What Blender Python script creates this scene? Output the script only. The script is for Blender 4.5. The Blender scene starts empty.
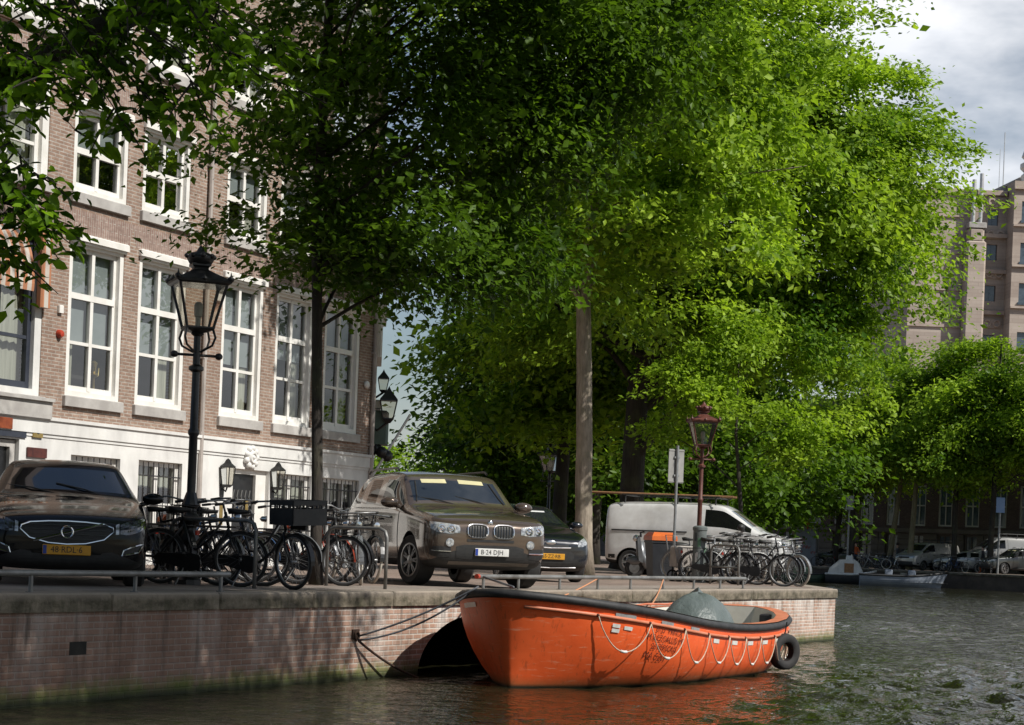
import bpy, bmesh, math, random
import numpy as np
from mathutils import Vector, Matrix
from mathutils.bvhtree import BVHTree

SC = bpy.context.scene
COL = SC.collection
PI = math.pi
R = math.radians
EYE = 1.74            # camera height above the canal water (z = 0)
QZ = 1.08             # street level on top of the quay
FOC = 2000.0
ROLL = 0.04
SUN_AZ = math.atan2(0.86, -0.51)   # clockwise from +Y
SUN_EL = R(45)

def at(px, py, Y):
    """point of the place seen at a photo position, at distance Y"""
    a, b = px - 512, py - 544.5
    c, s = math.cos(ROLL), math.sin(ROLL)
    u, v = a * c + b * s, a * s - b * c
    return Vector((u * Y / FOC, Y, EYE + v * Y / FOC))

def gnd(px, Y, z=QZ):
    """point on level z at distance Y under photo column px"""
    c, s = math.cos(ROLL), math.sin(ROLL)
    v = FOC * (z - EYE) / Y
    u = (px - 512 - v * s) / c
    return Vector((u * Y / FOC, Y, z))

# ------------------------------------------------------------------ objects
def tag(o, label=None, cat=None, group=None, kind=None):
    if label: o['label'] = label
    if cat: o['category'] = cat
    if group: o['group'] = group
    if kind: o['kind'] = kind
    return o

def empty(name, loc=(0, 0, 0), rz=0.0, label=None, cat=None, group=None, kind=None, rot=None):
    o = bpy.data.objects.new(name, None)
    COL.objects.link(o)
    o.empty_display_size = 0.2
    o.location = loc
    o.rotation_euler = rot if rot else (0, 0, rz)
    return tag(o, label, cat, group, kind)

def children(o):
    return [c for c in o.children]

def copy_tree(o, parent=None):
    c = o.copy()
    COL.objects.link(c)
    if parent is not None:
        c.parent = parent
    for ch in list(o.children):
        copy_tree(ch, c)
    return c

def recolour(o, old, new):
    """give a copy its own paint, keeping the shared mesh"""
    for ch in [o] + list(o.children_recursive):
        if ch.type == 'MESH':
            for sl in ch.material_slots:
                if sl.material == old:
                    sl.link = 'OBJECT'
                    sl.material = new

class MB:
    """collects shapes; build() links them as one mesh object"""
    def __init__(self):
        self.v = []; self.f = []; self.m = []; self.uv = None
        self.cur = 0
        self.M = None
    def _add(self, vs, fs):
        b = len(self.v)
        if self.M is not None:
            vs = [self.M @ Vector(p) for p in vs]
        self.v.extend([tuple(p) for p in vs])
        for f in fs:
            self.f.append([i + b for i in f]); self.m.append(self.cur)
        return self
    def box(self, c, s, rz=0.0, rot=None):
        x, y, z = s[0] / 2, s[1] / 2, s[2] / 2
        vs = [Vector(p) for p in ((-x, -y, -z), (x, -y, -z), (x, y, -z), (-x, y, -z), (-x, -y, z), (x, -y, z), (x, y, z), (-x, y, z))]
        m = rot if rot is not None else Matrix.Rotation(rz, 3, 'Z')
        vs = [m @ p + Vector(c) for p in vs]
        return self._add(vs, [(0, 3, 2, 1), (4, 5, 6, 7), (0, 1, 5, 4), (1, 2, 6, 5), (2, 3, 7, 6), (3, 0, 4, 7)])
    def bb(self, x0, x1, y0, y1, z0, z1):
        return self.box(((x0 + x1) / 2, (y0 + y1) / 2, (z0 + z1) / 2), (abs(x1 - x0), abs(y1 - y0), abs(z1 - z0)))
    def cbox(self, x0, x1, y0, y1, z0, z1, b=0.01):
        """box with chamfered vertical and top edges"""
        prof = [(x0 + b, y0), (x1 - b, y0), (x1, y0 + b), (x1, y1 - b), (x1 - b, y1), (x0 + b, y1), (x0, y1 - b), (x0, y0 + b)]
        cx, cy = (x0 + x1) / 2, (y0 + y1) / 2
        sx = (abs(x1 - x0) - 2 * b) / abs(x1 - x0); sy = (abs(y1 - y0) - 2 * b) / abs(y1 - y0)
        vs = [(x, y, z0) for x, y in prof] + [(x, y, z1 - b) for x, y in prof] + [(cx + (x - cx) * sx, cy + (y - cy) * sy, z1) for x, y in prof]
        fs = [tuple(range(7, -1, -1)), tuple(range(16, 24))]
        for k in (0, 8):
            for i in range(8):
                j = (i + 1) % 8
                fs.append((k + i, k + j, k + 8 + j, k + 8 + i))
        return self._add(vs, fs)
    def quad(self, a, b, c, d):
        return self._add([a, b, c, d], [(0, 1, 2, 3)])
    def poly(self, pts):
        return self._add(pts, [tuple(range(len(pts)))])
    def tube(self, pts, r, n=8, cap=True, closed=False, flat=1.0):
        pts = [Vector(p) for p in pts]
        rs = r if isinstance(r, (list, tuple)) else [r] * len(pts)
        N = len(pts)
        vs = []
        up = Vector((0, 0, 1))
        prev = None
        for i, p in enumerate(pts):
            if closed:
                t = pts[(i + 1) % N] - pts[i - 1]
            else:
                t = pts[min(i + 1, N - 1)] - pts[max(i - 1, 0)]
            if t.length < 1e-9: t = Vector((0, 0, 1))
            t.normalize()
            if prev is None:
                ref = up if abs(t.z) < 0.95 else Vector((1, 0, 0))
                a = t.cross(ref).normalized()
            else:
                a = prev - t * prev.dot(t)
                if a.length < 1e-6: a = t.cross(up)
                a.normalize()
            prev = a
            b = t.cross(a)
            for k in range(n):
                an = 2 * PI * k / n
                vs.append(p + (a * math.cos(an) + b * math.sin(an) * flat) * rs[i])
        fs = []
        for i in range(N if closed else N - 1):
            j = (i + 1) % N
            for k in range(n):
                l = (k + 1) % n
                fs.append((i * n + k, i * n + l, j * n + l, j * n + k))
        if cap and not closed:
            fs.append(tuple(range(n - 1, -1, -1)))
            fs.append(tuple((N - 1) * n + k for k in range(n)))
        return self._add(vs, fs)
    def lathe(self, prof, n=16, c=(0, 0, 0), axis='Z', ang0=0.0, cap=True):
        """prof: (radius, height) pairs"""
        vs = []
        for rr, h in prof:
            for k in range(n):
                a = 2 * PI * k / n + ang0
                x, y = rr * math.cos(a), rr * math.sin(a)
                if axis == 'Z': p = (x, y, h)
                elif axis == 'Y': p = (x, h, y)
                else: p = (h, x, y)
                vs.append((p[0] + c[0], p[1] + c[1], p[2] + c[2]))
        fs = []
        for i in range(len(prof) - 1):
            for k in range(n):
                l = (k + 1) % n
                q = (i * n + k, i * n + l, (i + 1) * n + l, (i + 1) * n + k)
                fs.append(q if axis != 'Y' else q[::-1])
        if not cap: return self._add(vs, fs)
        a, b = tuple(range(n)), tuple((len(prof) - 1) * n + k for k in range(n))
        fs.append(a[::-1] if axis != 'Y' else a); fs.append(b if axis != 'Y' else b[::-1])
        return self._add(vs, fs)
    def torus(self, c, Rr, r, n=28, m=8, axis='Y', sx=1.0):
        vs = []
        for i in range(n):
            a = 2 * PI * i / n
            for k in range(m):
                b = 2 * PI * k / m
                q = Rr + r * math.cos(b)
                h = r * math.sin(b) * sx
                x, y = q * math.cos(a), q * math.sin(a)
                p = (x, h, y) if axis == 'Y' else ((x, y, h) if axis == 'Z' else (h, x, y))
                vs.append((p[0] + c[0], p[1] + c[1], p[2] + c[2]))
        fs = []
        for i in range(n):
            for k in range(m):
                j, l = (i + 1) % n, (k + 1) % m
                fs.append((i * m + k, j * m + k, j * m + l, i * m + l))
        return self._add(vs, fs)
    def prism(self, poly, h0, h1, plane='XZ'):
        """extrude a 2-D outline: plane XZ extrudes along y, XY along z, YZ along x"""
        def p3(a, b, h):
            return (a, h, b) if plane == 'XZ' else ((a, b, h) if plane == 'XY' else (h, a, b))
        n = len(poly)
        vs = [p3(a, b, h0) for a, b in poly] + [p3(a, b, h1) for a, b in poly]
        fs = [tuple(range(n)), tuple(range(2 * n - 1, n - 1, -1))]
        for i in range(n):
            j = (i + 1) % n
            fs.append((i, i + n, j + n, j))
        return self._add(vs, fs)
    def sphere(self, c, r, nu=12, nv=8, s=(1, 1, 1)):
        prof = [(max(1e-4, r * math.sin(PI * i / nv)), -r * math.cos(PI * i / nv)) for i in range(nv + 1)]
        b = len(self.v)
        self.lathe(prof, nu)
        for i in range(b, len(self.v)):
            x, y, z = self.v[i]
            self.v[i] = (x * s[0] + c[0], y * s[1] + c[1], z * s[2] + c[2])
        return self
    def build(self, name, mat, parent=None, smooth=False, auto=None, loc=None, fix=True):
        me = bpy.data.meshes.new(name)
        me.from_pydata(self.v, [], self.f)
        mats = mat if isinstance(mat, (list, tuple)) else [mat]
        for m in mats: me.materials.append(m)
        if len(mats) > 1:
            me.polygons.foreach_set('material_index', self.m)
        if fix:
            bm = bmesh.new(); bm.from_mesh(me)
            bmesh.ops.recalc_face_normals(bm, faces=bm.faces)
            bm.to_mesh(me); bm.free()
        if smooth or auto:
            me.polygons.foreach_set('use_smooth', [True] * len(me.polygons))
            if auto:
                me.set_sharp_from_angle(angle=R(auto))
        me.update()
        o = bpy.data.objects.new(name, me)
        COL.objects.link(o)
        if parent is not None: o.parent = parent
        if loc is not None: o.location = loc
        return o

def text_mesh(txt, size):
    """triangles of a line of lettering: list of verts (x, y) centred, faces"""
    cu = bpy.data.curves.new('lettering', 'FONT')
    cu.body = txt; cu.size = size; cu.align_x = 'CENTER'; cu.align_y = 'CENTER'
    cu.resolution_u = 2
    ob = bpy.data.objects.new('lettering', cu)
    COL.objects.link(ob)
    dg = bpy.context.evaluated_depsgraph_get()
    me = ob.evaluated_get(dg).to_mesh()
    vs = [(v.co.x, v.co.y) for v in me.vertices]
    fs = [tuple(p.vertices) for p in me.polygons]
    ob.evaluated_get(dg).to_mesh_clear()
    bpy.data.objects.remove(ob); bpy.data.curves.remove(cu)
    return vs, fs

def put_text(mb, txt, size, fn, sx=1.0):
    vs, fs = text_mesh(txt, size)
    mb._add([fn(x * sx, y) for x, y in vs], fs)

# ---------------------------------------------------------------- materials
MATS = {}
class NT:
    def __init__(self, name):
        m = bpy.data.materials.new(name); m.use_nodes = True
        self.mat = m; self.t = m.node_tree; self.n = self.t.nodes; self.l = self.t.links
        self.b = self.n['Principled BSDF']; self.out = self.n['Material Output']
    def node(self, typ, **kw):
        nd = self.n.new(typ)
        for k, v in kw.items():
            if k.startswith('i_'):
                nd.inputs[k[2:].replace('_', ' ')].default_value = v
            else: setattr(nd, k, v)
        return nd
    def link(self, a, b): self.l.new(a, b)
    def coords(self, kind='Object', scale=(1, 1, 1), rot=(0, 0, 0)):
        tc = self.node('ShaderNodeTexCoord'); mp = self.node('ShaderNodeMapping')
        mp.inputs['Scale'].default_value = scale; mp.inputs['Rotation'].default_value = rot
        self.link(tc.outputs[kind], mp.inputs['Vector'])
        return mp.outputs['Vector']
    def noise(self, vec, scale, detail=4, rough=0.55, dist=0.0):
        nd = self.node('ShaderNodeTexNoise'); nd.inputs['Scale'].default_value = scale
        nd.inputs['Detail'].default_value = detail; nd.inputs['Roughness'].default_value = rough
        nd.inputs['Distortion'].default_value = dist
        if vec is not None: self.link(vec, nd.inputs['Vector'])
        return nd.outputs['Fac']
    def ramp(self, fac, stops):
        nd = self.node('ShaderNodeValToRGB')
        e = nd.color_ramp.elements
        while len(e) < len(stops): e.new(0.5)
        for i, (p, c) in enumerate(stops):
            e[i].position = p
            e[i].color = (c, c, c, 1) if isinstance(c, (int, float)) else (*c, 1)
        self.link(fac, nd.inputs['Fac'])
        return nd.outputs['Color']
    def mix(self, fac, a, b, blend='MIX'):
        nd = self.node('ShaderNodeMix'); nd.data_type = 'RGBA'; nd.blend_type = blend
        for s, v in ((0, fac), (6, a), (7, b)):
            if isinstance(v, bpy.types.NodeSocket): self.link(v, nd.inputs[s])
            elif s == 0: nd.inputs[0].default_value = v
            else: nd.inputs[s].default_value = (*v, 1)
        return nd.outputs[2]
    def math(self, op, a, b=0.0, clamp=False):
        nd = self.node('ShaderNodeMath'); nd.operation = op; nd.use_clamp = clamp
        for i, v in enumerate((a, b)):
            if isinstance(v, bpy.types.NodeSocket): self.link(v, nd.inputs[i])
            else: nd.inputs[i].default_value = v
        return nd.outputs[0]
    def maprange(self, v, a, b, c=0.0, d=1.0):
        nd = self.node('ShaderNodeMapRange')
        self.link(v, nd.inputs[0])
        for i, x in enumerate((a, b, c, d)): nd.inputs[i + 1].default_value = x
        return nd.outputs[0]
    def bump(self, h, strength=0.3, dist=0.02):
        nd = self.node('ShaderNodeBump'); nd.inputs['Strength'].default_value = strength
        nd.inputs['Distance'].default_value = dist
        self.link(h, nd.inputs['Height']); self.link(nd.outputs[0], self.b.inputs['Normal'])
        return nd
    def sep(self, vec):
        nd = self.node('ShaderNodeSeparateXYZ'); self.link(vec, nd.inputs[0]); return nd.outputs
    def comb(self, x, y, z):
        nd = self.node('ShaderNodeCombineXYZ')
        for i, v in enumerate((x, y, z)):
            if isinstance(v, bpy.types.NodeSocket): self.link(v, nd.inputs[i])
            else: nd.inputs[i].default_value = v
        return nd.outputs[0]

def pm(name, c1, c2=None, scale=3.0, rough=0.6, metal=0.0, bump=0.0, bscale=None, coat=0.0, spec=0.5, detail=5, stretch=(1, 1, 1), rvar=0.0, lo=0.35, hi=0.65):
    """mottled paint / stone / metal: two tones through noise, optional bump"""
    if name in MATS: return MATS[name]
    t = NT(name)
    if c2 is None: c2 = tuple(x * 0.75 for x in c1)
    vec = t.coords('Object', stretch)
    n = t.noise(vec, scale, detail, 0.62)
    t.link(t.ramp(n, [(lo, c1), (hi, c2)]), t.b.inputs['Base Color'])
    t.b.inputs['Roughness'].default_value = rough
    t.b.inputs['Metallic'].default_value = metal
    t.b.inputs['Coat Weight'].default_value = coat
    t.b.inputs['Coat Roughness'].default_value = 0.04
    t.b.inputs['Specular IOR Level'].default_value = spec
    if rvar:
        t.link(t.maprange(n, 0.3, 0.7, max(0.02, rough - rvar), min(1, rough + rvar)), t.b.inputs['Roughness'])
    if bump:
        t.bump(t.noise(vec, bscale or scale * 6, 4), bump, 0.01)
    MATS[name] = t.mat
    return t.mat

def brick_mat(name, c1, c2, mortar, bw=0.22, rh=0.065, ms=0.009, axes='XZ', dirt=0.5, vertical=False):
    t = NT(name)
    tc = t.coords('Object')
    x, y, z = t.sep(tc)
    h = x if axes[0] == 'X' else y
    v = t.comb(z, h, 0.0) if vertical else t.comb(h, z, 0.0)
    br = t.node('ShaderNodeTexBrick')
    t.link(v, br.inputs['Vector'])
    br.inputs['Color1'].default_value = (*c1, 1); br.inputs['Color2'].default_value = (*c2, 1)
    br.inputs['Mortar'].default_value = (*mortar, 1)
    br.inputs['Scale'].default_value = 1.0
    br.inputs['Mortar Size'].default_value = ms; br.inputs['Mortar Smooth'].default_value = 0.3
    br.inputs['Brick Width'].default_value = bw; br.inputs['Row Height'].default_value = rh
    br.inputs['Bias'].default_value = -0.1
    # brick to brick tone, weather patches
    n1 = t.noise(tc, 1.1, 6, 0.65)
    n2 = t.noise(t.coords('Object', (6, 6, 16)), 1.0, 2)
    col = t.mix(t.maprange(n2, 0.3, 0.7, 0.0, 0.6), br.outputs['Color'], tuple(a * 0.55 for a in c1))
    col = t.mix(t.maprange(n1, 0.42, 0.75, 0.0, dirt), col, tuple(a * 0.45 for a in c1))
    t.link(col, t.b.inputs['Base Color'])
    t.b.inputs['Roughness'].default_value = 0.85
    t.b.inputs['Specular IOR Level'].default_value = 0.25
    inv = t.math('SUBTRACT', 1.0, br.outputs['Fac'])
    t.bump(inv, 0.5, 0.008)
    MATS[name] = t.mat
    return t.mat

def glass_mat(name, tint=(0.9, 0.95, 0.93), refl=0.16, rough=0.01):
    if name in MATS: return MATS[name]
    t = NT(name)
    t.n.remove(t.b)
    tr = t.node('ShaderNodeBsdfTransparent'); tr.inputs[0].default_value = (*tint, 1)
    gl = t.node('ShaderNodeBsdfGlossy'); gl.inputs['Roughness'].default_value = rough
    gl.inputs[0].default_value = (1, 1, 1, 1)
    fr = t.node('ShaderNodeLayerWeight'); fr.inputs['Blend'].default_value = 0.25
    fac = t.maprange(fr.outputs['Fresnel'], 0.0, 1.0, refl * 0.35, 1.0)
    mx = t.node('ShaderNodeMixShader')
    t.link(fac, mx.inputs[0]); t.link(tr.outputs[0], mx.inputs[1]); t.link(gl.outputs[0], mx.inputs[2])
    t.link(mx.outputs[0], t.out.inputs['Surface'])
    MATS[name] = t.mat
    return t.mat

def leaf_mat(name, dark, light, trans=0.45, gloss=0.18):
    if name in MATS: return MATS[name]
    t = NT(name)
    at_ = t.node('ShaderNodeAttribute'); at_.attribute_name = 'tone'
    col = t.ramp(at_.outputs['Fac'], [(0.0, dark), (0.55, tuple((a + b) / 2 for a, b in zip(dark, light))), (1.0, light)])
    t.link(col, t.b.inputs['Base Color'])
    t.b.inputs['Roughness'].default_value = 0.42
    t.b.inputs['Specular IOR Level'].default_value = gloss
    tl = t.node('ShaderNodeBsdfTranslucent')
    c2 = t.mix(1.0, col, (1.10, 1.15, 0.5), 'MULTIPLY')
    t.link(c2, tl.inputs[0])
    mx = t.node('ShaderNodeMixShader'); mx.inputs[0].default_value = trans
    t.link(t.b.outputs[0], mx.inputs[1]); t.link(tl.outputs[0], mx.inputs[2])
    t.link(mx.outputs[0], t.out.inputs['Surface'])
    MATS[name] = t.mat
    return t.mat
# ------------------------------------------------------- camera, sky and sun
cam = bpy.data.cameras.new('camera'); co = bpy.data.objects.new('camera', cam); COL.objects.link(co)
co.location = (0, 0, EYE); co.rotation_euler = (PI / 2, -ROLL, 0)
cam.sensor_width = 36; cam.lens = FOC * 36 / 1024
cam.shift_y = 182.0 / 1024
cam.clip_start = 0.3; cam.clip_end = 4000
SC.camera = co

w = bpy.data.worlds.new('World'); SC.world = w; w.use_nodes = True
nt = w.node_tree; bg = nt.nodes['Background']
sky = nt.nodes.new('ShaderNodeTexSky'); sky.sky_type = 'NISHITA'; sky.sun_disc = False
sky.sun_elevation = SUN_EL; sky.sun_rotation = SUN_AZ; sky.air_density = 1.0; sky.dust_density = 1.2; sky.altitude = 0
tc = nt.nodes.new('ShaderNodeTexCoord')
mp = nt.nodes.new('ShaderNodeMapping'); mp.inputs['Scale'].default_value = (1.0, 1.0, 2.4); mp.inputs['Location'].default_value = (0.62, 0.31, 0.3)
nz = nt.nodes.new('ShaderNodeTexNoise'); nz.inputs['Scale'].default_value = 3.1; nz.inputs['Detail'].default_value = 7; nz.inputs['Roughness'].default_value = 0.55
nt.links.new(tc.outputs['Generated'], mp.inputs[0]); nt.links.new(mp.outputs[0], nz.inputs['Vector'])
rp = nt.nodes.new('ShaderNodeValToRGB'); rp.color_ramp.elements[0].position = 0.39; rp.color_ramp.elements[1].position = 0.54
nt.links.new(nz.outputs['Fac'], rp.inputs[0])
nz2 = nt.nodes.new('ShaderNodeTexNoise'); nz2.inputs['Scale'].default_value = 7; nz2.inputs['Detail'].default_value = 6
nt.links.new(mp.outputs[0], nz2.inputs['Vector'])
rp2 = nt.nodes.new('ShaderNodeValToRGB'); rp2.color_ramp.elements[0].position = 0.35; rp2.color_ramp.elements[1].position = 0.7
rp2.color_ramp.elements[0].color = (11.2, 11.6, 12.4, 1); rp2.color_ramp.elements[1].color = (13.4, 13.4, 13.6, 1)
nt.links.new(nz2.outputs['Fac'], rp2.inputs[0])
sp_ = nt.nodes.new('ShaderNodeSeparateXYZ'); nt.links.new(tc.outputs['Generated'], sp_.inputs[0])
mr = nt.nodes.new('ShaderNodeMapRange'); nt.links.new(sp_.outputs[2], mr.inputs[0])
for i_, v_ in enumerate((.36, .70, 1.0, .30)): mr.inputs[i_ + 1].default_value = v_
ml = nt.nodes.new('ShaderNodeMath'); ml.operation = 'MULTIPLY'; nt.links.new(rp.outputs[0], ml.inputs[0]); nt.links.new(mr.outputs[0], ml.inputs[1])
# the bank of cloud lies beyond the canal to the right; behind the viewer the sky is clear
for ax_, (a_, b_, c_, d_) in ((1, (-.05, .45, .06, 1.0)), (0, (-.10, .08, .10, 1.0))):
    mr = nt.nodes.new('ShaderNodeMapRange'); nt.links.new(sp_.outputs[ax_], mr.inputs[0]); mr.interpolation_type = 'SMOOTHSTEP'
    for i_, v_ in enumerate((a_, b_, c_, d_)): mr.inputs[i_ + 1].default_value = v_
    m3_ = nt.nodes.new('ShaderNodeMath'); m3_.operation = 'MULTIPLY'; nt.links.new(ml.outputs[0], m3_.inputs[0]); nt.links.new(mr.outputs[0], m3_.inputs[1]); ml = m3_
mx = nt.nodes.new('ShaderNodeMix'); mx.data_type = 'RGBA'
nt.links.new(ml.outputs[0], mx.inputs[0]); nt.links.new(sky.outputs[0], mx.inputs[6]); nt.links.new(rp2.outputs[0], mx.inputs[7])
nt.links.new(mx.outputs[2], bg.inputs[0]); bg.inputs[1].default_value = 0.082

sl = bpy.data.lights.new('sun', 'SUN'); sl.energy = 5.0; sl.angle = R(0.53); sl.color = (1.0, 0.965, 0.905)
so = bpy.data.objects.new('sun', sl); COL.objects.link(so)
ts = Vector((math.sin(SUN_AZ) * math.cos(SUN_EL), math.cos(SUN_AZ) * math.cos(SUN_EL), math.sin(SUN_EL)))
so.rotation_euler = ts.to_track_quat('Z', 'Y').to_euler(); so.location = (20, -20, 40)

SC.view_settings.view_transform = 'Standard'; SC.view_settings.look = 'None'; SC.view_settings.exposure = 0
SC.cycles.max_bounces = 8; SC.cycles.transparent_max_bounces = 12
SC.cycles.diffuse_bounces = 3; SC.cycles.glossy_bounces = 3; SC.cycles.transmission_bounces = 4
SC.cycles.caustics_reflective = False; SC.cycles.caustics_refractive = False
SC.cycles.sample_clamp_indirect = 4.0

# --------------------------------------------------------- street frame
Q0 = Vector((-4.83, 18.8, 0)); QD = Vector((0.451, 0.8926, 0)); QN = Vector((0.8926, -0.451, 0))
QROT = math.atan2(QD.y, QD.x)
def S(t, wd, z=QZ):                   # t along the quay, wd inland from its edge
    return Q0 + QD * t - QN * wd + Vector((0, 0, z))
TEND = 25.8
CORNER = S(TEND, 0, 0)

# --------------------------------------------------------- near bank ground
def pave_mat(name, c1, c2, mortar, rot):
    t = NT(name)
    v = t.coords('Object', (1, 1, 1), (0, 0, rot))
    br = t.node('ShaderNodeTexBrick'); t.link(v, br.inputs['Vector'])
    br.inputs['Color1'].default_value = (*c1, 1); br.inputs['Color2'].default_value = (*c2, 1); br.inputs['Mortar'].default_value = (*mortar, 1)
    br.inputs['Scale'].default_value = 1; br.inputs['Brick Width'].default_value = 0.2; br.inputs['Row Height'].default_value = 0.1; br.inputs['Mortar Size'].default_value = 0.006
    n = t.noise(v, 0.9, 6, 0.65)
    col = t.mix(t.maprange(n, 0.35, 0.7, 0, 0.7), br.outputs['Color'], tuple(x * 0.5 for x in c1))
    t.link(col, t.b.inputs['Base Color']); t.b.inputs['Roughness'].default_value = 0.8
    t.bump(t.math('SUBTRACT', 1.0, br.outputs['Fac']), 0.4, 0.006)
    return t.mat
M_clinker = pave_mat('street_clinker', (0.24, 0.175, 0.14), (0.33, 0.24, 0.19), (0.15, 0.14, 0.115), -QROT)
M_slab = pave_mat('pavement_tiles', (0.28, 0.23, 0.195), (0.36, 0.30, 0.25), (0.16, 0.15, 0.13), -QROT)

mb = MB()
a = S(-60, 0.02); b = S(TEND, 0.02)
pts = [a, b, Vector((CORNER.x, 185, QZ)), Vector((-1500, 1500, QZ)), Vector((-1500, -300, QZ))]
mb.poly(pts); tag(mb.build('street_ground', M_clinker), kind='structure')
mb = MB()
mb.poly([S(-60, 0.45, QZ + .004), S(TEND - .3, 0.45, QZ + .004), S(TEND - .3, 1.6, QZ + .004), S(-60, 1.6, QZ + .004)])
tag(mb.build('quay_pavement', M_slab), kind='structure')

# --------------------------------------------------------- the quay wall
t = NT('quay_brick')
tcq = t.coords('Object'); x, y, z = t.sep(tcq)
br = t.node('ShaderNodeTexBrick'); t.link(t.comb(t.math('ADD', x, y), z, 0.0), br.inputs['Vector'])
br.inputs['Color1'].default_value = (0.40, 0.235, 0.165, 1); br.inputs['Color2'].default_value = (0.52, 0.34, 0.255, 1); br.inputs['Mortar'].default_value = (0.58, 0.53, 0.46, 1)
br.inputs['Scale'].default_value = 1; br.inputs['Brick Width'].default_value = 0.21; br.inputs['Row Height'].default_value = 0.066; br.inputs['Mortar Size'].default_value = 0.011; br.inputs['Mortar Smooth'].default_value = 0.4
n1 = t.noise(t.coords('Object', (2.6, 2.6, 0.45)), 1.0, 6, 0.7)        # lime running down
n2 = t.noise(tcq, 1.7, 6, 0.7)
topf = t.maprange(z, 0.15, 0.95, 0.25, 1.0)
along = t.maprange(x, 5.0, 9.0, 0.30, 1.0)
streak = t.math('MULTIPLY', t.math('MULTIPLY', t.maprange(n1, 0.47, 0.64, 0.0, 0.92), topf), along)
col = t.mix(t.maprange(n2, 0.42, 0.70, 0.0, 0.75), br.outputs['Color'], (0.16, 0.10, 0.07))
col = t.mix(t.maprange(x, 4.0, 8.5, 0.72, 0.0), col, (0.16, 0.088, 0.06))  # left stretch darkened: the trees' shade is painted into the brick colour
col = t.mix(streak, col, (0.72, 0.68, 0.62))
n3 = t.noise(t.coords('Object', (7, 7, 0.8)), 1.0, 4, 0.6)
col = t.mix(t.math('MULTIPLY', t.maprange(n3, 0.56, 0.70, 0.0, 0.85), topf), col, (0.05, 0.04, 0.03))
alg = t.maprange(t.math('ADD', z, t.math('MULTIPLY', t.noise(t.coords('Object', (1, 1, .6)), 3.5, 7, .75), 0.55)), 0.30, 0.50, 0.95, 0.0)
col = t.mix(alg, col, t.mix(n1, (0.04, 0.06, 0.010), (0.16, 0.20, 0.025)))
wet = t.maprange(z, 0.02, 0.12, 0.85, 0.0)
col = t.mix(wet, col, (0.012, 0.014, 0.008))
t.link(col, t.b.inputs['Base Color']); t.b.inputs['Roughness'].default_value = 0.85
t.bump(t.math('ADD', t.math('SUBTRACT', 1.0, br.outputs['Fac']), t.math('MULTIPLY', t.noise(tcq, 9, 4), 0.8)), 0.6, 0.012)
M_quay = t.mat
t = NT('quay_coping')
tcq = t.coords('Object'); x, y, z = t.sep(tcq)
n1 = t.noise(t.coords('Object', (1.6, 1.6, 3)), 1.5, 7, 0.7); n2 = t.noise(t.coords('Object', (9, 9, 2)), 1.0, 5, 0.7)
col = t.mix(t.maprange(n1, 0.38, 0.62), (0.06, 0.05, 0.03), (0.24, 0.20, 0.145))
col = t.mix(t.maprange(n2, 0.5, 0.7, 0, 0.8), col, (0.045, 0.045, 0.02))
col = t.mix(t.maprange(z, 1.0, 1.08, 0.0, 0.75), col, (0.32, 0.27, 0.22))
t.link(col, t.b.inputs['Base Color']); t.b.inputs['Roughness'].default_value = 0.9
t.bump(t.noise(tcq, 22, 5), 0.5, 0.02)
M_coping = t.mat
M_black = pm('culvert_dark', (0.012, 0.011, 0.009), (0.02, 0.018, 0.014), 4, 0.9)

wall = empty('quay_wall', Q0, QROT, 'weathered brick canal wall with mossy coping below the parked cars', 'canal wall')
mb = MB()
ZT = 0.90
AC, AA, AH = 9.7, 1.57, 0.76
def arch_h(tt):
    q = (tt - AC) / AA
    return AH * math.sqrt(max(0, 1 - q * q)) if abs(q) < 1 else 0
NA = 28
mb.quad((-60, 0, -1), (AC - AA, 0, -1), (AC - AA, 0, ZT), (-60, 0, ZT))
for i in range(NA):
    a = AC - AA * math.cos(PI * i / NA); b = AC - AA * math.cos(PI * (i + 1) / NA)
    mb.quad((a, 0, arch_h(a)), (b, 0, arch_h(b)), (b, 0, ZT), (a, 0, ZT))
mb.quad((AC + AA, 0, -1), (TEND, 0, -1), (TEND, 0, ZT), (AC + AA, 0, ZT))
# side that turns away along the far reach (direction +Y of the world)
dq = Matrix.Rotation(-QROT, 3, 'Z') @ Vector((0, 1, 0))
e = Vector((TEND, 0, 0)); e2 = e + dq * 145
mb.quad((e.x, e.y, -1), (e2.x, e2.y, -1), (e2.x, e2.y, ZT), (e.x, e.y, ZT))
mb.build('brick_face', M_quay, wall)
mb = MB()
for i in range(NA):
    a = AC - AA * math.cos(PI * i / NA); b = AC - AA * math.cos(PI * (i + 1) / NA)
    mb.quad((a, 0.0, arch_h(a)), (b, 0.0, arch_h(b)), (b, 4, arch_h(b)), (a, 4, arch_h(a)))
mb.quad((AC - AA, 4, -1), (AC + AA, 4, -1), (AC + AA, 4, 1), (AC - AA, 4, 1))
mb.quad((AC - AA, 0, 0), (AC - AA, 4, 0), (AC - AA, 4, -1), (AC - AA, 0, -1))
mb.quad((AC + AA, 0, 0), (AC + AA, 4, 0), (AC + AA, 4, -1), (AC + AA, 0, -1))
mb.build('culvert_opening', M_black, wall)
mb = MB()
rng = random.Random(5)
tt = -60.0
while tt < TEND - 0.01:
    L = 1.9 if tt > -8 else 8
    t1 = min(TEND + .03, tt + L)
    if TEND - t1 < 0.6: t1 = TEND + .03
    j = rng.uniform(-.006, .006)
    mb.cbox(tt + .006, t1 - .006, -0.035 + j, 0.45, ZT, QZ + rng.uniform(0, .008), 0.018)
    tt = t1
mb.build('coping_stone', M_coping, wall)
mb = MB()
m3 = Matrix.Rotation(math.atan2(dq.y, dq.x), 4, 'Z'); m3.translation = e
mb.M = m3
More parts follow.
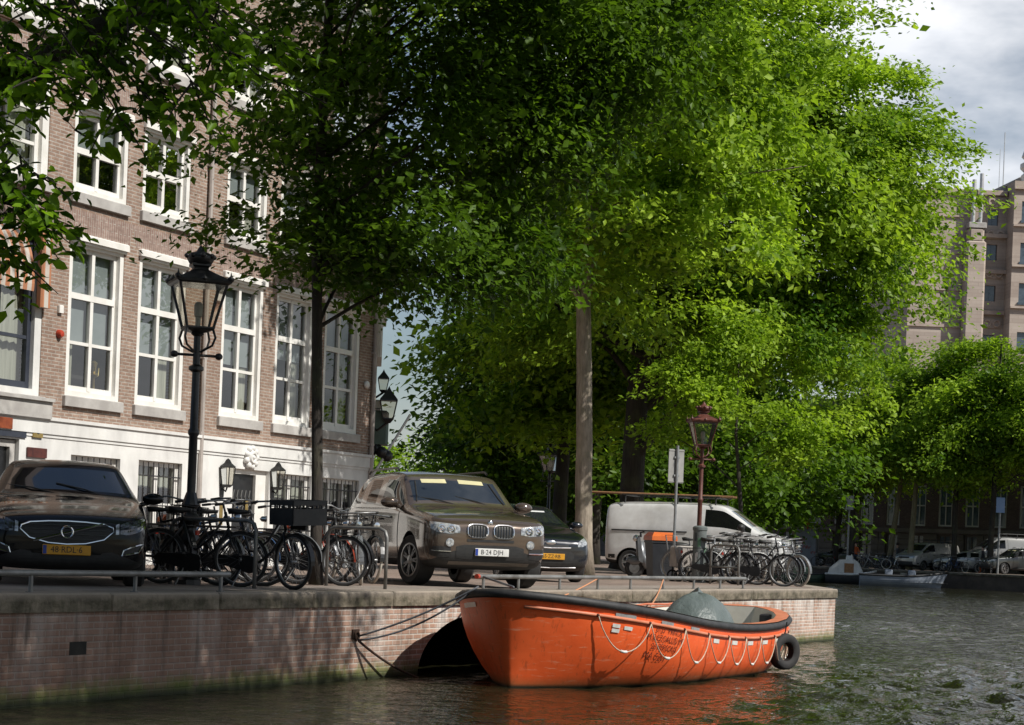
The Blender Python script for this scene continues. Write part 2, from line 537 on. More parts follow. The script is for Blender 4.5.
for i in range(20):
    mb.cbox(0.46 + i * 7.2 + .01, 0.46 + (i + 1) * 7.2, -0.035, 0.45, ZT, QZ + .004, 0.018)
mb.M = None
mb.build('side_coping_stone', M_coping, wall)
mb = MB()
mb.bb(1.1, 1.36, -0.004, 0.0, 0.47, 0.60)
mb.build('drain_hole', M_black, wall)
M_iron = pm('rusty_iron', (0.05, 0.04, 0.035), (0.10, 0.055, 0.035), 20, 0.7, 0.6, 0.3)
mb = MB()
mb.box((6.52, -0.01, 0.56), (0.16, 0.02, 0.12)); mb.torus((6.52, -0.035, 0.54), 0.05, 0.012, 16, 6, 'Y')
mb.build('mooring_ring', M_iron, wall)

# --------------------------------------------------------- canal water
t = NT('canal_water')
vec = t.coords('Object', (1, 1, 1), (0, 0, R(18)))
def wn(sx, sy, sc, det, rg=0.5, dist=0.4):
    return t.noise(t.coords('Object', (sx, sy, 1), (0, 0, R(14))), sc, det, rg, dist)
h = t.math('ADD', t.math('MULTIPLY', wn(1, 1, 2.6, 3, .6), 0.6), t.math('MULTIPLY', wn(1, 1, 7.0, 3, .6), 0.26))
bp = t.bump(h, 1.0, 0.13)
n = t.noise(vec, 0.6, 3)
t.link(t.mix(n, (0.014, 0.014, 0.007), (0.022, 0.021, 0.009)), t.b.inputs['Base Color'])
t.b.inputs['Roughness'].default_value = 0.025; t.b.inputs['IOR'].default_value = 1.33
t.b.inputs['Specular IOR Level'].default_value = 0.5
def wave_rows():
    rs = np.random.default_rng(9)
    ys = [13.0]
    while ys[-1] < 128: ys.append(ys[-1] + .05 + .0016 * ys[-1] + (.004 * (ys[-1] - 60) if ys[-1] > 60 else 0))
    ys = np.array(ys); nx = 620
    U = np.linspace(-.42, .56, nx)
    Y, Uu = np.meshgrid(ys, U, indexing='ij'); X = Uu * Y
    Z = np.zeros_like(X)
    for k in range(64):
        lam = .24 * (1.25 / .24) ** rs.random(); th = rs.normal(R(35), .75)
        amp = .0118 * lam * rs.uniform(.6, 1.4)
        kx, ky = 2 * PI / lam * math.cos(th), 2 * PI / lam * math.sin(th)
        ph = rs.uniform(0, 6.28)
        fade = np.clip((lam * 700 / Y - 1.2) / 2, 0.0, 1)      # drop waves far below a pixel
        Z += amp * np.sin(kx * X + ky * Y + ph + .5 * np.sin(.7 * kx * X * .3 + ph)) * fade
    patch = .65 + .5 * np.sin(.23 * X + .11 * Y) * np.sin(.16 * Y - .1 * X + 1)
    Z *= patch
    lee = np.clip((X * QN.x + (Y - Q0.y) * QN.y - Q0.x * QN.x) / 11, .25, 1)     # calmer along the wall
    Z *= lee
    edge = np.minimum(1, np.minimum((Y - 13) / 3, (128 - Y) / 20)) * np.minimum(1, np.minimum(Uu + .42, .56 - Uu) / .03)
    Z *= np.clip(edge, 0, 1)
    return X, Y, Z
Xw, Yw, Zw = wave_rows()
ny, nx = Xw.shape
V = np.stack([Xw, Yw, Zw], -1).reshape(-1, 3)
I = (np.arange(ny - 1)[:, None] * nx + np.arange(nx - 1)[None]).reshape(-1)
Fq = np.stack([I, I + 1, I + nx + 1, I + nx], 1)
nb = len(V)
far_ring = [(-800, -200, 0), (1500, -200, 0), (1500, 1500, 0), (-800, 1500, 0)]
c0 = [tuple(V[0]), tuple(V[nx - 1]), tuple(V[-1]), tuple(V[(ny - 1) * nx])]
V = np.concatenate([V, np.array(far_ring), np.array(c0)])
extra = [(nb, nb + 1, nb + 5, nb + 4), (nb + 1, nb + 2, nb + 6, nb + 5), (nb + 2, nb + 3, nb + 7, nb + 6), (nb + 3, nb, nb + 4, nb + 7)]
Fq = np.concatenate([Fq, np.array(extra)])
me = bpy.data.meshes.new('canal_water')
me.vertices.add(len(V)); me.vertices.foreach_set('co', V.astype(np.float32).ravel())
me.loops.add(len(Fq) * 4); me.loops.foreach_set('vertex_index', Fq.astype(np.int32).ravel())
me.polygons.add(len(Fq)); me.polygons.foreach_set('loop_start', (np.arange(len(Fq)) * 4).astype(np.int32)); me.polygons.foreach_set('loop_total', np.full(len(Fq), 4, np.int32))
me.polygons.foreach_set('use_smooth', np.ones(len(Fq), bool))
me.materials.append(t.mat); me.update(calc_edges=True)
wo_ = bpy.data.objects.new('canal_water', me); COL.objects.link(wo_); tag(wo_, kind='structure')

# --------------------------------------------------------- far bank
F0 = Vector((33, 128, 0)); FD = Vector((-0.7071, 0.7071, 0)); FN = Vector((-0.7071, -0.7071, 0))
FROT = math.atan2(FD.y, FD.x)
def FB(k, wd, z=QZ):                  # k along the far quay to the left, wd behind its edge
    return F0 + FD * k - FN * wd + Vector((0, 0, z))
mb = MB(); mb.poly([FB(-120, .3), FB(200, .3), FB(200, 900), FB(-120, 900)])
tag(mb.build('far_street_ground', M_clinker), kind='structure')
fw = empty('quay_wall', F0, FROT, 'dark shaded quay wall on the far side of the canal', 'canal wall')
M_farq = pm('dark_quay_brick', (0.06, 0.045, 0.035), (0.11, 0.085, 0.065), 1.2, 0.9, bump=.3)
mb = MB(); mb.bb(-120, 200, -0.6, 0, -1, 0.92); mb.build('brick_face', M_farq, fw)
mb = MB()
for i in range(-40, 66): mb.cbox(i * 3 + .01, i * 3 + 2.99, -0.6, 0.06, 0.92, 1.09, .02)
mb.build('coping_stone', M_coping, fw)
mb = MB(); mb.box((9.3, 0.02, 0.52), (0.5, 0.03, 0.75)); mb.build('pale_patch', pm('lime_patch', (.5, .45, .36), (.3, .25, .2), 3, .9), fw)
# ================================================================= buildings
M_brick = brick_mat('facade_brick', (0.305, 0.20, 0.15), (0.41, 0.29, 0.222), (0.46, 0.42, 0.37), 0.22, 0.064, 0.012)
M_brickv = brick_mat('soldier_brick', (0.30, 0.20, 0.165), (0.38, 0.275, 0.23), (0.46, 0.41, 0.36), 0.30, 0.066, 0.010, vertical=True)
M_white = pm('white_gloss_paint', (0.80, 0.78, 0.74), (0.70, 0.68, 0.63), 3, 0.35, bump=.05)
M_plinth = pm('painted_plinth', (0.72, 0.71, 0.68), (0.50, 0.49, 0.47), 1.3, 0.75, bump=.15, bscale=14, stretch=(1, 1, .5), lo=.42, hi=.72)
M_stone = pm('sill_stone', (0.48, 0.46, 0.43), (0.34, 0.32, 0.30), 2.2, 0.75, bump=.2)
M_glass = glass_mat('window_glass', (0.80, 0.85, 0.84), 0.22)
M_blind = pm('grey_blind', (0.36, 0.37, 0.37), (0.28, 0.29, 0.29), 1.2, 0.85)
M_curt = pm('cream_curtain', (0.62, 0.58, 0.48), (0.40, 0.37, 0.30), 2, 0.9, stretch=(9, 1, .3))
M_room = pm('dark_room', (0.035, 0.03, 0.028), (0.02, 0.018, 0.016), 1, 0.95)
M_dark = pm('black_paint', (0.012, 0.012, 0.013), (0.02, 0.02, 0.02), 6, 0.35)
M_bars = pm('window_bars', (0.02, 0.02, 0.022), (0.035, 0.03, 0.03), 8, 0.5)
M_zinc = pm('downpipe_paint', (0.45, 0.40, 0.36), (0.33, 0.29, 0.26), 2, 0.6)
M_gold = pm('brass_plate', (0.55, 0.40, 0.15), (0.40, 0.28, 0.10), 9, 0.35, 0.8)
M_red = pm('red_bell', (0.45, 0.05, 0.02), None, 5, 0.4)
M_orange_sign = pm('orange_sign', (0.30, 0.07, 0.02), (0.18, 0.035, 0.012), 9, 0.6)
M_lampglass = glass_mat('lantern_glass', (0.86, 0.84, 0.78), 0.25, 0.05)

def wall_holes(mb, x0, x1, z0, z1, holes, depth, y=0.0):
    """front face at y with rectangular openings and their reveals running inland"""
    xs = sorted({x0, x1, *[h[0] for h in holes], *[h[1] for h in holes]})
    zs = sorted({z0, z1, *[h[2] for h in holes], *[h[3] for h in holes]})
    xs = [v for v in xs if x0 <= v <= x1]; zs = [v for v in zs if z0 <= v <= z1]
    for i in range(len(xs) - 1):
        for j in range(len(zs) - 1):
            cx, cz = (xs[i] + xs[i + 1]) / 2, (zs[j] + zs[j + 1]) / 2
            if any(h[0] < cx < h[1] and h[2] < cz < h[3] for h in holes): continue
            mb.quad((xs[i], y, zs[j]), (xs[i + 1], y, zs[j]), (xs[i + 1], y, zs[j + 1]), (xs[i], y, zs[j + 1]))
    for a, b, c, d in holes:
        mb.quad((a, y, c), (a, y, d), (a, y + depth, d), (a, y + depth, c))
        mb.quad((b, y, c), (b, y + depth, c), (b, y + depth, d), (b, y, d))
        mb.quad((a, y, d), (b, y, d), (b, y + depth, d), (a, y + depth, d))
        mb.quad((a, y, c), (a, y + depth, c), (b, y + depth, c), (b, y, c))

def sash(parent, x0, x1, z0, z1, rows=3, cap=True, blind=0.66, curtain=None, y=0.0, rail=None):
    """one white box-frame window in an opening x0..x1, z0..z1; frame, sill, pane, blind"""
    f = MB()
    fw = 0.11
    yo = y + 0.015                              # outer board, nearly flush with the brick
    zs = z0 + 0.17                              # sill top
    f.bb(x0, x0 + fw, yo, yo + .22, zs, z1); f.bb(x1 - fw, x1, yo, yo + .22, zs, z1)
    f.bb(x0 + fw, x1 - fw, yo + .002, yo + .22, z1 - .13, z1); f.bb(x0 + fw, x1 - fw, yo + .002, yo + .22, zs, zs + .10)
    if cap:
        f.cbox(x0 - .05, x1 + .05, y - .09, y + .03, z1 - .03, z1 + .10, .02)
        f.bb(x0 - .02, x1 + .02, y - .045, y + .03, z1 - .075, z1 - .032)
    # sashes behind
    gx0, gx1, gz0, gz1 = x0 + fw + .03, x1 - fw - .03, zs + .13, z1 - .16
    ys = y + .10
    f.bb(x0 + fw, gx0 + .045, ys, ys + .06, zs + .10, z1 - .13); f.bb(gx1 - .045, x1 - fw, ys, ys + .06, zs + .10, z1 - .13)
    f.bb(gx0, gx1, ys + .001, ys + .06, zs + .10, gz0 + .07); f.bb(gx0, gx1, ys + .001, ys + .06, gz1 - .05, z1 - .13)
    xm = (gx0 + gx1) / 2
    f.bb(xm - .045, xm + .045, ys - .012, ys + .06, gz0, gz1)
    H = gz1 - gz0
    cuts = [k / rows for k in range(1, rows)]
    for q, k in enumerate(cuts):
        tk = .055 if (q == len(cuts) - 1) else .03
        yy = ys - .02 if tk > .05 else ys - .006
        f.bb(gx0, gx1, yy, ys + .058, gz0 + H * k - tk, gz0 + H * k + tk)
    fo = f.build('window', M_white, parent)
    g = MB(); g.quad((gx0, ys + .035, gz0), (gx1, ys + .035, gz0), (gx1, ys + .035, gz1), (gx0, ys + .035, gz1))
    g.build('pane', M_glass, fo)
    s = MB(); s.cbox(x0 - .06, x1 + .06, y - .08, y + .2, z0 - .02, zs, .015)
    s.build('sill', M_stone, fo)
    if blind:
        b = MB(); b.bb(gx0, gx1, ys + .14, ys + .15, gz1 - H * blind, gz1)
        b.build('blind', M_blind, fo)
    if curtain:
        b = MB(); n = 14
        xa, xb = curtain
        xa, xb = gx0 + (gx1 - gx0) * xa, gx0 + (gx1 - gx0) * xb
        for k in range(n):
            a0, a1 = xa + (xb - xa) * k / n, xa + (xb - xa) * (k + 1) / n
            ya, yb = ys + .17 + .025 * (k % 2), ys + .17 + .025 * ((k + 1) % 2)
            b.quad((a0, ya, gz0), (a1, yb, gz0), (a1, yb, gz1), (a0, ya, gz1))
        b.build('curtain', M_curt, fo)
    return fo

HF = Vector((-8.14, 35.7, 0)); HR = R(65)
def facade_building(name, label, x0, x1, top, holes_up, holes_low, deep=9):
    root = empty(name, HF, HR, label, 'building')
    m = MB(); wall_holes(m, x0, x1, 3.65, top, holes_up, 0.24)
    m.quad((x1, 0, 1), (x1, deep, 1), (x1, deep, top), (x1, 0, top))
    m.quad((x0, 0, 1), (x0, deep, 1), (x0, deep, top), (x0, 0, top))
    wo = m.build('brick_wall', M_brick, root)
    # the flat brick arches over the openings
    for (p, q, r_, s_) in holes_up:
        a = MB()
        a.poly([(p - .12, -.004, s_ + .1), (q + .12, -.004, s_ + .1), (q + .26, -.004, s_ + .52), (p - .26, -.004, s_ + .52)])
        a.build('flat_arch', M_brickv, wo)
    pl = MB(); wall_holes(pl, x0, x1, 1.0, 3.3, holes_low, 0.22, -.03)
    pl.build('plinth', M_plinth, root)
    c = MB(); c.bb(x0, x1, -.075, .0, 3.36, 3.60); c.bb(x0, x1, -.11, .0, 3.60, 3.66); c.bb(x0, x1, -.05, 0, 3.3, 3.36)
    c.build('plinth_band', M_plinth, root)
    r = MB(); r.bb(x0 + .24, x1 - .24, .75, .8, 1, top); 
    for zf in (3.3, 7.3, 10.2, 13): r.bb(x0 + .24, x1 - .24, .3, .75, zf, zf + .1)
    r.build('dark_interior', M_room, root)
    rf = MB(); rf.cbox(x0 - .02, x1 + .02, -.5, .3, top, top + .5, .05)
    rf.prism([(0, top + .5), (deep / 2, top + 3.4), (deep, top + .5)], x0, x1, 'YZ')
    rf.build('roof', pm('roof_tile', (0.10, 0.075, 0.07), (0.06, 0.05, 0.05), 3, .8), root)
    return root

def lowwin(root, x0, x1, z0, z1, cols=2):
    f = MB()
    f.bb(x0, x0 + .09, .08, .16, z0, z1); f.bb(x1 - .09, x1, .08, .16, z0, z1)
    f.bb(x0 + .09, x1 - .09, .081, .16, z1 - .10, z1); f.bb(x0 + .09, x1 - .09, .081, .16, z0, z0 + .1)
    for k in range(1, cols):
        xm = x0 + (x1 - x0) * k / cols
        f.bb(xm - .05, xm + .05, .075, .16, z0, z1)
    zm = z0 + (z1 - z0) * .52
    f.bb(x0, x1, .07, .158, zm - .05, zm + .05)
    fo = f.build('basement_window', M_white, root)
    g = MB(); g.quad((x0 + .05, .13, z0 + .05), (x1 - .05, .13, z0 + .05), (x1 - .05, .13, z1 - .05), (x0 + .05, .13, z1 - .05)); g.build('pane', M_glass, fo)
    b = MB(); n = int((x1 - x0) / .17)
    for k in range(n + 1):
        xx = x0 + .05 + (x1 - x0 - .1) * k / n
        b.tube([(xx, .02, z0), (xx, .02, z1 - .02)], .011, 5)
    for q in (.18, .52, .84):
        zz = z0 + (z1 - z0) * q; b.bb(x0, x1, .012, .028, zz - .012, zz + .012)
    b.build('window_bars', M_bars, fo)
    c = MB(); n = 12
    for k in range(n):
        a0, a1 = x0 + (x1 - x0) * k / n, x0 + (x1 - x0) * (k + 1) / n
        c.quad((a0, .22 + .02 * (k % 2), z1 - .5), (a1, .22 + .02 * ((k + 1) % 2), z1 - .5), (a1, .22 + .02 * ((k + 1) % 2), z1 - .08), (a0, .22 + .02 * (k % 2), z1 - .08))
    c.build('curtain', M_curt, fo)
    return fo

bays = [(.08, 1.70), (2.18, 3.74), (5.04, 6.56), (7.08, 8.60), (9.10, 10.68)]
rows_ = [(3.92, 6.92), (7.58, 9.34), (10.35, 12.0), (12.9, 14.2)]
def up(bb, x0, x1): return [(a, b, r0, r1) for (a, b) in bb for (r0, r1) in rows_]
XS, XM, XE = -.42, 4.46, 11.4
# --- middle house
low = [(.30, 1.78, 1.55, 3.04), (2.36, 3.80, 1.30, 3.06)]
A = facade_building('canal_house', 'brown brick canal house with tall white windows behind the near street lamp', XS, XM, 15.2, up(bays[:2], XS, XM), low)
cur = {0: (.72, 1.0), 1: (.66, 1.0), 2: (.6, .95)}
for i, (a, b) in enumerate(bays[:2]):
    for j, (r0, r1) in enumerate(rows_):
        sash(A, a, b, r0, r1, 3 if j == 0 else 2, True, .66 if j == 0 else .45, (.0, .28) if i == 0 else (.62, .98))
for h in low: lowwin(A, *h)
m = MB(); m.tube([(4.36, -.07, 1.3), (4.36, -.07, 15.1)], .05, 8)
for zz in (2, 3.7, 5.2, 7.2, 9, 11): m.box((4.36, -.05, zz), (.14, .1, .05))
m.build('downpipe', M_zinc, A)
m = MB(); m.cbox(-.22, -.10, -.06, 0, 5.53, 5.67, .01); m.build('alarm_box', M_white, A)
m = MB(); m.lathe([(.075, 0), (.075, .05), (.055, .09), (.0, .1)], 14, (-.16, 0, 5.16), 'Y')
for i in range(len(m.v)): m.v[i] = (m.v[i][0], -m.v[i][1], m.v[i][2])
m.build('alarm_bell', M_red, A, auto=40)
# objects on the sills of the first two windows
M_plantpot = pm('vase_blue', (.55, .6, .7), (.2, .28, .5), 14, .3)
v = MB(); v.lathe([(.05, 0), (.11, .08), (.12, .2), (.06, .32), (.07, .36)], 14, (5.32, .28, 4.2)); 
vo = v.build('vase', M_plantpot, auto=50); vo.location = HF; vo.rotation_euler = (0, 0, HR)
tag(vo, 'blue and white vase behind the pane of the lower third window', 'vase')
v = MB(); v.lathe([(.10, 0), (.10, .04), (.03, .07), (.025, .3), (.09, .36), (.03, .42), (.07, .58), (.02, .62)], 12, (1.25, .26, 4.2))
for an in range(3): v.tube([(1.25, .26, 4.5), (1.25 + .13 * math.cos(an * 2.1), .26 + .1 * math.sin(an * 2.1), 4.56), (1.25 + .14 * math.cos(an * 2.1), .26 + .1 * math.sin(an * 2.1), 4.7)], .018, 6)
vo = v.build('candelabra', M_gold, auto=50); vo.location = HF; vo.rotation_euler = (0, 0, HR)
tag(vo, 'brass candelabra standing inside the leftmost tall white window', 'candelabra')

# --- right house with the front door
low = [(5.62, 7.0, 1.1, 3.07), (7.22, 8.72, 1.5, 3.05), (9.08, 10.84, 1.5, 3.05)]
B = facade_building('canal_house', 'brown brick canal house with a dark front door between two wall lanterns', XM, XE, 15.8, up(bays[2:], XM, XE), low)
for i, (a, b) in enumerate(bays[2:]):
    for j, (r0, r1) in enumerate(rows_):
        sash(B, a, b, r0, r1, 3 if j == 0 else 2, True, (.62, .5, .3)[i] if j == 0 else .4, (.62, .98))
lowwin(B, *low[1]); lowwin(B, *low[2], cols=3)
m = MB()
x0, x1 = 5.62, 7.0
m.bb(x0 - .03, x0 + .1, .06, .2, 1.1, 3.07); m.bb(6.62, x1, .06, .2, 1.1, 3.07); m.bb(x0 + .1, 6.62, .062, .2, 2.97, 3.07)
fo = m.build('door_frame', M_white, B)
d = MB(); d.bb(5.73, 6.61, .12, .17, 1.12, 2.96)
for zz in (1.3, 2.05): d.bb(5.83, 6.51, .105, .125, zz, zz + .6)
do = d.build('door', M_dark, B)
g = MB()
for k in range(5):
    xx = 5.87 + .15 * k; g.tube([(xx, .095, 2.08), (xx + .05, .095, 2.3), (xx - .04, .095, 2.5), (xx, .095, 2.64)], .012, 5)
for k in range(4): g.torus((5.95 + .15 * k, .095, 2.36), .065, .01, 14, 5, 'Y')
g.build('door_grille', pm('grey_ironwork', (.25, .25, .24), None, 6, .5, .4), do)
m = MB(); m.cbox(6.25, 6.35, .045, .062, 2.1, 2.45, .005); m.build('bell_plate', M_gold, fo)
# carved cartouche over the door
m = MB(); m.lathe([(.0, -.14), (.15, -.12), (.2, -.07), (.2, -.03)], 20, (6.2, 0, 3.32), 'Y')
for k in range(9):
    an = 2 * PI * k / 9; m.sphere((6.2 + .19 * math.cos(an), -.08, 3.32 + .19 * math.sin(an)), .07, 8, 6)
m.torus((6.2, -.13, 3.32), .10, .035, 18, 6, 'Y'); m.sphere((6.2, -.13, 3.32), .05, 8, 6)
m.build('carved_cartouche', M_plinth, B, auto=50)
def wall_lantern(x, z, parent):
    m = MB(); m.box((x, -.045, z - .34), (.10, .03, .3)); m.tube([(x, -.05, z - .28), (x, -.14, z - .34), (x, -.17, z - .25)], .018, 6)
    y = -.17
    for a, b in ((-1, -1), (1, -1), (1, 1), (-1, 1)): m.tube([(x + .075 * a, y + .075 * b, z - .22), (x + .11 * a, y + .11 * b, z + .14)], .012, 5)
    m.lathe([(.15, z + .14), (.17, z + .16), (.08, z + .23), (.04, z + .3), (.0, z + .33)], 4, (x, y, 0), ang0=PI / 4)
    m.lathe([(.06, z - .26), (.11, z - .22), (.11, z - .2)], 4, (x, y, 0), ang0=PI / 4)
    lo = m.build('wall_lantern', M_dark, parent)
    g = MB(); g.lathe([(.10, z - .2), (.145, z + .135)], 4, (x, y, 0), ang0=PI / 4); g.build('lantern_pane', M_lampglass, lo)
    return lo
wall_lantern(5.2, 2.92, B); wall_lantern(7.12, 2.95, B)
m = MB(); m.cbox(5.16, 5.26, -.06, -.03, 1.9, 2.35, .01); m.build('name_plate', M_gold, B)
m = MB(); m.tube([(11.28, -.07, 1.3), (11.28, -.07, 15.6)], .055, 8)
for zz in (2, 3.9, 6, 8, 10): m.box((11.28, -.05, zz), (.15, .1, .05))
m.build('downpipe', M_zinc, B)
m = MB(); m.sphere((10.98, -.05, 5.25), .09, 10, 8, (1, .7, 1)); m.build('alarm_box', M_white, B, smooth=True)
m = MB(); m.tube([(7.9, 0, 9.5), (8.4, -1.2, 10.3)], .035, 8); m.sphere((8.4, -1.2, 10.32), .06)
m.build('flag_bracket', M_white, B)

# --- left house with the awnings
hl_up = [(-3.7, -.62, 4.0, 6.9), (-3.7, -.62, 7.75, 9.6), (-3.7, -.62, 10.5, 12.2)]
hl_low = [(-2.6, -1.15, 1.1, 3.22)]
D = facade_building('canal_house', 'canal house at the left edge with a striped awning over its window', -9.0, XS, 15.0, hl_up, hl_low)
M_dkframe = pm('dark_blue_frame', (0.025, 0.03, 0.045), (0.04, 0.045, 0.06), 4, .35)
for j, (a, b, c, d_) in enumerate(hl_up):
    f = MB()
    wfr = .18
    f.bb(a, a + wfr, .02, .22, c, d_); f.bb(b - wfr, b, .02, .22, c, d_); f.bb(a + wfr, b - wfr, .022, .22, d_ - .15, d_); f.bb(a + wfr, b - wfr, .022, .22, c, c + .12)
    fo = f.build('window', M_white if j else M_plinth, D)
    s_ = MB(); s_.bb(a + wfr, a + wfr + .1, .1, .2, c + .12, d_ - .15); s_.bb(b - wfr - .1, b - wfr, .1, .2, c + .12, d_ - .15)
    s_.bb(a + wfr, b - wfr, .101, .2, c + .12, c + .24); s_.bb(a + wfr, b - wfr, .101, .2, d_ - .26, d_ - .15)
    for q in (.35, .68): s_.bb(a + wfr + .1 , b - wfr - .1, .11, .19, c + (d_ - c) * q - .03, c + (d_ - c) * q + .03)
    for q in (.33, .66): s_.bb(a + (b - a) * q - .04, a + (b - a) * q + .04, .105, .19, c + .2, d_ - .2)
    s_.build('casement', M_dkframe if j == 0 else M_white, fo)
    g = MB(); g.quad((a + .2, .15, c + .15), (b - .2, .15, c + .15), (b - .2, .15, d_ - .2), (a + .2, .15, d_ - .2)); g.build('pane', M_glass, fo)
    cc = MB(); n = 30
    for k in range(n):
        a0, a1 = a + .2 + (b - a - .4) * k / n, a + .2 + (b - a - .4) * (k + 1) / n
        if 8 < k < 22: continue
        cc.quad((a0, .3 + .03 * (k % 2), c + .15), (a1, .3 + .03 * ((k + 1) % 2), c + .15), (a1, .3 + .03 * ((k + 1) % 2), d_ - .2), (a0, .3 + .03 * (k % 2), d_ - .2))
    cc.build('curtain', M_curt, fo)
    sb = MB(); sb.cbox(a - .08, b + .08, -.1, .2, c - .16, c, .015); sb.build('sill', M_stone, fo)
t = NT('awning_stripe')
xx = t.sep(t.coords('Object'))[0]
fr = t.math('FRACT', t.math('MULTIPLY', xx, 4.4))
col = t.mix(t.math('GREATER_THAN', fr, .5), (0.42, 0.17, 0.08), (0.52, 0.48, 0.42))
col = t.mix(t.maprange(t.noise(t.coords('Object'), 3, 5), .4, .7, 0, .4), col, (.3, .2, .15))
t.link(col, t.b.inputs['Base Color']); t.b.inputs['Roughness'].default_value = .9
M_awn = t.mat
for z1_, dz, out in ((6.85, 1.0, .5), (9.75, .5, .5)):
    w_ = MB(); x0, x1 = -4.4, -1.52
    n = 8
    pr = [(-.02 - out * math.sin(PI / 2 * k / n), z1_ - dz * (1 - math.cos(PI / 2 * k / n))) for k in range(n + 1)]
    for k in range(n):
        w_.quad((x0, pr[k][0], pr[k][1]), (x1, pr[k][0], pr[k][1]), (x1, pr[k + 1][0], pr[k + 1][1]), (x0, pr[k + 1][0], pr[k + 1][1]))
    w_.poly([(x1, -.02, z1_)] + [(x1, a, b) for a, b in pr[1:]] + [(x1, -.02, z1_ - dz)])
    w_.quad((x0, pr[-1][0], pr[-1][1]), (x1, pr[-1][0], pr[-1][1]), (x1, pr[-1][0] + .01, pr[-1][1] - .12), (x0, pr[-1][0] + .01, pr[-1][1] - .12))
    w_.build('awning', M_awn, D)
w_ = MB(); w_.cbox(-.86, -.60, -.16, -.02, 5.55, 6.85, .03); w_.build('awning_side_blind', M_awn, D)
m = MB(); m.bb(-9, XS, -.14, 0, 3.62, 3.92); m.bb(-9, XS, -.2, 0, 3.92, 3.98); m.build('shop_cornice', M_stone, D)
m = MB(); m.bb(-2.9, -1.0, -.06, -.03, 3.25, 3.58); m.build('fascia', M_dkframe, D)
m = MB(); m.cbox(-2.4, -1.42, -.10, -.06, 3.38, 3.57, .01); m.build('orange_sign', M_orange_sign, D)
M_darkred = pm('dark_red_plate', (.12, .03, .02), (.05, .012, .01), 10, .4)
m = MB(); m.cbox(-.83, -.55, -.07, -.03, 3.28, 3.52, .01); so_ = m.build('house_sign', M_gold, D)
m = MB(); put_text(m, 'S', .2, lambda a, b: (-.69 + a, -.073, 3.40 + b)); m.build('sign_letter', M_dark, so_)
m = MB(); m.cbox(-.96, -.42, -.07, -.03, 2.93, 3.10, .01); m.build('name_board', M_darkred, D)
m = MB(); m.bb(-2.56, -2.46, .05, .2, 1.1, 3.2); m.bb(-1.3, -1.17, .05, .2, 1.1, 3.2); m.bb(-2.46, -1.3, .052, .2, 3.08, 3.2); fo = m.build('door_frame', M_stone, D)
d = MB(); d.bb(-2.46, -1.3, .12, .17, 1.1, 3.08)
for zz in (1.3, 2.2): d.bb(-2.3, -1.46, .105, .125, zz, zz + .7)
d.build('door', M_dark, D)

# --- next house further on, only its projecting pieces show beyond the corner
N_ = empty('canal_house', HF + Matrix.Rotation(HR, 3, 'Z') @ Vector((11.42, .15, 0)), HR + R(29.0), 'further canal house of which only lanterns and cornice show past the corner', 'building')
m = MB(); m.bb(0.0, 8, .0, 8, 1, 14); m.build('brick_wall', M_brick, N_)
m = MB(); m.cbox(.6, 3.4, -.36, 0, 7.0, 7.3, .04); m.cbox(.7, 3.3, -.28, 0, 6.0, 7.0, .04); m.cbox(.6, 3.4, -.30, 0, 4.8, 5.0, .04); m.build('bay_cornice', M_white, N_)
m = MB(); m.cbox(.5, 1.3, -.50, 0, 3.95, 4.75, .06); m.build('sign_box', pm('green_sign', (.10, .15, .12), None, 3, .5), N_)
m = MB()
for k in range(4): m.sphere((.5 + .1 * (k % 2), -.10 - .13 * k, 3.85 - .08 * abs(k - 1)), .14, 8, 6)
m.build('carved_bracket', M_dark, N_, smooth=True)
def big_lantern(c, s, parent):
    m = MB(); x, y, z = c
    for a, b in ((-1, -1), (1, -1), (1, 1), (-1, 1)): m.tube([(x + .15 * a * s, y + .15 * b * s, z - .3 * s), (x + .25 * a * s, y + .25 * b * s, z + .25 * s)], .022 * s, 5)
    m.lathe([(.38 * s, z + .25 * s), (.37 * s, z + .29 * s), (.1 * s, z + .55 * s), (.05 * s, z + .62 * s), (.0, z + .7 * s)], 4, (x, y, 0), ang0=PI / 4)
    m.lathe([(.1 * s, z - .42 * s), (.23 * s, z - .3 * s), (.22 * s, z - .27 * s)], 4, (x, y, 0), ang0=PI / 4)
    m.tube([(x, y, z - .4 * s), (x, y * .5, z - .65 * s), (x, 0, z - .5 * s)], .03, 6)
    lo = m.build('wall_lantern', M_dark, parent)
    g = MB(); g.lathe([(.2 * s, z - .28 * s), (.33 * s, z + .24 * s)], 4, (x, y, 0), ang0=PI / 4); g.build('lantern_pane', M_lampglass, lo)
big_lantern((.5, -.48, 4.78), .78, N_); big_lantern((.8, -.34, 5.38), .5, N_)
m = MB(); m.tube([(.3, 0, 2.9), (.9, -1.0, 4.7)], .03, 6); m.build('flagpole', M_white, N_)

# ------------------------------------------- big layered office block far right
M_baz = None
t = NT('banded_stone')
tcb = t.coords('Object'); x, y, z = t.sep(tcb)
br = t.node('ShaderNodeTexBrick'); t.link(t.comb(t.math('ADD', x, y), z, 0), br.inputs['Vector'])
br.inputs['Color1'].default_value = (0.40, 0.335, 0.28, 1); br.inputs['Color2'].default_value = (0.46, 0.39, 0.33, 1); br.inputs['Mortar'].default_value = (0.38, 0.31, 0.26, 1)
br.inputs['Scale'].default_value = 1; br.inputs['Brick Width'].default_value = 1.1; br.inputs['Row Height'].default_value = .34; br.inputs['Mortar Size'].default_value = .03
band = t.math('GREATER_THAN', t.math('FRACT', t.math('MULTIPLY', z, .41)), .62)
col = t.mix(t.math('MULTIPLY', band, .4), br.outputs['Color'], (.60, .52, .44))
col = t.mix(t.maprange(t.noise(tcb, .35, 5), .4, .7, 0, .45), col, (.3, .23, .19))
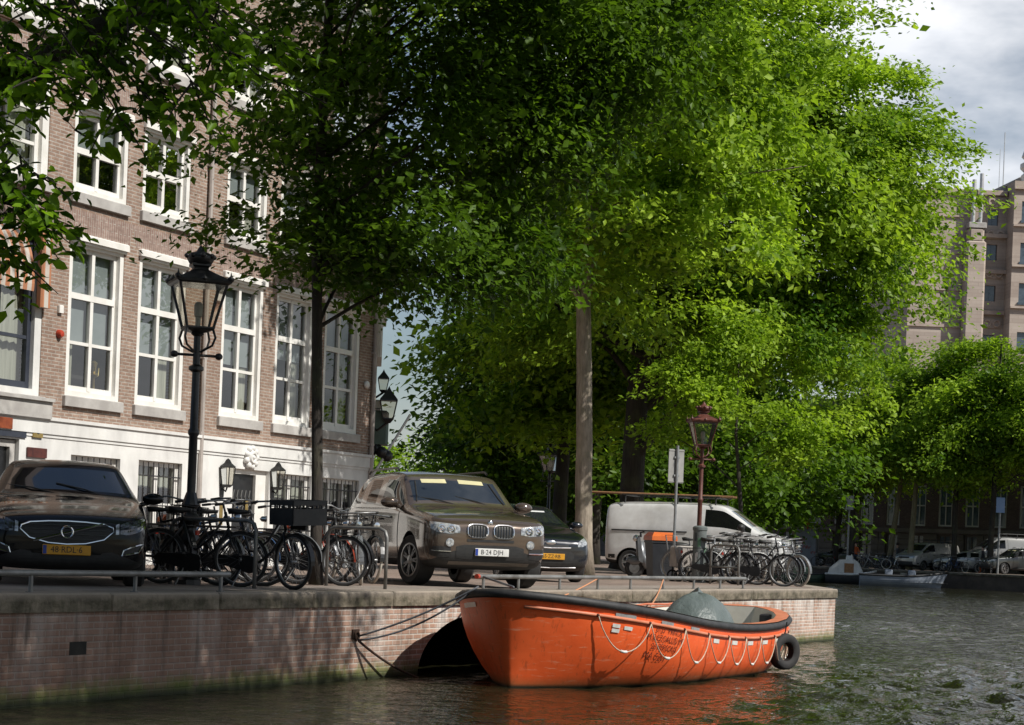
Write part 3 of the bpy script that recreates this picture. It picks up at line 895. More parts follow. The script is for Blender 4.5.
t.link(col, t.b.inputs['Base Color']); t.b.inputs['Roughness'].default_value = .9
M_baz = t.mat
M_bazlt = pm('carved_stone', (.50, .42, .35), (.38, .30, .25), 1.5, .85)
M_dglass = pm('dark_window_glass', (.05, .07, .09), (.09, .12, .15), 2, .08, spec=.8)
BZ = empty('office_block', (42.2, 190, 0), R(2), 'tall banded brown stone office block rising behind the trees on the right', 'building')
def bz(xpx): return (xpx - 966) / 10.55
m = MB()
wins = []
def bzw(px0, px1, zc, h, wd): wins.append((px0, px1, zc - h / 2, zc + h / 2))
# recessed wing (y=0), pier, and nearer right block (y=-2.2)
LW = [(1.75, 2.75, z - .75, z + .75) for z in (14, 18.5, 22.7, 27.4, 31.3, 34.6)]
wall_holes(m, -5.6, 3.6, 0, 37.0, LW, .4)
RW = [(a, a + 1.35, z - .9, z + .9) for a in (4.35, 7.4, 10.5, 13.5) for z in (18.5, 22.7, 27.3, 31.1, 35.0)]
wall_holes(m, 3.6, 17, 0, 37.8, RW, .4, -2.2)
m.quad((3.6, -2.2, 0), (3.6, 0.5, 0), (3.6, 0.5, 37.8), (3.6, -2.2, 37.8)); m.quad((-5.6, 0, 0), (-5.6, 20, 0), (-5.6, 20, 37.0), (-5.6, 0, 37.0))
m.quad((-5.6, 0, 37.0), (3.6, 0, 37.0), (3.6, 20, 37.0), (-5.6, 20, 37.0)); m.quad((3.6, -2.2, 37.8), (17, -2.2, 37.8), (17, 20, 37.8), (3.6, 20, 37.8))
m.build('stone_wall', M_baz, BZ)
m = MB(); m.cbox(-.5, 1.4, -1.3, 0, 0, 32.2, .2); m.cbox(-.3, 1.2, -1.2, 0, 32.2, 33.4, .2); m.build('pier', M_baz, BZ)
for z in (21.2, 25.6, 29.5, 32.9):
    m = MB(); m.bb(1.45, 3.58, -.45, 0, z - .25, z + .12); m.build('ledge', M_bazlt, BZ)
for z in (24.5, 29.2, 32.95, 36.0):
    m = MB(); m.bb(1.6, 3.4, -.14, 0, z - .4, z + .5)
    for k in range(2): m.torus((2.05 + .9 * k, -.16, z + .05), .30, .12, 12, 6, 'Y')
    m.build('carved_panel', M_bazlt, BZ, auto=40)
for z in (17.3, 21.5, 26.0, 29.9, 33.7, 37.2):
    m = MB(); m.bb(3.55, 17, -2.5, -2.2, z - .2, z); m.build('ledge', M_bazlt, BZ)
for z in (14, 19, 24, 27.5, 31, 34.5):
    m = MB(); m.bb(-5.6, -.55, -.16, 0, z, z + .3); m.build('ledge', M_bazlt, BZ)
m = MB(); m.cbox(-5.7, 3.5, -.35, .3, 36.7, 37.15, .05); m.build('parapet', M_bazlt, BZ)
for (a, b, c, d_) in LW:
    g = MB(); g.bb(a, b, .25, .3, c, d_); g.bb((a + b) / 2 - .05, (a + b) / 2 + .05, .2, .25, c, d_); g.build('window', M_dglass, BZ)
for (a, b, c, d_) in RW:
    g = MB(); g.bb(a, b, -1.95, -1.9, c, d_); g.bb(a - .1, b + .1, -2.35, -2.2, c - .25, c - .02); g.build('window', M_dglass, BZ)
M_steel = pm('stainless_flue', (.66, .66, .64), (.5, .5, .5), 2, .35, .4)
for xx, hh in ((.15, 38.0), (.85, 38.6)):
    m = MB(); m.tube([(xx, -.7, 33.4), (xx, -.7, hh)], .19, 10); m.build('flue', M_steel, BZ, auto=40)
m = MB(); m.cbox(-.35, 1.35, -1.25, -.2, 33.4, 33.9, .04); m.build('flue_base', M_stone, BZ)
m = MB(); m.prism([(2.0, 37.2), (6.5, 39.6), (17, 39.6), (17, 37.2)], 1, 9); m.build('attic', M_stone, BZ)
m = MB(); m.lathe([(.9, 38.0), (1.0, 38.6), (.7, 38.9), (1.1, 39.3), (1.1, 39.7), (.6, 40.0), (1.0, 40.4), (.8, 41), (0, 41.2)], 14, (5.6, -.6, 0)); m.build('rooftop_vent', M_white, BZ, auto=40)
m = MB(); m.tube([(3.9, 3, 37), (3.9, 3, 43.4)], .05, 5); m.build('antenna', M_steel, BZ)
m = MB(); m.tube([(3.5, 3, 37), (3.5, 3, 41.8)], .03, 5); m.build('antenna', M_steel, BZ)

# ------------------------------------------- row of dark houses on the far bank
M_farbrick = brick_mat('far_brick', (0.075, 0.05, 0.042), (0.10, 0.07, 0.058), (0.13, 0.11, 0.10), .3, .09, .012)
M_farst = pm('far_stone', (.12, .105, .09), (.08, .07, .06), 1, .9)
hk = -14
M_farfr = pm('far_window_frame', (.42, .41, .39), (.3, .3, .28), 2, .5)
rng = random.Random(11)
far_labels = ['dark far canal house with rusticated stone ground floor at the right edge', 'dark far canal house with tall white sash windows right of the leaning trunk',
 'narrow dark canal house in the middle of the far shaded row', 'wide dark brick canal house behind the white cabin boat', 'dark canal house behind the grey switch cabinet on the far street', 'dark far canal house hidden behind the white van', 'dark far canal house deepest in the shaded row behind the trees']
for i, wd in enumerate((13, 11, 9, 12, 11, 12, 13)):
    root = empty('canal_house', FB(hk, 11, 0), FROT + PI, far_labels[i], 'building')     # local x runs to the right, y inland
    tp = rng.uniform(12.5, 14)
    nb = int(wd / 2.2)
    holes = []
    for b in range(nb):
        xc = -wd + wd * (b + .5) / nb
        for z0, z1 in ((4.3, 7.3), (8.2, 10.4)): holes.append((xc - .6, xc + .6, z0, z1))
        holes.append((xc - .55, xc + .55, 1.9 if b % 3 else 1.1, 3.7))
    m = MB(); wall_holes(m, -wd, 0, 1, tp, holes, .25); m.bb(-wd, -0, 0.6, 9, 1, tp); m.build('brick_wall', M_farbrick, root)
    m = MB(); wall_holes(m, -wd, 0, 1.08, 3.8, [h for h in holes if h[2] < 2], .02, -.03)
    for zz in (1.1, 1.55, 2.0, 2.45, 2.9, 3.35):
        xs = [-wd] + sorted([v for h in holes if h[2] < 2 for v in h[:2]]) + [0]
        for a, b in zip(xs[::2], xs[1::2]): m.cbox(a + .02, b - .02, -.1, -.031, zz, zz + .4, .02)
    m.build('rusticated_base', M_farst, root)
    m = MB(); m.bb(-wd, 0, -.25, 0, 3.8, 4.1); m.build('string_course', M_farst, root)
    m = MB(); m.cbox(-wd, 0, -.5, 0, tp, tp + .6, .05); m.build('cornice', M_farst, root)
    for h in holes:
        f = MB(); a, b, c, d_ = h
        f.bb(a, a + .13, .1, .2, c, d_); f.bb(b - .13, b, .1, .2, c, d_); f.bb(a, b, .101, .2, c, c + .12); f.bb(a, b, .101, .2, d_ - .12, d_)
        f.bb((a + b) / 2 - .04, (a + b) / 2 + .04, .1, .2, c, d_); f.bb(a, b, .09, .2, (c + d_) / 2 - .05, (c + d_) / 2 + .05)
        fo = f.build('window', M_farfr if c > 4 else M_farst, root)
        g = MB(); g.quad((a, .16, c), (b, .16, c), (b, .16, d_), (a, .16, d_)); g.build('pane', M_dglass, fo)
    hk += wd
# ===================================================================== trees
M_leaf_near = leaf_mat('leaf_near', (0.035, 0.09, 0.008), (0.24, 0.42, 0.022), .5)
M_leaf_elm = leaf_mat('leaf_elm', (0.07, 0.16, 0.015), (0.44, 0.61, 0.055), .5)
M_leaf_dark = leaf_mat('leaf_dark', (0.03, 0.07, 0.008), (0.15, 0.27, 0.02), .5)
M_leaf_young = leaf_mat('leaf_young', (0.10, 0.19, 0.012), (0.36, 0.52, 0.045), .5)
M_leaf_far = leaf_mat('leaf_far', (0.08, 0.17, 0.018), (0.44, 0.62, 0.05), .5)
def bark(name, c1, c2):
    t = NT(name)
    v = t.coords('Object', (9, 9, 1.6))
    n = t.noise(v, 1.0, 7, .7); n2 = t.noise(t.coords('Object'), 1.3, 4)
    col = t.mix(t.maprange(n, .35, .65), c1, c2)
    col = t.mix(t.maprange(n2, .5, .7, 0, .5), col, (.10, .11, .05))
    t.link(col, t.b.inputs['Base Color']); t.b.inputs['Roughness'].default_value = .95
    t.bump(n, 1.0, .06)
    return t.mat
M_bark = bark('grey_bark', (.44, .37, .29), (.20, .165, .125))
M_barkd = bark('dark_bark', (.055, .045, .036), (.025, .02, .017))
M_barkl = bark('light_bark', (.26, .22, .13), (.14, .115, .07))

def leaves_mesh(name, P, Nrm, Tip, L, W, tone, mat, rich=False):
    """P base points, Nrm leaf normals, Tip directions (n,3); one folded leaf each"""
    n = len(P)
    Tip = Tip - Nrm * (Tip * Nrm).sum(1)[:, None]
    Tip /= np.linalg.norm(Tip, axis=1)[:, None] + 1e-9
    Sd = np.cross(Nrm, Tip)
    L = L[:, None]; Wd = W[:, None]
    if rich:
        k = 6
        pts = [P, P + Tip * L * .30 + Sd * Wd * .46 + Nrm * L * .07, P + Tip * L * .68 + Sd * Wd * .34 + Nrm * L * .03,
               P + Tip * L - Nrm * L * .14, P + Tip * L * .68 - Sd * Wd * .34 + Nrm * L * .03, P + Tip * L * .30 - Sd * Wd * .46 + Nrm * L * .07]
        faces = [(0, 1, 2, 3), (0, 3, 4, 5)]
    else:
        k = 4
        pts = [P, P + Tip * L * .45 + Sd * Wd * .5 + Nrm * L * .10, P + Tip * L, P + Tip * L * .45 - Sd * Wd * .5 + Nrm * L * .10]
        faces = [(0, 1, 2), (0, 2, 3)]
    V = np.stack(pts, 1).reshape(-1, 3)
    fl = len(faces[0])
    base = (np.arange(n) * k)[:, None, None]
    Fi = (base + np.array(faces)[None]).reshape(-1)
    me = bpy.data.meshes.new(name)
    me.vertices.add(n * k); me.vertices.foreach_set('co', V.astype(np.float32).ravel())
    nf = n * len(faces)
    me.loops.add(nf * fl); me.loops.foreach_set('vertex_index', Fi.astype(np.int32))
    me.polygons.add(nf); me.polygons.foreach_set('loop_start', (np.arange(nf) * fl).astype(np.int32))
    me.polygons.foreach_set('loop_total', np.full(nf, fl, np.int32))
    a = me.attributes.new('tone', 'FLOAT', 'FACE')
    a.data.foreach_set('value', np.repeat(tone, len(faces)).astype(np.float32))
    me.materials.append(mat)
    me.update(calc_edges=True)
    return me

def crown_leaves(rs, lobes, n_clump, per, size, spread, droop=.35, shell=.55, zmin=None, reject=None, flat=.42, light=0.0, asp=.62, br=None):
    """layered leafy branches through a crown of ellipsoid lobes, each made of leaf sprays; returns arrays + branch centres"""
    nsub = 11
    nb = max(6, n_clump // nsub)
    C = []; OUT = []; BR = []
    wts = np.array([l[3] * l[4] + l[3] * l[5] + l[4] * l[5] for l in lobes]); wts /= wts.sum()
    ph = rs.uniform(0, 6.28, (len(lobes), 6))
    tries = 0
    while len(BR) < nb and tries < nb * 60:
        tries += 1
        i = rs.choice(len(lobes), p=wts); l = lobes[i]
        d = rs.normal(size=3); d /= np.linalg.norm(d)
        th, el = math.atan2(d[1], d[0]), d[2]
        wob = 1 + .16 * math.sin(3 * th + ph[i, 0]) + .12 * math.sin(5 * th + 4 * el + ph[i, 1]) + .12 * math.sin(6 * el + ph[i, 2])
        r = (shell + (1 - shell) * rs.random() ** .6) * wob
        if rs.random() < .06: r *= 1.14
        p = np.array(l[:3]) + d * r * np.array(l[3:6])
        if zmin is not None and p[2] < zmin + 1.0 * rs.random(): continue
        if reject and reject(p): continue
        BR.append(p)
        R_ = (br or spread * 2.1) * rs.uniform(.55, 1.45)
        o = np.array([d[0], d[1], 0.0]); o = o / (np.linalg.norm(o) + 1e-6); tg = np.array([-o[1], o[0], 0])
        pit = rs.normal() * .42 + .25 * d[2] - .10
        a = rs.normal(size=(nsub, 3)) * np.array([.58, .50, .24]) * R_
        sub = p + a[:, :1] * (o + np.array([0, 0, pit])) + a[:, 1:2] * tg + a[:, 2:3] * np.array([0, 0, 1.0])
        sub[:, 2] -= droop * .35 * np.maximum(a[:, 0], 0) ** 2 / R_
        for q in sub: C.append(q); OUT.append(d)
    C = np.array(C); OUT = np.array(OUT); n_clump = len(C)
    n = n_clump * per
    ci = np.repeat(np.arange(n_clump), per)
    sc = rs.uniform(.55, 1.3, n_clump)[ci][:, None]
    off = rs.normal(size=(n, 3)) * np.array([spread, spread, spread * flat]) * sc
    rad = (off * OUT[ci]).sum(1)
    off[:, 2] -= droop * np.maximum(rad, -spread)
    P = C[ci] + off
    N = OUT[ci] * .40 + np.array([0, 0, .85]) + rs.normal(size=(n, 3)) * .5
    N /= np.linalg.norm(N, axis=1)[:, None]
    T = OUT[ci] * .6 + rs.normal(size=(n, 3)) * .8 + np.array([0, 0, -.45])
    L = size * np.clip(np.exp(rs.normal(size=n) * .36), .45, 1.65); W = L * asp * rs.uniform(.75, 1.2, n)
    bt = np.repeat(rs.normal(size=len(BR)), nsub)[ci]
    tone = np.clip(.46 + light + .16 * bt + .10 * rs.normal(size=n_clump)[ci] + .16 * rs.normal(size=n), 0, 1)
    return P, N, T, L, W, tone, np.array(BR)

def limb(mb, a, b, r0, r1, rs, sag=.12, n=5, seg=6):
    a = np.array(a, float); b = np.array(b, float); d = np.linalg.norm(b - a)
    side = rs.normal(size=3) * d * .07
    pts = []
    for k in range(n + 1):
        q = k / n
        p = a + (b - a) * q + side * math.sin(PI * q) + np.array([0, 0, d * sag * math.sin(PI * q)])
        pts.append(tuple(p))
    mb.tube(pts, [r0 + (r1 - r0) * (k / n) ** .8 for k in range(n + 1)], seg, cap=False)

def tree(name, label, base, path, radii, lobes, n_clump, per, size, spread, seed, leafm, barkm, group='trees along the canal', zmin=None, nl=26, reject=None, light=0.0, shell=.55, droop=.35, flat=.58, cat='tree', rich=False, extra=None, kind=None, br=None):
    """path and lobes in coordinates relative to the trunk base"""
    rs = np.random.default_rng(seed)
    root = empty(name, base, 0, label, cat, group)
    P, N, T, L, W, tone, C = crown_leaves(rs, lobes, n_clump, per, size, spread, droop, shell, zmin, reject, flat, light, br=br)
    if extra is not None:
        P, N, T, L, W, tone = [np.concatenate([u, v]) for u, v in zip((P, N, T, L, W, tone), extra)]
    me = leaves_mesh('crown', P, N, T, L, W, tone, leafm, rich)
    o = bpy.data.objects.new('crown', me); COL.objects.link(o); o.parent = root
    mb = MB()
    # trunk with a root flare and a slightly wobbly line
    pp = [Vector(p) for p in path]; fine = []; fr = []
    for i in range(len(pp) - 1):
        for k in range(4):
            q = k / 4
            fine.append(pp[i].lerp(pp[i + 1], q) + Vector(rs.normal(size=3)) * radii[i] * .05); fr.append(radii[i] + (radii[i + 1] - radii[i]) * q)
    fine.append(pp[-1]); fr.append(radii[-1])
    fr[0] *= 1.35; fr[1] *= 1.03
    mb.tube(fine, fr, 14)
    mb.build('trunk', barkm, root, smooth=True)
    lm = MB()
    idx = rs.choice(len(C), min(nl, len(C)), replace=False)
    hubs = []
    for i in idx:
        c = C[i]
        # leave the trunk below the clump
        best = min(range(len(fine) // 3, len(fine)), key=lambda k: abs(fine[k].z - (c[2] - .55 * math.hypot(c[0] - fine[k].x, c[1] - fine[k].y))))
        a = fine[best]
        r0 = fr[best] * .42
        if hubs and rs.random() < .6:
            h = min(hubs, key=lambda h: np.linalg.norm(h[0] - c))
            if np.linalg.norm(h[0] - c) < np.linalg.norm(np.array(a) - c): a = Vector(h[0]); r0 = h[1]
        limb(lm, a, c, r0, .012, rs)
        mid = np.array(a) * .45 + c * .55; mid[2] += .12 * np.linalg.norm(np.array(a) - c) * .95
        hubs.append((mid, r0 * .5))
    lm.build('limbs', barkm, root, smooth=True)
    return root

def wtree(name, label, base, lobes, *a, path=None, radii=None, **kw):
    """lobes / path given in world coordinates"""
    b = Vector(base)
    lob = [(l[0] - b.x, l[1] - b.y, l[2] - b.z, *l[3:]) for l in lobes]
    pa = [tuple(Vector(p) - b) for p in path]
    return tree(name, label, base, pa, radii, lob, *a, **kw)

# --- T1: elm on the quay just left of the picture; only its drooping outer twigs show at the top left
rs = np.random.default_rng(77)
def twig_sprays(specs, base):
    """hanging twigs: (start, end, leaves)"""
    out = [[] for _ in range(6)]; sticks = []
    for (a, b, n) in specs:
        a = np.array(a) - base; b = np.array(b) - base
        d = b - a; Ld = np.linalg.norm(d)
        sticks.append((a, b))
        n = int(n * 1.5); ns = max(3, int(n / 14))
        for s_ in range(ns):
            q = .15 + .85 * rs.random()
            p0 = a + d * q
            sd = rs.normal(size=3); sd[2] = -abs(sd[2]) * .5; sd = d / Ld * .6 + sd * .7; sd /= np.linalg.norm(sd)
            ln = rs.uniform(.25, .6)
            p1 = p0 + sd * ln
            sticks.append((p0, p1))
            m = int(n / ns)
            u = rs.random(m)[:, None]
            P = p0 + (p1 - p0) * u + rs.normal(size=(m, 3)) * np.array([.06, .06, .035])
            N = np.array([0.05, -.1, .8]) + rs.normal(size=(m, 3)) * .42; N /= np.linalg.norm(N, axis=1)[:, None]
            T = sd * .6 + rs.normal(size=(m, 3)) * .7 + np.array([0, 0, -.55])
            L = rs.uniform(.075, .15, m)
            for o_, v in zip(out, (P, N, T, L, L * rs.uniform(.55, .68, m), np.clip(.5 + .2 * rs.normal() + .15 * rs.normal(size=m), 0, 1))): o_.append(v)
    return [np.concatenate(o_) for o_ in out], sticks
b1 = np.array([-6.9, 16.3, QZ])
specs = []
def tw(x0, y0, x1, y1, n, Y=15.0, dy=0.6):
    a = at(x0, y0, Y + rs.uniform(-dy, dy)); b = at(x1, y1, Y + rs.uniform(-dy, dy)); specs.append((tuple(a), tuple(b), n))
for q in range(30):                      # canopy fringe across the top left
    x = rs.uniform(-60, 215); y = rs.uniform(-120, -10); tw(x, y, x + rs.uniform(-10, 70), y + rs.uniform(40, 100), 38)
for (x0, y0, x1, y1, n) in [(-60, -20, 40, 120, 100), (-50, 20, 60, 75, 90), (-60, 60, 40, 180, 120), (-70, 110, 35, 225, 130), (-60, 170, 62, 235, 90), (-70, 200, 20, 260, 70),
                            (20, -10, 110, 75, 80), (60, 0, 150, 100, 70), (100, 10, 195, 110, 60), (130, 10, 215, 110, 60), (60, 30, 125, 125, 40), (150, -10, 240, 60, 90), (170, -20, 285, 45, 90), (10, 60, 75, 130, 45), (-40, 150, 30, 205, 90), (120, 60, 185, 130, 25), (190, -10, 265, 85, 50), (-60, 0, 20, 80, 90)]:
    tw(x0, y0, x1, y1, n)
ex, sticks = twig_sprays(specs, b1)
T1 = tree('elm_tree', 'overhanging elm branches with large bright leaves at the upper left corner', tuple(b1),
     [(0, 0, 0), (.2, .1, 2.5), (.9, .2, 5), (2.6, .3, 8), (4.6, .6, 11)], [.38, .33, .28, .20, .08],
     [(1.70, -1.30, 8.72, 3.2, 2.8, 2.0), (0.40, 0.20, 11.12, 4.2, 4.6, 3.0), (7.20, 2.10, 9.82, 3.3, 3.0, 2.0), (9.50, 0.30, 10.12, 3.2, 3.0, 2.0), (10.30, 2.90, 10.32, 2.5, 2.4, 1.8), (8.50, -2.10, 10.12, 2.4, 2.2, 1.6)], 2700, 66, .12, .40, 3, M_leaf_near, M_barkd, zmin=6.4, nl=40, br=1.1, rich=True, extra=ex)
lm = MB()
for a, b in sticks: lm.tube([tuple(a), tuple((a + b) / 2 + np.array([0, 0, .02])), tuple(b)], [.010, .007, .003], 4, cap=False)
lm.build('twigs', M_barkd, T1)

# --- T2: slim dark tree behind the bicycles
b2 = gnd(316, 27.4); 
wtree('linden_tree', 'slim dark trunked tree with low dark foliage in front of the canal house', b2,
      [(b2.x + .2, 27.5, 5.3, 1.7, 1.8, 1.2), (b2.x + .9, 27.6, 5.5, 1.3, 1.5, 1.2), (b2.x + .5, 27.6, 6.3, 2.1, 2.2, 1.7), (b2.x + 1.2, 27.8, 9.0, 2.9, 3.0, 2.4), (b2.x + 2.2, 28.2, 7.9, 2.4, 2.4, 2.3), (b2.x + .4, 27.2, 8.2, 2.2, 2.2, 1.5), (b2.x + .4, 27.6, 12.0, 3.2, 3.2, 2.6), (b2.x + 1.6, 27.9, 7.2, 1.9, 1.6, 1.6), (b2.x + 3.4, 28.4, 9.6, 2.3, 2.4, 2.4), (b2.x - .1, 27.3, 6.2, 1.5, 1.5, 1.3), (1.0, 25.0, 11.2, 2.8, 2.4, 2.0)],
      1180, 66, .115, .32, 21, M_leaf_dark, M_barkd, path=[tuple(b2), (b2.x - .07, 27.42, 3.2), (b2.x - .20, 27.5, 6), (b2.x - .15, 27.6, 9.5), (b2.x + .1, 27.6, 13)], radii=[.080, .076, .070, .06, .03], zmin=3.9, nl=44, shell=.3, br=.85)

# --- T3: tree with the pale sunlit trunk between the dark hatchback and the white van
b3 = gnd(583.5, 44.5)
wtree('elm_tree', 'tree with a straight pale sunlit trunk beside the dark hatchback', b3,
      [(1.6, 44, 11.5, 4.2, 4.0, 3.2), (3.4, 43.6, 12.6, 3.4, 3.4, 3.2), (0.8, 45, 9.0, 2.3, 2.6, 1.9), (2.9, 43.5, 8.9, 2.6, 2.6, 1.7), (1.6, 44.5, 15.5, 4.2, 4.2, 3.0)],
      950, 92, .155, .31, 33, M_leaf_elm, M_bark, path=[tuple(b3), (b3.x - .10, 44.5, 4), (b3.x - .24, 44.5, 7.2), (b3.x + .0, 44.4, 10.5), (b3.x + .2, 44.4, 14)], radii=[.205, .185, .165, .12, .05], zmin=6.2, nl=40, light=.1, shell=.4, br=1.25)

# --- T4: the big old elm leaning over the canal
b4 = gnd(627, 60)
wtree('elm_tree', 'huge old elm with a thick dark trunk behind the van and a wide sunlit crown', b4,
      [(7.0, 60, 12.2, 5.8, 5.5, 4.6), (7.7, 59.5, 11.6, 3.5, 4.4, 4.2), (5.0, 59, 15.4, 5.0, 5, 3.8), (7.7, 60, 8.8, 2.6, 3.4, 2.3), (3.4, 60, 10.0, 4.4, 4.4, 3.4), (7.7, 59, 15.2, 3.6, 4, 3.2), (6.4, 58.4, 8.4, 3.6, 3.2, 2.3), (9.5, 59.5, 13.6, 2.2, 3, 2.4)],
      2100, 92, .155, .36, 41, M_leaf_elm, M_barkd, path=[tuple(b4), (b4.x + .05, 60, 3.6), (b4.x + .1, 60, 6.5), (b4.x + 1.4, 60, 10), (b4.x + 2.8, 59.8, 15)], radii=[.42, .36, .32, .24, .08], zmin=5.2, nl=70, light=.06, shell=.5, br=1.5)

# --- young bright tree behind the far street lamp
b5 = gnd(745, 54)
wtree('young_tree', 'small yellow-green young tree behind the rusty brown street lamp', b5,
      [(5.3, 54, 5.9, 1.1, 1.2, 1.1), (6.7, 53.8, 5.5, 1.0, 1.0, .6), (4.7, 54, 4.6, .9, 1.0, .8), (5.2, 54, 7.3, .7, .8, 1.1), (6.1, 53.6, 4.4, 1.2, 1.0, .55), (7.6, 54, 4.7, .9, .8, .45), (4.3, 54, 6.3, .7, .7, .5)],
      190, 60, .125, .28, 51, M_leaf_young, M_barkd, path=[tuple(b5), (b5.x - .2, 54, 3), (b5.x - .4, 54, 5), (b5.x - .4, 54, 7)], radii=[.07, .06, .04, .015], zmin=3.2, nl=18, light=.12, shell=.2, br=.7)

# --- trees further along the near bank, filling the street behind
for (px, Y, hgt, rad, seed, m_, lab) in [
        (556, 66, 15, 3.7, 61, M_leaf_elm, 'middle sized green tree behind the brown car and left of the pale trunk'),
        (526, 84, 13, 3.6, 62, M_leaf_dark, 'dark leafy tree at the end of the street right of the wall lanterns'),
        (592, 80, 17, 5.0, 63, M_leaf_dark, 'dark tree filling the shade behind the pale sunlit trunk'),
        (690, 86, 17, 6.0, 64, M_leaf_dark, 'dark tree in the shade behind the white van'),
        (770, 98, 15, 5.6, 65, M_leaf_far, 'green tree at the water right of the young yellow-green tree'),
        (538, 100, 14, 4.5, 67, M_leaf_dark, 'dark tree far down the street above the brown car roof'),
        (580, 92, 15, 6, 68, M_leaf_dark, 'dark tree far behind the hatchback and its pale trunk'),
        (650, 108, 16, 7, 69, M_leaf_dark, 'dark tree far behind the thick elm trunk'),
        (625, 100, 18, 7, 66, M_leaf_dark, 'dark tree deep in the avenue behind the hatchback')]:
    b = gnd(px, Y)
    if px == 770: b = Vector((b.x - 6, Y, QZ))
    tree('elm_tree', lab, b, [(0, 0, 0), (.1, 0, hgt * .3), (.2, .1, hgt * .6), (.1, 0, hgt * .9)], [.26, .22, .15, .05],
         [(0.1, 0, hgt * .55, rad * .9, rad * .9, hgt * .27), (rad * .3, -.5, hgt * .7, rad * .7, rad * .7, hgt * .24), (-rad * .35, .4, hgt * .36, rad * .8, rad * .7, hgt * .22), (rad * .35, -.4, hgt * .28, rad * .8, rad * .7, hgt * .2)],
         560, 60, .25, .6, seed, m_, M_barkd, zmin=(4.2 if px == 556 else 1.9), nl=20, shell=.45)
b = gnd(402, 118)
tree('bush_tree', 'small bright tree at the far end of the street beyond the brown car roof', b, [(0, 0, 0), (0, 0, 2), (0, 0, 5)], [.15, .12, .04],
     [(0, 0, 4.2, 3.0, 2.6, 2.4), (1.8, 0, 3.8, 2.0, 2, 2.0)], 180, 44, .28, .55, 71, M_leaf_far, M_barkl, zmin=1.0, nl=8, light=.15)

# --- far bank trees
far_specs = [(793, 8.2, 1.0, 'far bank tree with a thin mossy trunk beside the grey switch cabinet', .0), (826, 9.5, 1.05, 'far bank tree with a dark trunk left of the white cabin boat', .1), (850, 12.0, .95, 'far bank tree with a dark trunk right behind the white cabin boat', 0),
             (880, 12.4, .95, 'far bank tree with a leaning light trunk behind the grey sloop', .25), (908, 11.3, .9, 'far bank tree with a short mossy trunk left of the silver van', .1), (946, 12.9, 1.0, 'far bank tree with a dark trunk in front of the silver van', 0),
             (990, 13.2, 1.0, 'far bank tree with a dark trunk beside the white truck', 0.05), (1040, 13.6, 1.05, 'far bank tree at the right edge of the picture', 0)]
for i, (px, hgt, s_, lab, lean) in enumerate(far_specs):
    # stand on the far quay line, 1.2 m in from the water
    best = min((abs(at(px, 575, (FB(k / 4, 1.6)).y).x - FB(k / 4, 1.6).x), k / 4) for k in range(-100, 400))[1]
    p = FB(best, 1.6 + (.8 if i % 2 else 0))
    hgt *= 1.27 + .05 * math.sin(i * 2.3); r = 4.0 * s_
    tree('elm_tree', lab, p, [(0, 0, 0), (lean * 2.2, 0, hgt * .3), (lean * 4, 0, hgt * .55), (lean * 4, 0, hgt * .9)], [.2, .17, .13, .04],
         [(lean * 4, 0, hgt * .66, r * .95, r * .95, hgt * .24), (lean * 4 + r * .45, -.8, hgt * .56, r * .7, r * .7, hgt * .17), (lean * 4 - r * .5, 0, hgt * .58, r * .7, r * .7, hgt * .18), (lean * 4, 0, hgt * .82, r * .55, r * .55, hgt * .14)],
         480, 60, .24, .55, 80 + i, M_leaf_far, M_barkl if i in (0, 3, 4) else M_barkd, group='trees on the far bank', zmin=hgt * .30, nl=16, light=.05, shell=.5)
# ==================================================================== vehicles
def paint(name, c, c2=None, metal=0.0, rough=0.28, coat=1.0, spec=.5):
    return pm(name, c, c2 or tuple(x * .82 for x in c), 1.6, rough, metal, 0.0, coat=coat, rvar=.06, spec=spec)
M_pblack = paint('black_car_paint', (.005, .005, .006), (.008, .0075, .0075), .0, .12, .2, .15)
M_pbrown = paint('brown_metallic_paint', (.125, .094, .075), (.105, .079, .062), .5, .15, .75, .4)
M_pnavy = paint('dark_blue_car_paint', (.008, .010, .016), None, .2, .22)
M_pwhite = paint('white_van_paint', (.70, .70, .69), (.50, .49, .47), 0, .34)  # darker second tone: dirt plus dappled leaf shade put into the paint
M_psilver = paint('silver_car_paint', (.42, .41, .38), None, .4, .3)
M_pdkgrey = paint('dark_grey_car_paint', (.05, .055, .055), None, .3, .3)
M_carglass = pm('tinted_car_glass', (.016, .020, .022), (.024, .028, .030), 2, .015, 0, spec=1.0, coat=.8)
M_sideglass = pm('side_car_glass', (.006, .007, .007), (.010, .011, .010), 2, .03, 0, spec=.35)
M_under = pm('black_plastic', (.012, .012, .012), (.022, .022, .021), 14, .55, bump=.1)
M_tyre = pm('tyre_rubber', (.016, .016, .016), (.03, .028, .026), 8, .8, bump=.2)
M_rim = pm('alloy_rim', (.42, .42, .42), (.28, .27, .26), 8, .3, .85)
M_chrome = pm('chrome_trim', (.75, .75, .75), (.6, .6, .6), 5, .12, 1.0)
M_headl = pm('headlamp_lens', (.55, .57, .58), (.16, .17, .18), 22, .06, .3, coat=1.0, detail=2)
M_headd = pm('dark_headlamp_lens', (.10, .11, .12), (.03, .03, .035), 18, .06, .2, coat=1.0, detail=2)
M_plY = pm('yellow_plate', (.62, .30, .015), (.56, .26, .012), 12, .45)
M_plW = pm('white_plate', (.72, .72, .70), (.62, .62, .60), 12, .45)
M_plB = pm('plate_blue', (.02, .05, .30), None, 5, .4)
M_ink = pm('black_ink', (.012, .012, .012), None, 5, .5)
M_visor = pm('cream_sun_visor', (.62, .58, .33), (.52, .48, .28), 5, .7)

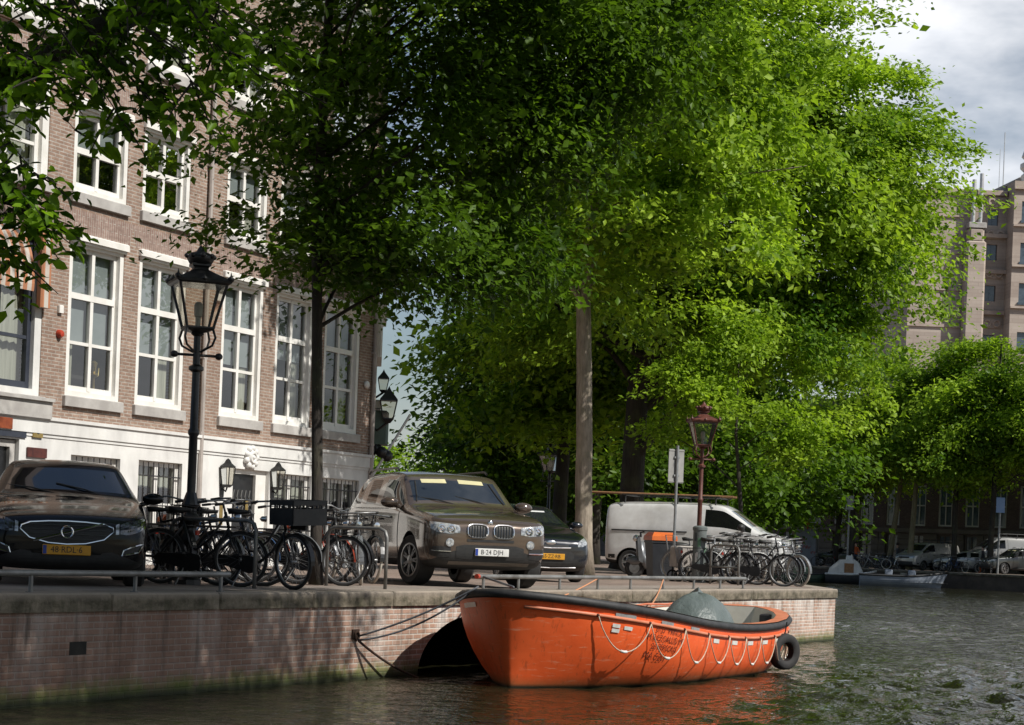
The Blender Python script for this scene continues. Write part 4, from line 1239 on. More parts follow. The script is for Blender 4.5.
def car_shell(name, st, cls, wheels, wr_, sub=2):
    """loft of half sections mirrored, subdivided, wheel arches cut out; returns mesh with part slots"""
    bm = bmesh.new()
    rings = []
    for (x, zb, w_, zm, wb, zt, wr, ze, zc) in st:
        z7 = ze + min(.035, (zc - ze) * .5)
        half = [(0, zb), (.78 * w_, zb), (.97 * w_, zb + .07), (w_, zm), (.985 * w_, zt - .08), (wb, zt), (wr, ze), (wr - .075, z7), (.5 * wr, zc - .012), (0, zc)]
        ring = [bm.verts.new((x, y, z)) for y, z in half] + [bm.verts.new((x, -y, z)) for y, z in half[-2:0:-1]]
        rings.append(ring)
    n = len(rings[0])
    for i in range(len(rings) - 1):
        for j in range(n):
            k = (j + 1) % n
            f = bm.faces.new((rings[i][j], rings[i + 1][j], rings[i + 1][k], rings[i][k]))
            jj = j if j < 9 else 17 - j
            f.material_index = cls(i, jj)
    f = bm.faces.new(rings[0]); f.material_index = 0
    f = bm.faces.new(rings[-1][::-1]); f.material_index = 0
    bmesh.ops.recalc_face_normals(bm, faces=bm.faces)
    me = bpy.data.meshes.new(name); bm.to_mesh(me); bm.free()
    ob = bpy.data.objects.new('car_shell', me); COL.objects.link(ob)
    for i in range(6): me.materials.append(M_under)
    sd = ob.modifiers.new('s', 'SUBSURF'); sd.levels = sub; sd.render_levels = sub
    cm = MB(); cm.cur = 5
    for (wx, wy) in wheels:
        sgn = 1 if wy > 0 else -1
        cm.lathe([(wr_ + .055, wy - .20 * sgn), (wr_ + .055, wy + .5 * sgn)], 36, (wx, 0, wr_), 'Y')
    co_ = cm.build('cutter', [M_under] * 6)
    co_.data.polygons.foreach_set('material_index', [5] * len(co_.data.polygons))
    bo = ob.modifiers.new('b', 'BOOLEAN'); bo.operation = 'DIFFERENCE'; bo.object = co_; bo.solver = 'EXACT'
    dg = bpy.context.evaluated_depsgraph_get()
    out = bpy.data.meshes.new_from_object(ob.evaluated_get(dg))
    bpy.data.objects.remove(ob); bpy.data.objects.remove(co_)
    return out

def split_parts(src, root, spec):
    """spec: list of (slots, name, material, side) -> child meshes cut from the shell along its panel lines"""
    made = {}
    for slots, nm, mt, side in spec:
        bm = bmesh.new(); bm.from_mesh(src)
        kill = []
        for f in bm.faces:
            c = f.calc_center_median()
            ok = f.material_index in slots and (side == 0 or c.y * side > 0)
            if not ok: kill.append(f)
        bmesh.ops.delete(bm, geom=kill, context='FACES')
        if not bm.faces: bm.free(); continue
        me = bpy.data.meshes.new(nm); 
        for f in bm.faces: f.smooth = True; f.material_index = 0
        bm.to_mesh(me); bm.free()
        me.materials.append(mt)
        me.set_sharp_from_angle(angle=R(38))
        o = bpy.data.objects.new(nm, me); COL.objects.link(o); o.parent = root
        made[nm, side] = o
    return made

class Skin:
    def __init__(self, me):
        bm = bmesh.new(); bm.from_mesh(me); self.t = BVHTree.FromBMesh(bm); self.bm = bm
    def front(self, y, z, off=.006, x0=6.0, d=-1):
        h = self.t.ray_cast(Vector((x0, y, z)), Vector((d, 0, 0)))
        if h[0] is None: return None
        return Vector(h[0]) - Vector((d, 0, 0)) * off
    def side(self, x, z, s, off=.005):
        h = self.t.ray_cast(Vector((x, 4 * s, z)), Vector((0, -s, 0)))
        if h[0] is None: return None
        return Vector(h[0]) + Vector((0, s * off, 0))
    def patch(self, mb, poly, n=10, m=5, off=.006, fn=None):
        """poly: [(y, zlo, zhi)...] stations; front-projected sheet hugging the body"""
        fn = fn or self.front
        ys = [p[0] for p in poly]
        G = []
        for i in range(n + 1):
            y = ys[0] + (ys[-1] - ys[0]) * i / n
            k = max(0, min(len(poly) - 2, next((q for q in range(len(poly) - 1) if min(ys[q], ys[q + 1]) - 1e-9 <= y <= max(ys[q], ys[q + 1]) + 1e-9), 0)))
            u = (y - ys[k]) / (ys[k + 1] - ys[k])
            lo = poly[k][1] + (poly[k + 1][1] - poly[k][1]) * u; hi = poly[k][2] + (poly[k + 1][2] - poly[k][2]) * u
            G.append([fn(y, lo + (hi - lo) * j / m, off) for j in range(m + 1)])
        for i in range(n):
            for j in range(m):
                q = [G[i][j], G[i + 1][j], G[i + 1][j + 1], G[i][j + 1]]
                if all(p is not None for p in q): mb._add(q, [(0, 1, 2, 3)])
        return mb
    def line(self, mb, pts, r, off=.004, n=6, closed=False, fn=None):
        fn = fn or self.front
        out = []
        P = list(pts) + ([pts[0]] if closed else [])
        for a, b in zip(P[:-1], P[1:]):
            st = max(1, int(math.hypot(b[0] - a[0], b[1] - a[1]) / .04))
            for k in range(st):
                p = fn(a[0] + (b[0] - a[0]) * k / st, a[1] + (b[1] - a[1]) * k / st, off)
                if p is not None: out.append(p)
        if not closed:
            p = fn(P[-1][0], P[-1][1], off)
            if p is not None: out.append(p)
        if len(out) > 1: mb.tube(out, r, n, closed=closed)
        return mb

def wheel(root, x, y, r, wd, steer=0.0, spokes=5, rimm=None, split=True):
    """road wheel whose outer face looks along the sign of y"""
    s = 1 if y > 0 else -1
    w_ = empty('wheel', (x, y, r), steer)
    w_.parent = root
    t_ = MB(); h = wd / 2
    rr = r * .66
    t_.lathe([(rr, -h * .9), (r * .90, -h), (r * .985, -h * .75), (r, -h * .3), (r, h * .3), (r * .985, h * .75), (r * .90, h), (rr, h * .9)], 32, (0, 0, 0), 'Y', cap=False)
    t_.build('tyre', M_tyre, w_, auto=35)
    m = MB()
    m.lathe([(rr + .005, h * .92 * s), (rr - .02, h * .95 * s), (rr - .035, h * .5 * s), (rr - .05, .0)], 32, (0, 0, 0), 'Y', cap=False)
    for k in range(spokes):
        for q in (-.13, .13):
            a = 2 * PI * k / spokes + q * (2.2 if spokes < 6 else 1)
            ra = Matrix.Rotation(-a, 3, 'Y')
            m.box(ra @ Vector((rr * .52, h * .72 * s, 0)), (rr * .95, .03, rr * (.13 if spokes < 6 else .1)), rot=ra)
    m.lathe([(.06, h * .60 * s), (.07, h * .86 * s), (.05, h * .92 * s), (.0, h * .93 * s)], 14, (0, 0, 0), 'Y')
    m.build('rim', rimm or M_rim, w_, auto=35)
    b = MB(); b.lathe([(rr - .02, .0), (.05, .02 * s)], 24, (0, 0, 0), 'Y'); b.lathe([(rr * .7, h * .2 * s), (rr * .7, h * .3 * s)], 20, (0, 0, 0), 'Y'); b.build('brake_disc', M_under, w_)
    return w_

def plate(root, sk, txt, wd, ht, y0, z0, mt, blue=True, face=None, off=.02):
    c = sk.front(y0, z0, off)
    x = max(p.x for p in (sk.front(y0 - wd / 2, z0, off), c, sk.front(y0, z0 + ht / 2, off), sk.front(y0, z0 - ht / 2, off)) if p is not None)
    m = MB(); m.cbox(-wd / 2, wd / 2, -ht / 2, ht / 2, 0, .012, .006)
    mm = Matrix(((0, 0, 1, x), (1, 0, 0, y0), (0, 1, 0, z0), (0, 0, 0, 1)))
    m.v = [tuple(mm @ Vector(p)) for p in m.v]
    po = m.build('licence_plate', mt, root)
    l = MB(); put_text(l, txt, ht * .88, lambda a, b: (x + .0145, y0 + a, z0 + b), .92)
    l.build('plate_lettering', M_ink, po)
    if blue:
        b = MB(); b.bb(x + .0125, x + .014, y0 - wd / 2 + .006, y0 - wd / 2 + .045, z0 - ht / 2 + .008, z0 + ht / 2 - .008); b.build('plate_band', M_plB, po)
    return po

def mirrors(root, x, y, z, mt, s=1.0):
    for sg in (-1, 1):
        m = MB(); m.sphere((x, sg * (y + .12 * s), z + .05), .105 * s, 12, 8, (.75, 1.2, .68)); m.tube([(x + .05, sg * (y - .08), z - .04), (x, sg * (y + .06), z + .0)], .03, 6)
        m.build('wing_mirror', mt, root, smooth=True)

def wipers(root, pts):
    m = MB()
    for a, b in pts: m.tube([a, tuple((Vector(a) + Vector(b)) / 2 + Vector((.02, 0, .02))), b], .009, 5)
    m.build('wiper', M_under, root)

def std_cls(wb_i, wt_i, roof_end, side_ranges, rear_i=None):
    def cls(i, j):
        if j <= 1: return 4
        if wb_i <= i < wt_i and j >= 7: return 1
        if rear_i is not None and rear_i[0] <= i < rear_i[1] and j >= 7: return 3
        if j == 5 and any(a <= i < b for a, b in side_ranges): return 2
        return 0
    return cls

def finish_car(name, label, mesh, paintm, loc, heading, wheels, wr_, wd, cat='car', group=None, steer=0, spokes=5, rimm=None):
    root = empty(name, loc, heading, label, cat, group)
    split_parts(mesh, root, [((0,), 'body', paintm, 0), ((4, 5), 'underbody', M_under, 0), ((1,), 'windscreen', M_carglass, 0), ((3,), 'rear_window', M_carglass, 0),
                             ((2,), 'side_window', M_sideglass, 1), ((2,), 'side_window', M_sideglass, -1)])
    for (x, y) in wheels: wheel(root, x, y, wr_, wd, steer if x > 0 else 0, spokes, rimm)
    return root

def heading(dx, dy): return math.atan2(dy, dx)
HD = heading(.30, -.954)

# ---- saloon, black, nose to the canal
st = [(2.30, .32, .56, .50, .50, .60, .46, .62, .64), (2.255, .21, .80, .46, .74, .66, .68, .69, .72), (2.05, .17, .90, .50, .865, .735, .80, .77, .83), (1.5, .17, .93, .55, .895, .85, .83, .89, .95),
      (.98, .17, .935, .55, .905, .925, .845, .955, 1.015), (.86, .17, .936, .55, .905, .935, .83, .985, 1.04), (.12, .17, .936, .55, .905, .955, .665, 1.37, 1.425), (.0, .17, .936, .55, .905, .955, .655, 1.405, 1.46),
      (-.32, .17, .936, .55, .905, .96, .65, 1.42, 1.48), (-.42, .17, .936, .55, .905, .96, .65, 1.42, 1.48), (-1.0, .17, .936, .55, .905, .97, .64, 1.39, 1.455), (-1.25, .17, .935, .55, .90, .975, .63, 1.345, 1.41),
      (-1.95, .18, .93, .56, .89, .99, .74, 1.03, 1.08), (-2.2, .22, .88, .55, .84, .98, .74, 1.0, 1.03), (-2.31, .35, .7, .6, .66, .9, .6, .92, .94)]
WHS = [(1.39, .79), (1.39, -.79), (-1.385, .79), (-1.385, -.79)]
mS = car_shell('saloon_shell', st, std_cls(5, 6, 11, [(5, 6), (6, 8), (9, 11)], (11, 12)), WHS, .325)
vp = gnd(59, 22.0); vp.y = 24.25; vp.x = -4.88 * 24.25 / 22 + .12
V_ = finish_car('parked_car', 'black saloon car parked nose to the canal at the left edge', mS, M_pblack, (-5.45, 24.2, QZ), heading(.245, -.97), WHS, .325, .225, spokes=5)
sk = Skin(mS)
m = MB(); sk.patch(m, [(-.50, .60, .655), (-.40, .52, .70), (-.2, .475, .715), (0, .465, .72), (.2, .475, .715), (.40, .52, .70), (.50, .60, .655)], 24, 6, .008); gr = m.build('grille', M_under, V_)
m = MB(); sk.line(m, [(-.50, .62), (-.40, .53), (-.2, .48), (0, .468), (.2, .48), (.40, .53), (.50, .62), (.49, .665), (.40, .70), (.2, .717), (0, .722), (-.2, .717), (-.4, .70), (-.49, .665)], .010, .012, 6, True)
m.build('grille_frame', M_chrome, gr)
m = MB()
for k in range(4):
    zz = .525 + .05 * k; sk.line(m, [(-.40 - .03 * k, zz), (.40 + .03 * k, zz)], .005, .012, 5)
m.build('grille_slats', pm('satin_grille', (.12, .12, .12), None, 5, .35, .5), gr)
m = MB(); sk.line(m, [(-.36, .50), (.02, .60), (.38, .70)], .014, .02, 6)
c = sk.front(.0, .6, .03); m.torus(c, .062, .012, 20, 8, 'X'); m.build('diagonal_emblem', M_chrome, gr)
for s in (-1, 1):
    m = MB(); sk.patch(m, [(s * .575, .60, .70), (s * .66, .59, .745), (s * .78, .625, .765), (s * .86, .68, .78)], 12, 5, .006); m.build('headlight', M_headd, V_)
    m = MB(); sk.patch(m, [(s * .525, .59, .70), (s * .562, .595, .715)], 3, 4, .010); m.build('marker_light', M_headl, V_)
    m = MB(); sk.line(m, [(s * .60, .36), (s * .78, .40), (s * .84, .50), (s * .70, .455), (s * .62, .42)], .010, .008, 6, True); m.build('fog_lamp_surround', M_chrome, V_)
    m = MB(); sk.patch(m, [(s * .60, .36, .42), (s * .72, .38, .46), (s * .82, .42, .49)], 6, 4, .004); m.build('fog_lamp_recess', M_under, V_)
m = MB(); sk.patch(m, [(-.52, .27, .36), (.52, .27, .36)], 12, 3, .006); m.build('lower_intake', M_under, V_)
plate(V_, sk, '48·RDL·6', .52, .11, 0, .405, M_plY)
mirrors(V_, .62, .91, .98, M_pblack)
wipers(V_, [((.86, .55, 1.0), (.62, -.1, 1.17)), ((.86, -.1, 1.04), (.62, -.66, 1.13))])

# ---- sports utility, brown
st = [(2.42, .46, .62, .65, .58, .80, .54, .83, .85), (2.37, .33, .86, .62, .82, .92, .75, .955, .99), (2.16, .27, .945, .65, .915, 1.0, .85, 1.035, 1.075), (1.6, .26, .965, .7, .935, 1.06, .87, 1.10, 1.15),
      (1.12, .26, .968, .7, .94, 1.105, .88, 1.14, 1.20), (1.0, .26, .97, .7, .94, 1.115, .87, 1.165, 1.225), (.34, .26, .97, .7, .94, 1.13, .785, 1.63, 1.685), (.20, .26, .97, .7, .94, 1.13, .78, 1.675, 1.73),
      (-.36, .26, .97, .7, .94, 1.135, .775, 1.695, 1.765), (-.48, .26, .97, .7, .94, 1.135, .775, 1.695, 1.765), (-1.30, .26, .97, .7, .94, 1.145, .765, 1.69, 1.755), (-1.42, .26, .97, .7, .94, 1.145, .765, 1.685, 1.75),
      (-2.05, .27, .96, .7, .93, 1.16, .74, 1.63, 1.70), (-2.30, .34, .93, .7, .90, 1.16, .78, 1.22, 1.25), (-2.41, .46, .80, .7, .78, 1.08, .70, 1.11, 1.13)]
WHX = [(1.47, .83), (1.47, -.83), (-1.46, .83), (-1.46, -.83)]
mX = car_shell('suv_shell', st, std_cls(5, 6, 12, [(5, 6), (6, 8), (9, 10), (11, 12)], (12, 13)), WHX, .375)
bx = Vector((-.63, 30.0, QZ)); hb = Vector((.335, -.942, 0))
X_ = finish_car('parked_car', 'brown metallic sports utility car with two kidney grilles and a white plate', mX, M_pbrown, bx - hb * 1.47, heading(hb.x, hb.y), WHX, .375, .27, steer=R(13), spokes=7)
sk = Skin(mX)
for s in (-1, 1):
    ov = []
    for k in range(20):
        a = 2 * PI * k / 20; cx, cz = .20, .835
        dx = math.copysign(abs(math.cos(a)) ** .62, math.cos(a)); dz = math.copysign(abs(math.sin(a)) ** .62, math.sin(a))
        ov.append((s * (cx + .155 * dx), cz + .098 * dz))
    m = MB(); sk.patch(m, [(s * .048, .775, .89), (s * .10, .742, .928), (s * .30, .742, .928), (s * .352, .775, .89)], 10, 6, .008); kg = m.build('kidney_grille', M_under, X_)
    m = MB(); sk.line(m, ov, .013, .016, 6, True)
    m.build('grille_frame', M_chrome, kg)
    m = MB()
    for k in range(7): sk.line(m, [(s * (.075 + .042 * k), .75), (s * (.075 + .042 * k), .92)], .006, .014, 5)
    m.build('grille_bars', pm('dark_chrome', (.2, .2, .2), None, 4, .25, .9), kg)
    m = MB(); sk.patch(m, [(s * .47, .80, .905), (s * .60, .78, .925), (s * .80, .80, .945), (s * .905, .865, .955)], 14, 6, .007); hl = m.build('headlight', M_headl, X_)
    m = MB()
    for yy in (.60, .74):
        c = sk.front(s * yy, .855, .004)
        m.lathe([(.055, c.x - .0), (.06, c.x + .014), (.045, c.x + .016), (.03, c.x + .004), (0, c.x + .012)], 16, (0, c.y, c.z), 'X')
    m.build('lamp_ring', M_chrome, hl, auto=40)
    m = MB(); sk.patch(m, [(s * .60, .45, .585), (s * .76, .43, .60), (s * .88, .46, .585)], 8, 4, .006); m.build('side_intake', M_under, X_)
    m = MB(); sk.line(m, [(s * .60, .525), (s * .86, .53)], .010, .012, 5); m.build('intake_bar', M_chrome, X_)
    c = sk.front(s * .62, .655, .002); m = MB(); m.lathe([(.055, c.x), (.062, c.x + .014), (.045, c.x + .018), (0, c.x + .01)], 16, (0, c.y, c.z), 'X'); m.build('fog_lamp', M_headl, X_, auto=40)
m = MB(); sk.patch(m, [(-.52, .44, .60), (-.40, .42, .63), (.40, .42, .63), (.52, .44, .60)], 16, 5, .006); m.build('centre_intake', M_under, X_)
m = MB(); sk.patch(m, [(-.36, .675, .715), (.36, .675, .715)], 12, 3, .006); m.build('upper_slot', M_under, X_)
m = MB(); sk.patch(m, [(-.62, .335, .385), (.62, .335, .385)], 14, 3, .008); m.build('skid_plate', pm('satin_brown_trim', (.17, .15, .13), None, 4, .4, .6), X_)
c = sk.front(0, .955, .004); m = MB(); m.sphere(c, .042, 14, 8, (.35, 1, 1)); m.build('round_emblem', M_chrome, X_, smooth=True)
plate(X_, sk, 'B·24 DJH', .52, .112, 0.02, .53, M_plW)
mirrors(X_, .78, .93, 1.18, M_pbrown, 1.2)
wipers(X_, [((1.02, .6, 1.18), (.80, -.05, 1.36)), ((1.02, -.05, 1.22), (.80, -.68, 1.33))])
for s in (-1, 1):
    m = MB(); sk2 = sk.t
    def wsp(y, z, off=.006): return sk.front(y, z, off)
    sk.patch(m, [(s * .10, 1.565, 1.63), (s * .50, 1.555, 1.615)], 8, 2, .006); m.build('sun_visor', M_visor, X_)
for s in (-1, 1):
    m = MB(); sk.line(m, [(s * .70, 1.26), (s * .66, 1.35), (s * .595, 1.58)], .012, .006, 5); m.build('pillar_trim', M_under, X_)
for s in (-1, 1):
    m = MB()
    f = lambda a, b, off=.004: sk.side(a, b, s, off)
    for xx in (.86, -.42, -1.25): sk.line(m, [(xx, .42), (xx, 1.09)], .006, .001, 5, fn=f)
    sk.line(m, [(.86, .40), (-1.1, .40)], .006, .001, 5, fn=f)
    m.build('door_seams', M_under, X_)
    for xx in (.0, -.95):
        m = MB(); p = sk.side(xx - .2, .98, s, .015); m.tube([p, p + Vector((.09, s * .02, .005)), p + Vector((.2, 0, 0))], .016, 6); m.build('door_handle', M_pbrown, X_, smooth=True)
    m = MB(); m.tube([(.0, s * .72, 1.745), (-.1, s * .72, 1.785), (-1.6, s * .71, 1.775), (-1.75, s * .71, 1.72)], .018, 6); m.build('roof_rail', M_dark, X_)
m = MB(); sk.line(m, [(.66, 1.14), (-1.95, 1.165)], .010, .004, 5, fn=lambda a, b, off: sk.side(a, b, -1, off)); m.build('window_trim', M_chrome, X_)

# ---- small dark hatchback
st = [(1.95, .36, .55, .5, .5, .66, .46, .68, .70), (1.90, .24, .74, .48, .68, .74, .62, .77, .80), (1.70, .19, .82, .5, .78, .82, .71, .86, .90), (1.25, .18, .85, .55, .81, .90, .74, .94, .99),
      (.95, .18, .855, .55, .82, .94, .75, .98, 1.03), (.86, .18, .857, .55, .82, .945, .74, 1.0, 1.06), (.05, .18, .86, .55, .82, .96, .60, 1.37, 1.42), (-.06, .18, .86, .55, .82, .96, .59, 1.40, 1.45),
      (-.30, .18, .86, .55, .82, .97, .59, 1.41, 1.465), (-.40, .18, .86, .55, .82, .97, .59, 1.41, 1.465), (-1.15, .18, .86, .55, .82, 1.0, .57, 1.37, 1.43), (-1.35, .19, .855, .55, .81, 1.02, .56, 1.34, 1.40),
      (-1.80, .22, .82, .55, .78, 1.0, .64, 1.06, 1.09), (-1.94, .36, .7, .55, .66, .9, .58, .93, .95)]
WHF = [(1.25, .72), (1.25, -.72), (-1.24, .72), (-1.24, -.72)]
mF = car_shell('hatch_shell', st, std_cls(5, 6, 11, [(5, 6), (6, 8), (9, 10)], (11, 12)), WHF, .30)
hf = Vector((.30, -.954, 0)); pf = gnd(549, 36.6)
F_ = finish_car('parked_car', 'small dark blue hatchback with a yellow plate, half hidden by the brown car', mF, M_pnavy, pf - hf * 1.9, heading(hf.x, hf.y), WHF, .30, .2)
sk = Skin(mF)
m = MB(); sk.patch(m, [(-.45, .34, .53), (-.38, .30, .57), (.38, .30, .57), (.45, .34, .53)], 14, 5, .006); m.build('lower_grille', M_under, F_)
m = MB(); sk.patch(m, [(-.34, .64, .685), (.34, .64, .685)], 12, 3, .006); gr = m.build('upper_grille', M_under, F_)
m = MB(); sk.line(m, [(-.38, .635), (0, .625), (.38, .635)], .014, .008, 6); m.build('grille_bar', M_chrome, gr)
m = MB(); c = sk.front(0, .725, .006); m.sphere(c, .075, 14, 8, (.25, 1.5, .6)); m.build('oval_emblem', M_chrome, F_, smooth=True)
m = MB(); sk.line(m, [(-.5, .275), (0, .262), (.5, .275)], .012, .006, 6); m.build('lip_trim', M_chrome, F_)
for s in (-1, 1):
    m = MB(); sk.patch(m, [(s * .52, .66, .735), (s * .62, .665, .80), (s * .74, .72, .845)], 10, 5, .007); m.build('headlight', M_headl, F_)
plate(F_, sk, '65·ZZ·RB', .52, .11, 0, .47, M_plY, False)
mirrors(F_, .62, .82, 1.02, M_pnavy)
m = MB(); sk.patch(m, [(-.32, 1.30, 1.325), (.40, 1.30, 1.325)], 8, 2, .006); m.build('sticker_strip', M_plW, F_)

# ---- white panel van behind the bin
st = [(2.38, .42, .70, .6, .66, .80, .62, .84, .86), (2.33, .28, .88, .6, .84, .95, .76, .99, 1.02), (2.12, .24, .945, .65, .91, 1.06, .83, 1.10, 1.14), (1.70, .23, .955, .7, .93, 1.16, .86, 1.20, 1.26),
      (1.58, .23, .955, .7, .93, 1.18, .86, 1.23, 1.30), (.80, .23, .955, .7, .94, 1.22, .76, 1.80, 1.86), (.66, .23, .955, .7, .94, 1.22, .755, 1.85, 1.92),
      (.20, .23, .955, .7, .945, 1.23, .79, 1.87, 1.955), (.06, .23, .955, .7, .945, 1.25, .80, 1.87, 1.96), (-1.2, .23, .955, .7, .945, 1.25, .80, 1.86, 1.955), (-2.25, .24, .95, .7, .94, 1.25, .79, 1.84, 1.93), (-2.38, .32, .90, .7, .90, 1.25, .76, 1.75, 1.84), (-2.40, .45, .8, .7, .8, 1.2, .7, 1.6, 1.7)]
WHV = [(1.42, .83), (1.42, -.83), (-1.68, .83), (-1.68, -.83)]
mV = car_shell('van_shell', st, std_cls(4, 5, 9, [(4, 5), (5, 7)]), WHV, .325)
hv = Vector((.955, -.297, 0)); pv = gnd(700, 52.5)
W_ = finish_car('delivery_van', 'white panel van with a ladder rack parked behind the black bin', mV, M_pwhite, pv, heading(hv.x, hv.y), WHV, .325, .22, 'van', spokes=6)
skv = Skin(mV)
def van_details(W_, sk):
    for s in (-1, 1):
        f = lambda a, b, off=.004: sk.side(a, b, s, off)
        m = MB(); sk.line(m, [(.10, .4), (.10, 1.82)], .007, .001, 5, fn=f); sk.line(m, [(1.02, .42), (1.02, 1.2)], .007, .001, 5, fn=f); m.build('door_seams', M_under, W_)
        m = MB(); sk.line(m, [(-.2, 1.16), (-2.2, 1.16)], .020, .002, 5, fn=f); m.build('door_rail', M_under, W_)
        m = MB(); sk.patch(m, [(-2.28, .42, .52), (2.1, .42, .52)], 24, 2, .006, fn=f); m.build('side_moulding', M_under, W_)
        m = MB(); p = sk.side(.3, 1.08, s, .012); m.tube([p, p + Vector((.2, 0, 0))], .022, 6); m.build('door_handle', M_under, W_)
        m = MB(); sk.patch(m, [(s * .52, .80, .93), (s * .70, .82, 1.02), (s * .86, .90, 1.06)], 8, 4, .007); m.build('headlight', M_headl, W_)
    m = MB(); sk.patch(m, [(-.45, .80, .92), (.45, .80, .92)], 8, 3, .006); m.build('grille', M_under, W_)
    m = MB(); sk.patch(m, [(-.75, .36, .60), (.75, .36, .60)], 12, 4, .006); m.build('bumper', M_under, W_)
    mirrors(W_, 1.25, .95, 1.28, M_under, 1.3)
van_details(W_, skv)
ld = MB()
for s in (-.22, .22): ld.tube([(-3.0, s - .25, 2.14), (.9, s - .25, 2.12)], .03, 6)
for k in range(12): ld.tube([(-2.8 + .3 * k, -.47, 2.14), (-2.8 + .3 * k, -.03, 2.14)], .016, 5)
M_wood = pm('ladder_wood', (.30, .16, .07), (.20, .10, .045), 6, .7)
lo = ld.build('ladder', M_wood); lo.location = W_.location; lo.rotation_euler = W_.rotation_euler
tag(lo, 'long brown ladder tied on the roof rack of the white van', 'ladder')
rk = MB()
for xx in (-1.9, -.5, .5): rk.tube([(xx, -.8, 1.88), (xx, -.78, 2.08), (xx, .78, 2.08), (xx, .8, 1.88)], .022, 6)
for s in (-.78, .78): rk.tube([(-2.0, s, 2.09), (.6, s, 2.09)], .018, 6)
rk.build('roof_rack', M_under, W_)

# ---- cars on the far bank (parked along the water and deeper in the street)
def far_pos(px, wd): 
    best = min((abs(at(px, 570, FB(k / 8, wd).y).x - FB(k / 8, wd).x), k / 8) for k in range(-250, 600))[1]
    return FB(best, wd)
def far_car(proto, old, name, label, px, wd, hd, newp, cat='car', group='cars parked on the far bank'):
    c = copy_tree(proto); c.name = name
    c.location = far_pos(px, wd); c.rotation_euler = (0, 0, hd)
    for k in ('label', 'category', 'group'): 
        if k in c: del c[k]
    tag(c, label, cat, group)
    recolour(c, old, newp)
    # too small there for plates and lettering
    for ch in list(c.children_recursive):
        if ch.name.split('.')[0] in ('licence_plate', 'plate_lettering', 'plate_band', 'diagonal_emblem', 'round_emblem', 'oval_emblem'): bpy.data.objects.remove(ch)
    return c
M_ptruck = paint('grey_truck_paint', (.24, .24, .235), None, 0, .4)
far_car(W_, M_pwhite, 'minivan', 'silver minivan parked nose left on the far quay', 927, 3.4, R(218), M_psilver, 'van')
far_car(F_, M_pnavy, 'parked_car', 'grey low car parked on the far quay right of the silver minivan', 962, 3.6, R(172), M_psilver)
far_car(X_, M_pbrown, 'parked_car', 'dark grey off-road car at the right edge on the far quay', 1018, 3.0, R(196), M_pdkgrey)
tr = far_car(W_, M_pwhite, 'box_truck', 'big pale truck standing behind the far trees at the right', 1003, 7.0, R(190), M_ptruck, 'truck')
tr.scale = (1.15, 1.1, 1.3)
far_car(F_, M_pnavy, 'parked_car', 'dark hatchback in the far shade left of the white cabin boat', 838, 6.0, R(170), M_pdkgrey)
# ========================================================== street furniture
M_lampblk = pm('lamp_black_paint', (.010, .010, .011), (.022, .021, .021), 9, .4, bump=.1)
M_lamprust = pm('lamp_maroon_paint', (.085, .026, .018), (.13, .045, .03), 7, .5, bump=.15)
M_galv = pm('galvanised_steel', (.34, .35, .35), (.22, .225, .225), 4, .45, .55, bump=.05)
M_rail = pm('weathered_rail', (.26, .26, .25), (.13, .125, .115), 3, .5, .45, bump=.1)

